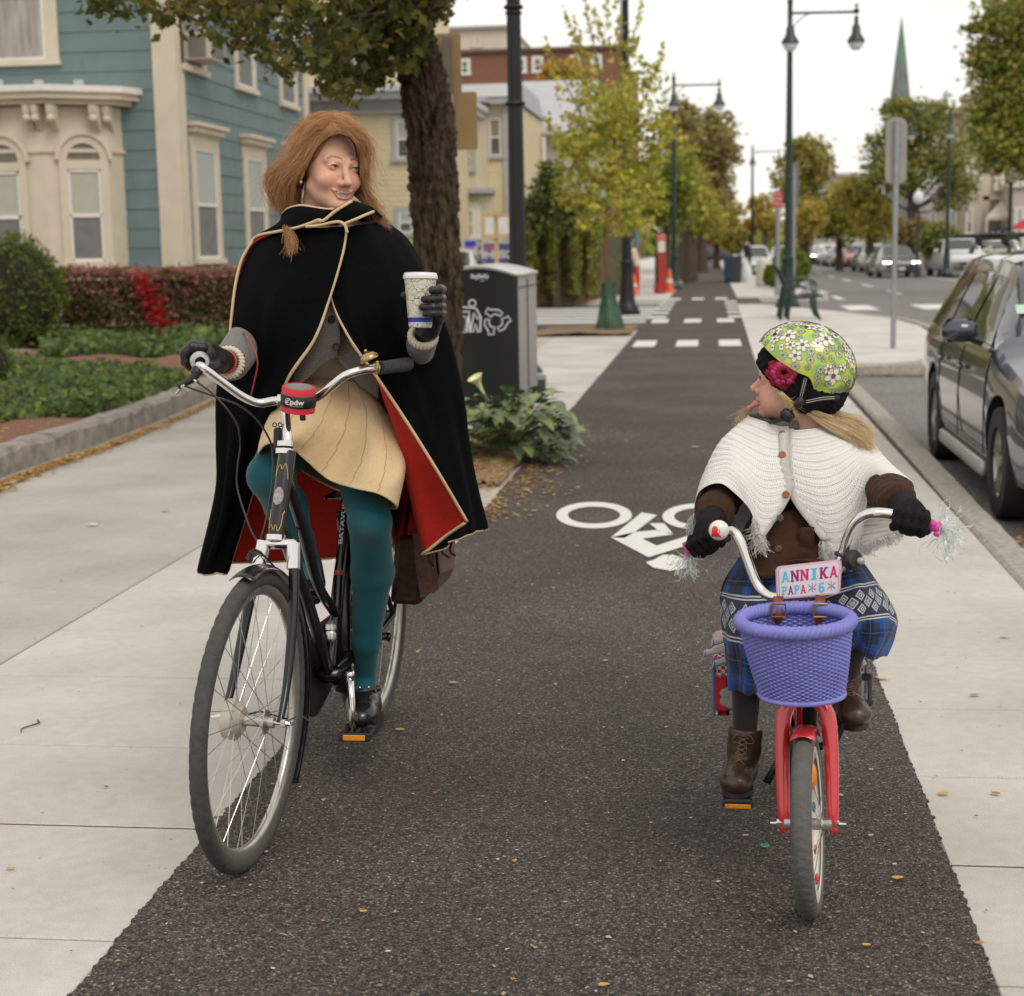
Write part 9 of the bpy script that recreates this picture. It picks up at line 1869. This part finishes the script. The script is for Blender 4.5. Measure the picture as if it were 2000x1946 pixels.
# poncho
PN = [[(1540,833,3.865),(1541,900,3.805),(1545,966,3.768),(1491,1053,3.72)],[(1515,831,3.88),(1500,900,3.80),(1493,975,3.745),(1478,1040,3.71)],[(1496,824,3.90),(1458,880,3.82),(1452,935,3.745),(1459,990,3.72)],[(1480,819,3.92),(1432,866,3.84),(1418,908,3.77),(1412,944,3.73)],[(1468,815,3.95),(1414,860,3.89),(1384,922,3.82),(1370,962,3.78)],
  [(1462,812,3.98),(1410,862,3.98),(1374,935,3.93),(1352,1003,3.88)],[(1475,808,4.05),(1420,870,4.10),(1395,950,4.12),(1372,1030,4.08)],[(1555,805,4.08),(1550,880,4.16),(1550,960,4.18),(1550,1050,4.20)],[(1630,815,4.06),(1686,880,4.10),(1720,960,4.12),(1742,1036,4.02)],
  [(1642,828,3.99),(1690,855,3.96),(1738,908,3.86),(1787,951,3.76)],[(1632,835,3.94),(1682,868,3.86),(1718,902,3.77),(1750,926,3.70)],[(1606,834,3.90),(1660,888,3.81),(1688,924,3.76),(1700,952,3.74)],[(1582,838,3.87),(1625,905,3.79),(1658,975,3.745),(1682,1050,3.74)],[(1556,840,3.865),(1585,912,3.79),(1610,995,3.745),(1640,1083,3.73)],[(1532,838,3.875),(1533,900,3.815),(1540,966,3.778),(1606,1058,3.725)]]
def knitf(U,V_):
 rowf = V_*29; r_ = rowf % 1; i_ = np.floor(rowf); st = np.sin(U*2*math.pi*150+math.pi*i_); f = .0009*np.sin(r_*math.pi)+.0009*st*np.sin(r_*math.pi)-.0042*np.clip(1.4-np.abs(r_-.5)/.16,0,1)*(st > .1)*(i_ % 2 == 0); e = np.minimum(U,1-U) < .016
 f = np.where(e,.0006*np.sin(V_*420),f); return f+.005*np.sin(U*40+V_*3)*V_*(V_ > .3)*np.clip(np.minimum(U,1-U)*10,0,1)
Gp = cloth(PN,1100,330,knitf); grid_obj('poncho',Gp,mat('white_yarn',(.84,.82,.79),.95,var=.05,scale=300,bump=.5,bscale=700,spec=.15,sheen=.15),ki)
SD = [[(1694,962,3.80),(1688,1000,3.78),(1684,1040,3.77),(1676,1070,3.76)],[(1715,975,3.79),(1712,1005,3.78),(1708,1035,3.79),(1702,1060,3.79)],[(1742,992,3.78),(1740,1010,3.80),(1736,1030,3.82),(1730,1046,3.84)],[(1768,1000,3.80),(1764,1012,3.84),(1760,1026,3.88),(1752,1036,3.92)]]
Gs2 = cloth(SD,260,120,lambda U,V_: knitf(U*.2+.4,V_*.4)); grid_obj('poncho_side',Gs2,mat('white_yarn',(0,0,0)),ki)
def bandat(v,dx,up): j = int(v*329); p = Vector(tuple(Gp[j,up])); return p
for nm,ui in (('l',0),('r',1099)):
 m = MB();
 P_ = [Vector(tuple(Gp[j,ui])) for j in range(0,330,6)]; s_ = Vector((1,0,0)) if nm == 'r' else Vector((-1,0,0)); rows = [[p+Vector((0,-.003,0)),p+s_*.012+Vector((0,-.0045,0)),p+s_*.022+Vector((0,-.002,0))] for p in P_]; m.grid(rows); m.build('button_band',mat('white_rib',(.74,.72,.68),.95,var=.05,scale=200,bump=.8,bscale=300,stretch=(1,1,3)),ki,smooth=True,solid=.004)
for (px,py,Y) in ((1528,848,3.855),(1528,888,3.81),(1535,966,3.762)): m = MB(); m.lathe([(.0085,0),(.0085,.002),(.0065,.0035),(.001,.003)],at(px,py,Y-.004),(0,-1,.12),18); m.build('button',mat('copper_button',(.30,.10,.04),.4,var=.2),ki,smooth=40)
hem = [Vector(tuple(p)) for p in Gp[-1]]; rg = np.random.RandomState(4); FG = []
for i in range(2600):
 u = rg.rand()
 j = int(u*1099); p = hem[j]; k = 1.0 if (u < .11 or u > .86 or .37 < u < .62) else .0
 if rg.rand() > k: continue
 L_ = .020+.022*rg.rand(); FG.append([p+Vector((rg.randn()*.003,rg.randn()*.004,.004)),p+Vector((rg.randn()*.006,rg.randn()*.006,-L_*.5)),p+Vector((rg.randn()*.012,rg.randn()*.010,-L_))])
for i in range(420): p = Vector(tuple(Gs2[-1,rg.randint(260)])); L_ = .012+.018*rg.rand(); FG.append([p,p+Vector((rg.randn()*.005,0,-L_*.5)),p+Vector((rg.randn()*.009,0,-L_))])
hairobj('fringe',ki,[[g] for g in FG],2600,9,(.66,.64,.60),(.78,.76,.73),w=.0009,jit=.001,ends=.004,k=5)
m = MB(); m.torus(at(1535,826,3.94),.044,.012,ax=(-.1,-.15,1),n=40,k=10,rz=.016); m.build('collar',M_grw,ki,smooth=True)
# brown coat, sleeves
M_coat = mat('brown_cord',(.052,.023,.012),.95,var=.22,scale=60,bump=.5,bscale=320,sheen=.05,spec=.2)
def coatfn(P):
 d = kbody(.010)(P); d = smax(d,P[...,2]-1.01,.01); lo = .62; return smax(d,(.60-P[...,2]),.012)
blob('coat',ki,lambda P: smax(smin(s_cap(P,khpL.lerp(khpR,.5)+Vector((0,-.03,.08)),at(1548,900,3.99),.128,.095),s_ell(P,at(1548,1060,3.93),(.125,.11,.10)),.03),.595-P[...,2],.01),(khpL,khpR,at(1548,850,4.0)),.17,.006,M_coat)
CT = [[(1478,1030,3.84),(1455,1085,3.78),(1478,1120,3.72),(1500,1132,3.70)],[(1510,1020,3.80),(1500,1080,3.73),(1508,1120,3.705),(1520,1120,3.70)],[(1545,1000,3.79),(1540,1070,3.735),(1545,1100,3.72),(1550,1100,3.71)],[(1590,1020,3.80),(1600,1070,3.75),(1610,1095,3.74),(1615,1100,3.73)],[(1630,1040,3.86),(1655,1080,3.80),(1660,1100,3.78),(1655,1105,3.77)]]
g = cloth(CT,50,40,lambda U,V_: .002*np.sin(V_*14+U*9)); o = grid_obj('coat_front',g,M_coat,ki); o.modifiers.new('s','SOLIDIFY').thickness = .006
for (px,py) in ((1524,1012),(1521,1072)): m = MB(); m.lathe([(.0085,0),(.0085,.003),(.006,.004),(.001,.003)],at(px,py,3.722),(-.2,-1,.1),16); m.build('coat_button',mat('horn_button',(.10,.055,.03),.25),ki,smooth=40)
m = MB(); m.obox(at(1576,1052,3.735),(.034,.008,.055),bev=.003); m.build('pocket_flap',M_coat,ki,smooth=True)
def slv(pts,rad,freq):
 pts = [Vector(tuple(p)) for p in pts]
 def fn(P):
  d = s_chain(P,pts,rad,.02); a = pts[1]; b = pts[-1]; ax = np.array((b-a).normalized(),np.float32); t = (P-v3(a)) @ ax; tw = P @ np.array([.3,.5,.8],np.float32)
  return d-.0030*np.sin(t*freq+3*np.sin(tw*17)+tw*40)-.0012*np.sin(t*freq*1.7-tw*60)
 return fn
blob('sleeve',ki,slv([kshL,kelL,at(1396,1002,3.74)],[.050,.047,.043],135),(kshL,kelL,kwrL),.07,.0035,M_coat)
blob('sleeve',ki,slv([kshR,kelR,at(1752,978,3.60)],[.050,.048,.043],135),(kshR,kelR,kwrR),.07,.0035,M_coat)
for c,d_ in ((at(1396,986,3.742),(-.2,-1,.3)),(at(1778,960,3.62),(.5,-1,.5))): m = MB(); m.lathe([(.0075,0),(.0075,.003),(.005,.004),(.001,.003)],c,d_,16); m.build('cuff_button',mat('horn_button',(0,0,0)),ki,smooth=40)
M_kg = mat('black_mitten_knit',(.014,.011,.013),.95,var=.3,scale=200,bump=1,bscale=330,spec=.2,bdist=.004)
def kglove(wr,a,b,dn,th):
 """a..b: grip span under the fingers; fingers wrap over it in direction dn"""
 wr,a,b = Vector(tuple(wr)),Vector(tuple(a)),Vector(tuple(b)); gx = (b-a).normalized(); bk = (wr-(a+b)/2); bk = (bk-gx*bk.dot(gx)).normalized(); fw = -bk; up2 = gx.cross(fw); up2 = up2 if up2.z > 0 else -up2
 def fn(P):
  mid = (a+b)/2; d = s_chain(P,[wr,mid+bk*.028+up2*.010],[.030,.030],.01); Mx = np.array([tuple(gx),tuple(fw),tuple(up2)]).T; d = smin(d,s_ell(P,mid+bk*.012+up2*.012,(.036,.026,.020),Mx),.014)
  for i in range(4):
   c = a.lerp(b,(i+.5)/4); d = smin(d,s_chain(P,[c+up2*.020,c+fw*.017+up2*.014,c+fw*.022-up2*.006,c+fw*.010-up2*.021,c-fw*.004-up2*.022],[.0098,.0095,.0092,.0088,.008],.005),.0035)
  t = a.lerp(b,.0 if th < 0 else 1.0); d = smin(d,s_chain(P,[t+bk*.018,t-gx*.010*(-th if th < 0 else -th)*0-up2*.012+fw*.002,mid-up2*.024+fw*.010],[.011,.010,.0085],.006),.008)
  Q = P; return d-.0009*np.sin(Q[...,0]*560)*np.sin(Q[...,2]*560+Q[...,1]*200)
 return fn
ga,gb = at(1405,1040,3.575),at(1356,1068,3.635); blob('mitten',ki,kglove(kwrL,ga,gb,None,1),(ga,gb,kwrL),.05,.0024,M_kg)
ga,gb = at(1742,1006,3.42),at(1812,1024,3.42); blob('mitten',ki,kglove(kwrR,ga,gb,None,1),(ga,gb,kwrR),.05,.0024,M_kg)
# plaid skirt with a woven border
SKK = [[(1445,1090,3.99),(1414,1145,3.92),(1409,1200,3.86),(1421,1280,3.82),(1427,1347,3.82)],[(1470,1085,3.87),(1446,1150,3.78),(1440,1215,3.72),(1446,1290,3.72),(1447,1351,3.75)],[(1510,1085,3.83),(1495,1150,3.74),(1480,1220,3.69),(1476,1295,3.72),(1472,1355,3.75)],[(1560,1085,3.83),(1540,1150,3.77),(1515,1220,3.76),(1505,1290,3.80),(1495,1359,3.84)],
  [(1590,1085,3.84),(1585,1150,3.82),(1575,1220,3.86),(1560,1270,3.92),(1550,1310,3.95)],[(1630,1085,3.85),(1640,1140,3.78),(1640,1195,3.74),(1645,1240,3.74),(1655,1272,3.77)],[(1655,1085,3.88),(1682,1130,3.79),(1698,1180,3.73),(1700,1235,3.72),(1690,1282,3.74)],[(1668,1086,3.94),(1696,1128,3.88),(1728,1180,3.81),(1735,1232,3.79),(1711,1289,3.78)],[(1676,1090,4.0),(1706,1133,3.97),(1749,1200,3.92),(1741,1238,3.90),(1724,1272,3.88)],
  [(1640,1090,4.14),(1665,1140,4.14),(1690,1200,4.12),(1690,1230,4.1),(1690,1250,4.1)],[(1560,1090,4.18),(1560,1150,4.18),(1560,1220,4.16),(1560,1260,4.14),(1560,1290,4.12)],[(1470,1090,4.12),(1450,1150,4.12),(1440,1220,4.1),(1440,1290,4.06),(1445,1330,4.04)]]
NU,NV = 900,420; Gk = cloth(SKK,NU,NV,lambda U,V_: .0065*np.sin(U*48+V_*5)*V_+.003*np.sin(U*110+V_*9)*V_,closed=True)
U,V_ = np.meshgrid(np.linspace(0,1,NU),np.linspace(0,1,NV)); X_ = U*1.15; Yv_ = V_*.36
def band(x,per,a,b): q = (x % per)/per; return ((q > a) & (q < b)).astype(float)
C = np.zeros((NV,NU,3))+np.array((.012,.022,.075)); C += (np.array((.010,.075,.30))-C)*(band(X_,.10,.1,.42)*.75)[...,None]; C += (np.array((.010,.075,.30))-C)*(band(Yv_,.10,.1,.42)*.6)[...,None]; C *= (1-.65*band(X_,.10,.62,.86))[...,None]; C *= (1-.65*band(Yv_,.10,.62,.86))[...,None]
for per,a,b in ((.10,.24,.265),(.10,.72,.745)): C += (np.array((.03,.13,.36))-C)*(np.maximum(band(X_,per,a,b),band(Yv_,per,a,b))*.7)[...,None]
b0,b1 = .30,.64; inb = (V_ > b0) & (V_ < b1); C = np.where(inb[...,None],np.array((.022,.024,.062)),C); W_ = np.array((.50,.52,.55)); t = (V_-b0)/(b1-b0); ed = ((np.abs(t-.03) < .018) | (np.abs(t-.10) < .018) | (np.abs(t-.90) < .018) | (np.abs(t-.97) < .018)) & inb
cx2 = ((X_/.052) % 1)-.5; cy2 = (t-.5)*1.9
def dia(cx0,cy0,r,w): return np.abs(np.abs(cx2-cx0)+np.abs(cy2-cy0)*1.1-r) < w
lace = inb & (dia(0,.34,.26,.045) | dia(0,-.34,.26,.045) | dia(.5,0,.30,.045) | dia(-.5,0,.30,.045) | dia(0,.34,.10,.04) | dia(0,-.34,.10,.04)) & (np.abs(t-.5) < .37)
disc = inb & (((cx2-.5)**2+(cy2)**2 < .022) | ((cx2+.5)**2+(cy2)**2 < .022)) & (np.sin(V_*900) > -.2)
C = np.where((ed | lace | disc)[...,None],W_,C); grid_obj('skirt',Gk,mat('plaid_cloth',(0,0,0),.9,attr=True,var=.1,scale=260,bump=.3,bscale=600,sheen=.1),ki,cols=C).modifiers.new('s','SOLIDIFY').thickness = .003
blob('tights',ki,klegs(0),(khpL,khpR,kanL,kanR,kknL,kknR),.08,.005,mat('brown_tights',(.022,.012,.009),.85,var=.2,scale=120,sheen=.2))
# boots
M_boot = mat('brown_boot_leather',(.052,.026,.018),.36,var=.3,scale=35,bump=.25,bscale=70,coat=.15)
def boot(an,heel,toe,up,right):
 an,heel,toe = (Vector(tuple(p)) for p in (an,heel,toe)); up = Vector(up).normalized(); f = (toe-heel); L_ = f.length; f.normalize(); s_ = f.cross(up).normalized(); up = s_.cross(f)
 def fn(P):
  q = P-v3(heel); z = q @ np.array(tuple(up),np.float32); y = q @ np.array(tuple(f),np.float32)
  d = s_chain(P,[an+up*.0,an.lerp(heel+up*.045,.5),heel+up*.040+f*.012],[.042,.040,.036],.01); Mx = np.array([tuple(s_),tuple(f),tuple(up)]).T
  d = smin(d,s_cap(P,heel+up*.030,heel+f*L_*.6+up*.034,.031,.034),.02); d = smin(d,s_ell(P,toe-f*.030+up*.030,(.039,.046,.031),Mx),.02); d = smax(d,-(z-.004),.004)
  d = d+.0012*np.exp(-((y-L_*.70)/.003)**2)*(z > .01); return smax(d,np.float32(-1)*((v3(an+up*.012)-P) @ np.array(tuple(up),np.float32)),.004)
 o = blob('boot',ki,fn,(an,heel,toe),.07,.0028,M_boot)
 m = MB(); k = [(x,y) for x,y in [(.036*math.sin(a),L_*.40+(L_*.62)*(-math.cos(a))) for a in np.linspace(0,2*math.pi,29)[:-1]]]; m.prism([(x*(1.08 if y > L_*.5 else .92),y) for x,y in k],lambda a,b,d: heel+s_*a+f*b+up*d,-.006,.007); m.build('sole',mat('dark_boot_sole',(.022,.014,.010),.7),o)
 m = MB(); fr_ = []
 for i in range(7):
  u = i/6; c = (toe-f*.058+up*.056).lerp(an+f*.040-up*.006,u); fr_.append(c)
 for i in range(6):
  for s1 in (-1,1): m.tube(catmull([fr_[i]+s_*.013*s1,fr_[i].lerp(fr_[i+1],.5)+f*.004+up*.003,fr_[i+1]-s_*.013*s1],6),.0014,5)
 t_ = fr_[-1]
 for s1 in (-1,1): m.tube(catmull([t_,t_+s_*.014*s1+f*.008+up*.01,t_+s_*.026*s1+f*.006-up*.008,t_+s_*.008*s1+f*.006-up*.012],10),.0011,5); m.tube(catmull([t_,t_+s_*.010*s1+f*.010-up*.02,t_+s_*.004*s1+f*.012-up*.045],8),.0011,5)
 m.build('lace',mat('boot_lace',(.16,.09,.055),.7),o,smooth=True); return o
boot(at(1456,1432,3.86),at(1449,1540,3.86)-Vector((0,0,-.012)),at(1434,1556,3.70),(.03,.02,1),False)
boot(at(1650,1325,3.88),at(1655,1395,3.93),at(1676,1424,3.775),(-.04,-.45,1),True)
